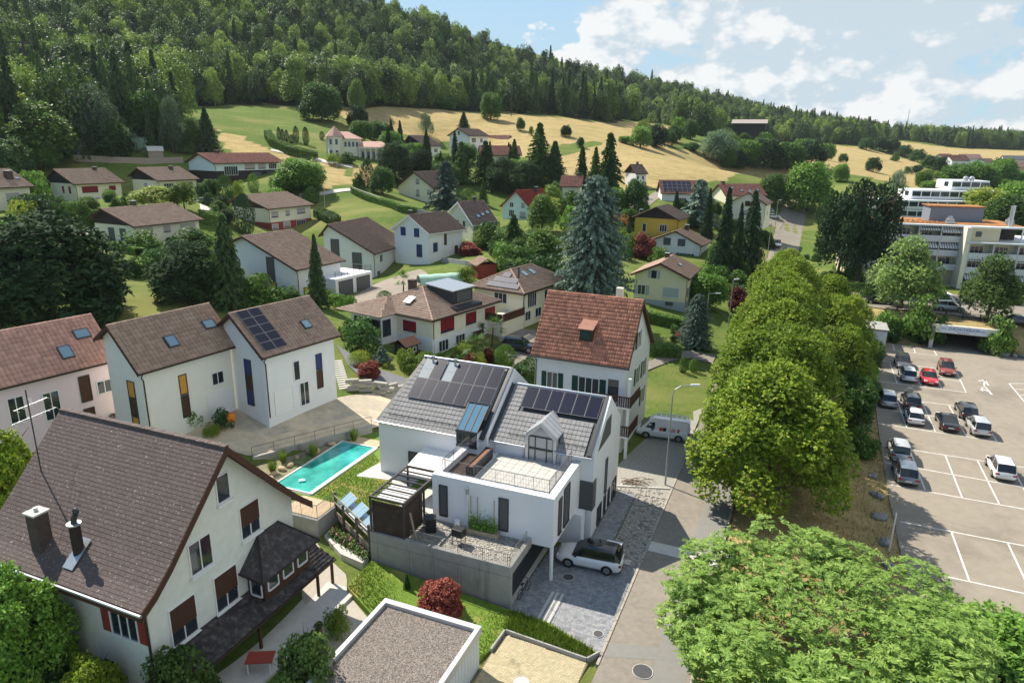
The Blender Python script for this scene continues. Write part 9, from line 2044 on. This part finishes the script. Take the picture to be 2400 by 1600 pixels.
lamp('short park lamp at the lawn behind the round dark spruce', 31.01, 105.91, 2.9, 4, 1.2, 0, 'top')
lamp('lamp post beside the mustard yellow house', 28.98, 159.78, 9.14, 6, 0.2, 0, 'top')
MB().cyl(0, 0, -.3, 3.2, .06, 8).obj('marker_pole', WHITEF, label='thin white pole on the dry bank beside the parking lot', cat='pole', loc=(28.63, 45.19, 0.03))
MB().cyl(0, 0, -.3, 1.8, .06, 8).obj('marker_pole', WHITEF, label='short white post below the shrub at the lot corner', cat='pole', loc=(41.31, 76.07, 0.08))
def lattice(label, x, y, z, h, w):
 T = thing('power_mast', label, 'power mast', (x, y, z), 20)
 MB().tube([(0, 0, -1), (0, 0, h)], [w, w*.45], 6).obj('mast', mat('mast_dark', (.05, .045, .045), .8), T)
 for k, f in enumerate((.97, .83, .66, .5)):
  MB().tube([(-w*9*(1 if k else .6), 0, h*f-.4), (-w*4, 0, h*f), (0, 0, h*f), (w*4, 0, h*f), (w*9*(1 if k else .6), 0, h*f-.4)], w*.28, 5).obj('cross_arm', MATS['mast_dark'], T)
 return T
lattice('tall dark power mast in front of the left wood', -154.12, 230, 37.72, 20.52, 0.75)
lattice('power mast standing against the wood above the meadow', -77.67, 300, 41.15, 20.4, 0.5)
MB().cyl(0, 0, -.5, 18.17, .22, 6, .12).obj('power_pole', MATS['mast_dark'], label='first wooden power pole from the left along the upper field edge', cat='pole', loc=(-1.95, 351.27, 42.42))
MB().cyl(0, 0, -.5, 11.63, .22, 6, .12).obj('power_pole', MATS['mast_dark'], label='second wooden power pole from the left along the upper field edge', cat='pole', loc=(47.9, 369.2, 40.01))
MB().cyl(0, 0, -.5, 9.88, .22, 6, .12).obj('power_pole', MATS['mast_dark'], label='third wooden power pole from the left along the upper field edge', cat='pole', loc=(96, 449.07, 42.13))
MB().cyl(0, 0, -.5, 15.39, .22, 6, .12).obj('power_pole', MATS['mast_dark'], label='fourth wooden power pole from the left along the upper field edge', cat='pole', loc=(91.75, 371.74, 33.45))
MB().cyl(0, 0, -.5, 13.24, .22, 6, .12).obj('power_pole', MATS['mast_dark'], label='fifth wooden power pole from the left along the upper field edge', cat='pole', loc=(134.44, 354.38, 25.69))
MB().cyl(0, 0, -.5, 7.11, .22, 6, .12).obj('power_pole', MATS['mast_dark'], label='sixth wooden power pole from the left along the upper field edge', cat='pole', loc=(274.92, 589.4, 31.68))
for i_,P_ in enumerate([[(-158.2,215.0,55.27),(-157.58,216.5,55.22),(-156.96,218.0,55.21),(-156.34,219.5,55.24),(-155.72,221.0,55.31),(-155.1,222.5,55.42),(-154.48,224.0,55.58),(-153.86,225.5,55.77),(-153.24,227.0,56.0),(-152.62,228.5,56.27),(-152.0,230.0,56.58)],[(-152.0,230.0,56.58),(-144.51,237.0,54.41),(-137.02,244.0,52.8),(-129.54,251.0,51.75),(-122.05,258.0,51.26),(-114.56,265.0,51.33),(-107.07,272.0,51.95),(-99.58,279.0,53.14),(-92.09,286.0,54.89),(-84.6,293.0,57.2),(-77.11,300.0,60.07)],[(-77.11,300.0,60.07),(-69.62,305.0,58.23),(-62.12,310.0,56.78),(-54.63,315.0,55.74),(-47.13,320.0,55.09),(-39.64,325.0,54.85),(-32.15,330.0,55.01),(-24.65,335.0,55.56),(-17.16,340.0,56.52),(-9.67,345.0,57.87),(-2.17,350.0,59.63)],[(-158.63,215.0,53.18),(-158.01,216.5,53.12),(-157.38,218.0,53.09),(-156.76,219.5,53.11),(-156.14,221.0,53.17),(-155.52,222.5,53.26),(-154.9,224.0,53.4),(-154.28,225.5,53.58),(-153.65,227.0,53.79),(-153.03,228.5,54.05),(-152.41,230.0,54.35)],[(-152.41,230.0,54.35),(-144.89,237.0,52.18),(-137.38,244.0,50.57),(-129.86,251.0,49.52),(-122.34,258.0,49.03),(-114.83,265.0,49.11),(-107.31,272.0,49.74),(-99.79,279.0,50.93),(-92.28,286.0,52.68),(-84.76,293.0,54.99),(-77.25,300.0,57.86)],[(-77.25,300.0,57.86),(-69.74,305.0,56.17),(-62.23,310.0,54.88),(-54.72,315.0,53.99),(-47.21,320.0,53.49),(-39.7,325.0,53.4),(-32.2,330.0,53.71),(-24.69,335.0,54.42),(-17.18,340.0,55.52),(-9.67,345.0,57.03),(-2.16,350.0,58.94)],[(-159.06,215.0,51.08),(-158.43,216.5,51.01),(-157.81,218.0,50.97),(-157.19,219.5,50.97),(-156.56,221.0,51.01),(-155.94,222.5,51.09),(-155.31,224.0,51.21),(-154.69,225.5,51.38),(-154.07,227.0,51.58),(-153.44,228.5,51.82),(-152.82,230.0,52.1)],[(-152.82,230.0,52.1),(-145.27,237.0,49.94),(-137.73,244.0,48.33),(-130.19,251.0,47.29),(-122.64,258.0,46.8),(-115.1,265.0,46.87),(-107.56,272.0,47.51),(-100.01,279.0,48.7),(-92.47,286.0,50.46),(-84.92,293.0,52.77),(-77.38,300.0,55.65)],[(-77.38,300.0,55.65),(-69.86,305.0,54.11),(-62.34,310.0,52.97),(-54.81,315.0,52.23),(-47.29,320.0,51.89),(-39.77,325.0,51.95),(-32.24,330.0,52.41),(-24.72,335.0,53.27),(-17.2,340.0,54.53),(-9.68,345.0,56.19),(-2.15,350.0,58.25)],[(-159.49,215.0,48.97),(-158.86,216.5,48.88),(-158.24,218.0,48.83),(-157.61,219.5,48.81),(-156.98,221.0,48.84),(-156.36,222.5,48.91),(-155.73,224.0,49.01),(-155.11,225.5,49.16),(-154.48,227.0,49.35),(-153.85,228.5,49.57),(-153.23,230.0,49.84)],[(-153.23,230.0,49.84),(-145.66,237.0,47.68),(-138.09,244.0,46.08),(-130.52,251.0,45.04),(-122.94,258.0,44.55),(-115.37,265.0,44.63),(-107.8,272.0,45.27),(-100.23,279.0,46.47),(-92.66,286.0,48.23),(-85.09,293.0,50.55),(-77.52,300.0,53.42)],[(-77.52,300.0,53.42),(-69.98,305.0,52.04),(-62.44,310.0,51.05),(-54.91,315.0,50.46),(-47.37,320.0,50.28),(-39.83,325.0,50.49),(-32.29,330.0,51.1),(-24.76,335.0,52.11),(-17.22,340.0,53.53),(-9.68,345.0,55.34),(-2.14,350.0,57.55)]]):
 MB().tube(P_, .045, 4).obj('power_line', MATS['mast_dark'], label='overhead power line crossing in front of the wood', cat='power line', group='overhead power lines')
# flag, satellite dish, mail box, bench, manholes
fl_ = thing('flag', 'small red flag with white cross on a pole beside the yellow and red house', 'flag', (-44.75, 164.02, 13.62), 0)
MB().cyl(0, 0, 0, 5.5, .05, 8).obj('pole', ALU, fl_)
q = MB(); V = []
for i in range(6):
 for j in range(5): V.append((.1+.05*math.sin(j*1.1), -.1-.14*i*.5, 5.2-j*.35-.05*i))
q.add(V, [(i*5+j, i*5+j+1, i*5+j+6, i*5+j+5) for i in range(5) for j in range(4)]); fo2 = q.obj('cloth', mat('flag_red', (.6, .01, .015), .8), fl_)
MB().box(.17, .19, -.32, -.2, 4.0, 4.9).obj('white_cross', WHITEF, fo2)
mh = lambda lab, x, y, z, r, m: put(bpy.data.objects.new('manhole_cover', MB().cyl(0, 0, 0, .012, r, 24).mesh('manhole_cover', m)), lab, 'manhole cover')
IRON = mat('cast_iron', (.07, .07, .072), .6, .2, 12)
for lab, (x, y, z), r, m in (('round manhole cover in the street near the picture bottom', (7.37, 30.82, 1.54), .55, IRON), ('dark round drain cover at the corner of the driveway', (5.29, 33.74, 1.555), .3, IRON), ('manhole cover with pale ring before the white electric car', (3.95, 39.18, 1.555), .38, IRON), ('manhole cover in the yellow paved court', (0.75, 29.92, 1.55), .42, CONCL)):
 o = mh(lab, x, y, z, r, m); o.location = (x, y, z)
 q = MB(); P = [(r*1.0*math.cos(a*math.pi/12), r*1.0*math.sin(a*math.pi/12), .012) for a in range(25)]; q.tube(P, .025, 4, cap=False); q.obj('ring', CONCL, o)
mb_ = thing('letter_panel', 'white letter box panel on two dark legs beside the driveway', 'letter box', FH(2.2, -1.9, 1.55), -22)
MB().box(-.55, .55, -.12, .12, .45, 1.35).obj('box', WHITEF, mb_); q = MB(); q.box(-.62, -.55, -.05, .05, 0, 1.35); q.box(.55, .62, -.05, .05, 0, 1.35); q.obj('legs', GREYF, mb_); MB().box(-.7, 1.2, -.3, .3, -.02, .06).obj('slab', CONCL, mb_)
# benches, blue box, heat pump in the courtyard
hp_ = thing('heat_pump', 'white heat pump unit on the wall corner of the solar terraced house', 'heat pump', (-17.72, 62.02, 6.2), 57)
MB().box(-.5, .5, -.2, .2, 0, .9).obj('casing', WHITEF, hp_); q = MB(); q.tube([(.12, -.2, .45), (.12, -.225, .45)], .33, 16); q.obj('fan', GREYF, hp_)
bn = thing('bench', 'wooden garden bench before the solar terraced house', 'bench', (-18.81, 61.43, 5.44), 57)
MB().box(-.7, .7, -.22, .22, .40, .45).obj('seat', mat('wood_warm', (.30, .15, .06), .7, .2, 4), bn); MB().box(-.7, .7, .2, .25, .5, .9).obj('backrest', MATS['wood_warm'], bn); q = MB(); [q.box(a, a+.06, b, b+.06, 0, .4) for a in (-.68, .62) for b in (-.2, .14)]; q.obj('legs', MATS['wood_warm'], bn)
bb_ = thing('blue_cart', 'small blue cart left of the wooden bench', 'cart', (-19.45, 60.76, 5.46), 30); MB().box(-.3, .3, -.25, .25, .25, .75).obj('body', mat('plastic_blue', (.07, .2, .36), .5), bb_); q = MB(); q.cyl(-.2, -.25, 0, .25, .05); q.cyl(.2, .25, 0, .25, .05); q.obj('legs', GREYF, bb_)
ob = thing('parcel_box', 'bright orange box on a short post in the courtyard bed', 'letter box', (-24.19, 54.65, 5.26), 40); MB().box(-.32, .32, -.25, .25, .55, 1.25).obj('box', mat('plastic_orange', (.75, .22, .01), .5), ob); MB().cyl(0, 0, 0, .55, .05).obj('post', GREYF, ob)
cl_ = thing('courtyard_lamp', 'small white courtyard lamp beside the cypress', 'lamp', (-29.88, 53.12, 5.53), 0); MB().cyl(0, 0, 0, 2.6, .05).obj('post', ALU, cl_); MB().box(-.28, .28, -.28, .28, 2.6, 2.75).obj('lamp_head', WHITEF, cl_)
# stepped block wall with slate bed between the courtyard and the hip-roofed house
BLK_ = mat('wall_block', (.33, .31, .27), .9, .15, 4, .01, 20, island=.15)
bw_ = thing('block_wall', 'stepped wall of grey stone blocks above the courtyard', 'wall')
pts_ = [(-16.5, 63.9, 5.2), (-13.98, 64.47, 4.84), (-12.53, 64.01, 4.58), (-11.33, 65.08, 4.47)]
me_b = {}
for row in range(3):
 for (a, b) in zip(pts_[:-1], pts_[1:]):
  a_ = np.array(a[:2]); b_ = np.array(b[:2]); d = b_-a_; L_ = np.linalg.norm(d); d /= L_; n = max(1, int(L_/.95)); nn = np.array([-d[1], d[0]])
  for i in range(n):
   p = a_+d*(i+(.5 if row % 2 else 0))*L_/n+nn*row*.12; z = a[2]+(b[2]-a[2])*i/n+row*.38
   key = round(L_/n, 2)
   if key not in me_b: me_b[key] = MB().box(.01, key-.01, 0, .45, 0, .36).mesh('stone_block', BLK_)
   o = bpy.data.objects.new('stone_block', me_b[key]); o.location = (p[0], p[1], z); o.rotation_euler = (0, 0, math.atan2(d[1], d[0])); put(o, parent=bw_)
SL = mat('slate_chips', (.16, .16, .17), .9, .4, 7, .03, 9)
drape('slate_bed', [p[:2] for p in [(-17.73, 70.37, 5.76), (-16.12, 68.06, 5.4), (-14.05, 65.72, 4.94), (-11.46, 65.87, 4.55)]], [p[:2] for p in [(-20.41, 76.02, 6.39), (-15.87, 71.22, 5.51), (-13.44, 70.19, 5.1), (-11.07, 69.19, 4.7)]], SL, .12, 1, nx=4)
stp = thing('garden_steps', 'narrow flight of pale steps left of the block wall', 'steps')
s0_ = np.array((-16.63, 64.26, 5.24)); s1_ = np.array((-19.2, 71.28, 6.03)); d = (s1_-s0_)/14; an_ = math.atan2(d[1], d[0])
for k in range(14): MB().box(0, .34, -.55, .55, -.3, .0).obj('step', CONCL, stp, loc=tuple(s0_+d*k+np.array([0, 0, .15])), rot=math.degrees(an_))
# streets and drives between the houses
drape('house_drive', [(-24.86, 95.51), (-22.77, 107.9), (-19.81, 124.15), (-17.11, 124.64)], [(-21.19, 88.71), (-18.2, 95.88), (-14.8, 107.41), (-13.73, 112.85)], ASPH2, 0.12, 1.5, nx=4)
drape('house_drive', [(-1.94, 84.93), (-0.02, 88.68), (3.14, 88.83)], [(-0.22, 77.19), (1.13, 73.5), (3.14, 75.71)], ASPH, 0.12, 1.5, nx=4)
drape('side_lane', [(26.48, 173.32), (32.79, 185.69), (42.94, 214.67), (49.16, 227.12)], [(29.0, 171.45), (35.53, 183.05), (44.77, 208.27), (51.63, 225.66)], ASPH, 0.12, 1.5, nx=4)
drape('field_path', [(-76.75, 223.4), (-66.94, 219.17), (-56.46, 214.07), (-48.82, 213.26)], [(-76.28, 221.12), (-66.49, 216.67), (-55.96, 211.06), (-48.32, 209.79)], CONCL, 0.15, 1.5, nx=1)
drape('field_path', [(-53.93, 174.26), (-48.28, 177.19), (-42.96, 183.43)], [(-52.96, 172.28), (-47.23, 174.73), (-41.77, 181.04)], CONCL, 0.15, 1.5, nx=1)
drape('lower_lane', [(16.02, 81.1), (20.42, 86.73), (24.54, 89.53), (27.96, 89.09)], [(16.34, 79.33), (20.4, 83.98), (23.8, 86.5), (26.34, 85.36)], ASPH, 0.12, 1.5, nx=4)
drape('house_drive', [(-67.8, 149.49), (-66.62, 153.49), (-64.51, 155.08)], [(-63.42, 139.85), (-60.99, 140.01), (-59.33, 142.14)], CONCL, 0.12, 1.5, nx=4)
drape('house_drive', [(-85.23, 127.87), (-80.37, 126.31), (-76.35, 125.4)], [(-80.92, 121.49), (-77.05, 120.64), (-73.88, 120.56)], CONCL, 0.12, 1.5, nx=4)
drape('house_drive', [(83.08, 229.91), (90.19, 233.92)], [(73.65, 199.45), (88.74, 226.92)], ASPH2, 0.12, 1.5, nx=4)
drape('hotel_walk', [(78.41, 123.96), (73.72, 115.58)], [(80.96, 124.24), (76.75, 115.12)], CONCL, 0.12, 1.5, nx=4)
# curved grey wall at the meadow, garden walls
for lab, P_, h_ in (('long grey wall curving along the green slope meadow', [(-41.64, 178.97, 16.64), (-33.68, 168.83, 15.18), (-25.44, 156.09, 14.32), (-19.02, 153.71, 13.03)], 1.5), ('low dark retaining wall of the upper garden', [(-113.25, 180.79, 23.48), (-105.63, 184.23, 23.08), (-98.42, 188.58, 22.74), (-91.78, 195.24, 23.0)], 1.6), ('stone wall in front of the lower garden steps', [(-13.58, 128.76, 7.39), (-8.62, 121.65, 8.1), (-6.19, 119.03, 8.13)], .9)):
 q = MB()
 for a, b in zip(P_[:-1], P_[1:]):
  d = math.dist(a[:2], b[:2]); nx, ny = -(b[1]-a[1])/d*.25, (b[0]-a[0])/d*.25
  q.add([(a[0], a[1], a[2]-.6), (b[0], b[1], b[2]-.6), (b[0]+nx, b[1]+ny, b[2]-.6), (a[0]+nx, a[1]+ny, a[2]-.6), (a[0], a[1], a[2]+h_), (b[0], b[1], b[2]+h_), (b[0]+nx, b[1]+ny, b[2]+h_), (a[0]+nx, a[1]+ny, a[2]+h_)], [(3, 2, 1, 0), (4, 5, 6, 7), (0, 1, 5, 4), (1, 2, 6, 5), (2, 3, 7, 6), (3, 0, 4, 7)])
 q.obj('garden_wall', WOODG if 'dark' in lab else CONC, label=lab, cat='wall')
hut = thing('wooden_hut', 'small grey wooden hut with pitched roof behind the upper garden', 'hut', (-97.81, 192.47, 24.11), 30)
MB().box(-1.8, 1.8, -1.4, 1.4, -.3, 2.2).obj('wall', WOODG, hut); q = MB(); q.hull8([(-2, -1.7, 2.0), (2, -1.7, 2.0), (2, 0, 3.2), (-2, 0, 3.2)], [(-2, -1.7, 2.1), (2, -1.7, 2.1), (2, 0, 3.3), (-2, 0, 3.3)]); q.hull8([(-2, 0, 3.2), (2, 0, 3.2), (2, 1.7, 2.0), (-2, 1.7, 2.0)], [(-2, 0, 3.3), (2, 0, 3.3), (2, 1.7, 2.1), (-2, 1.7, 2.1)]); q.obj('roof', CONCL, hut)
bn_ = thing('barn', 'dark timber barn with a pale shed roof above the thicket', 'barn', (137.31, 420.0, 39.04), -20)
MB().box(-9, 9, -4, 4, -3, 4).obj('wall', DKWOOD, bn_); MB().hull8([(-10, -5, 3.6), (10, -5, 3.6), (10, 5, 6), (-10, 5, 6)], [(-10, -5, 3.9), (10, -5, 3.9), (10, 5, 6.3), (-10, 5, 6.3)]).obj('roof', mat('sheet_roof', (.32, .26, .24), .7), bn_)
house('distant_house', 'distant brown-roofed house left in the far village', kaux(300.65, 482.35, 18.48, 10, 14, 5, 5, 4.5, 3.5), WALLW, T_OLDRED, wins=(('F', -3, 1.5, 1.5, 1.5, 'w'), ('F', 3, 1.5, 1.5, 1.5, 'w')), tw=1.2, tr=1.2, depth_below=4)
house('distant_house', 'distant house with pale orange roof in the far village', kaux(359.01, 559.82, 18.89, 0, 16, 5, 5, 4.5, 3.5), WALLW, T_PINKB, wins=(('F', -3, 1.5, 1.5, 1.5, 'w'), ('F', 3, 1.5, 1.5, 1.5, 'w')), tw=1.2, tr=1.2, depth_below=4)
house('distant_house', 'distant white house with dark roof between far trees', kaux(344.69, 517.86, 16.17, 30, 14, 5, 5, 4.5, 3.5), WALLW, T_BROWN, wins=(('F', -3, 1.5, 1.5, 1.5, 'w'), ('F', 3, 1.5, 1.5, 1.5, 'w')), tw=1.2, tr=1.2, depth_below=4)
house('distant_house', 'distant grey-roofed hall at the right of the far village', kaux(419.23, 593.84, 18.1, -10, 20, 5, 5, 4.5, 3.5), WALLW, T_GREY, wins=(('F', -3, 1.5, 1.5, 1.5, 'w'), ('F', 3, 1.5, 1.5, 1.5, 'w')), tw=1.2, tr=1.2, depth_below=4)
house('distant_house', 'distant orange-roofed house at the right edge', kaux(361.74, 512.16, 14.49, 10, 16, 5, 5, 4.5, 3.5), WALLW, T_PINKB, wins=(('F', -3, 1.5, 1.5, 1.5, 'w'), ('F', 3, 1.5, 1.5, 1.5, 'w')), tw=1.2, tr=1.2, depth_below=4)
house('distant_house', 'nearest of the distant village houses at the right edge', kaux(329.71, 456.57, 12.12, 0, 14, 5, 5, 4.5, 3.5), WALLW, T_BROWN, wins=(('F', -3, 1.5, 1.5, 1.5, 'w'), ('F', 3, 1.5, 1.5, 1.5, 'w')), tw=1.2, tr=1.2, depth_below=4)
house('distant_house', 'small distant red roof at the start of the far village', kaux(330.33, 544.79, 18.9, 20, 12, 5, 5, 4.5, 3.5), WALLW, T_OLDRED, wins=(('F', -3, 1.5, 1.5, 1.5, 'w'), ('F', 3, 1.5, 1.5, 1.5, 'w')), tw=1.2, tr=1.2, depth_below=4)
MB().cyl(0, 0, 0, 38, 1.0, 6, .3).obj('radio_mast', ALU, label='slim radio mast on the horizon above the far wood', cat='mast', loc=(601.12, 1100, 51.15))
# branches pile on the stone bed
bp_ = thing('brushwood', 'pile of brown cut branches lying by the white wall', 'branches', FH(1.0, 9.5, 1.6), 0)
q = MB(); rr = random.Random(3)
for k in range(26):
 a = rr.uniform(-.5, .5)-.4; x, y = rr.uniform(-1, 1), rr.uniform(-.3, .5); l = rr.uniform(.6, 1.3)
 q.tube([(x, y, rr.uniform(.05, .3)), (x+l*math.cos(a)*.5, y+l*math.sin(a)*.5, rr.uniform(.15, .45)), (x+l*math.cos(a), y+l*math.sin(a), rr.uniform(.05, .3))], .02, 4)
q.obj('branches', mat('twig', (.13, .07, .045), .9, .3), bp_)
# flowers in the bed below the fence
FLW = leafmat('petal_pink', (.42, .08, .16), (.62, .16, .28), (.75, .42, .50), .3)
rg = np.random.default_rng(8); P = []
for i in range(420):
 u = rg.random(); x = -16.6+4*u; y = -8.1-1.6*u+rg.uniform(-.35, .35); P.append([*FH(x, y), 2.55+rg.random()*.45])
P = np.array(P); Dn = np.tile([[0, 0, 1.0]], (len(P), 1))
put(bpy.data.objects.new('flowers', quad_mesh('flowers', leaves(rg, P[:130], Dn[:130], .07, .8), FLW)), kind='stuff')
put(bpy.data.objects.new('flower_foliage', quad_mesh('flower_foliage', leaves(rg, np.repeat(P, 5, 0)+rg.normal(0, .12, (len(P)*5, 3))-np.array([0, 0, .15]), np.tile([[0, 0, 1.0]], (len(P)*5, 1)), .08, .6), L_HEDGE)), kind='stuff')
# ornamental grasses beside the pool
for i, (x, y) in enumerate(((-24.9, -4.4), (-23.9, -.6), (-25.4, -2.6), (-22.6, 3.3))):
 n_ = 260; a = rg.random(n_)*6.28; l = rg.uniform(.25, .55, n_); h = rg.uniform(.6, 1.3, n_); c = np.array([*FH(x, y), 3.7]); b0 = c+np.stack([np.cos(a)*.1, np.sin(a)*.1, 0*a], -1); tip = c+np.stack([np.cos(a)*l, np.sin(a)*l, h], -1); w_ = np.stack([-np.sin(a), np.cos(a), 0*a], -1)*.02
 put(bpy.data.objects.new('ornamental_grass', quad_mesh('ornamental_grass', np.stack([b0-w_, b0+w_, tip+w_*.2, tip-w_*.2], 1), GRN)), ['tall grass clump left by the pool wall', 'tall grass clump at the middle of the pool wall', 'grass clump between boulders and the concrete wall', 'grass tuft by the far timber deck'][i], 'grass clump', 'grass clumps in the pool bed')
put(bpy.data.objects.new('water_lilies', quad_mesh('water_lilies', leaves(rg, np.array([[*FH(-24.2+rg.normal(0, .28), -1.6+rg.normal(0, .5)), 3.76] for _ in range(170)]), np.tile([[0, 0, 1.0]], (170, 1)), .13, .9, .1), leafmat('leaf_lily', (.10, .17, .05), (.20, .27, .10), (.34, .40, .18), .2))), 'pale green water lily patch beside the pool', 'water lilies')
# tomato plants in the raised bed
put(bpy.data.objects.new('tomato_plants', quad_mesh('tomato_plants', leaves(rg, np.array([[*FH(-5.7+rg.uniform(-1, 1), -6.35+rg.normal(0, .15)), 4.4+abs(rg.normal(0, .45))] for _ in range(900)]), rg.normal(0, 1, (900, 3))+[0, 0, .6], .07, .6), L_MID)), 'leafy tomato plants growing in the raised bed', 'plants')
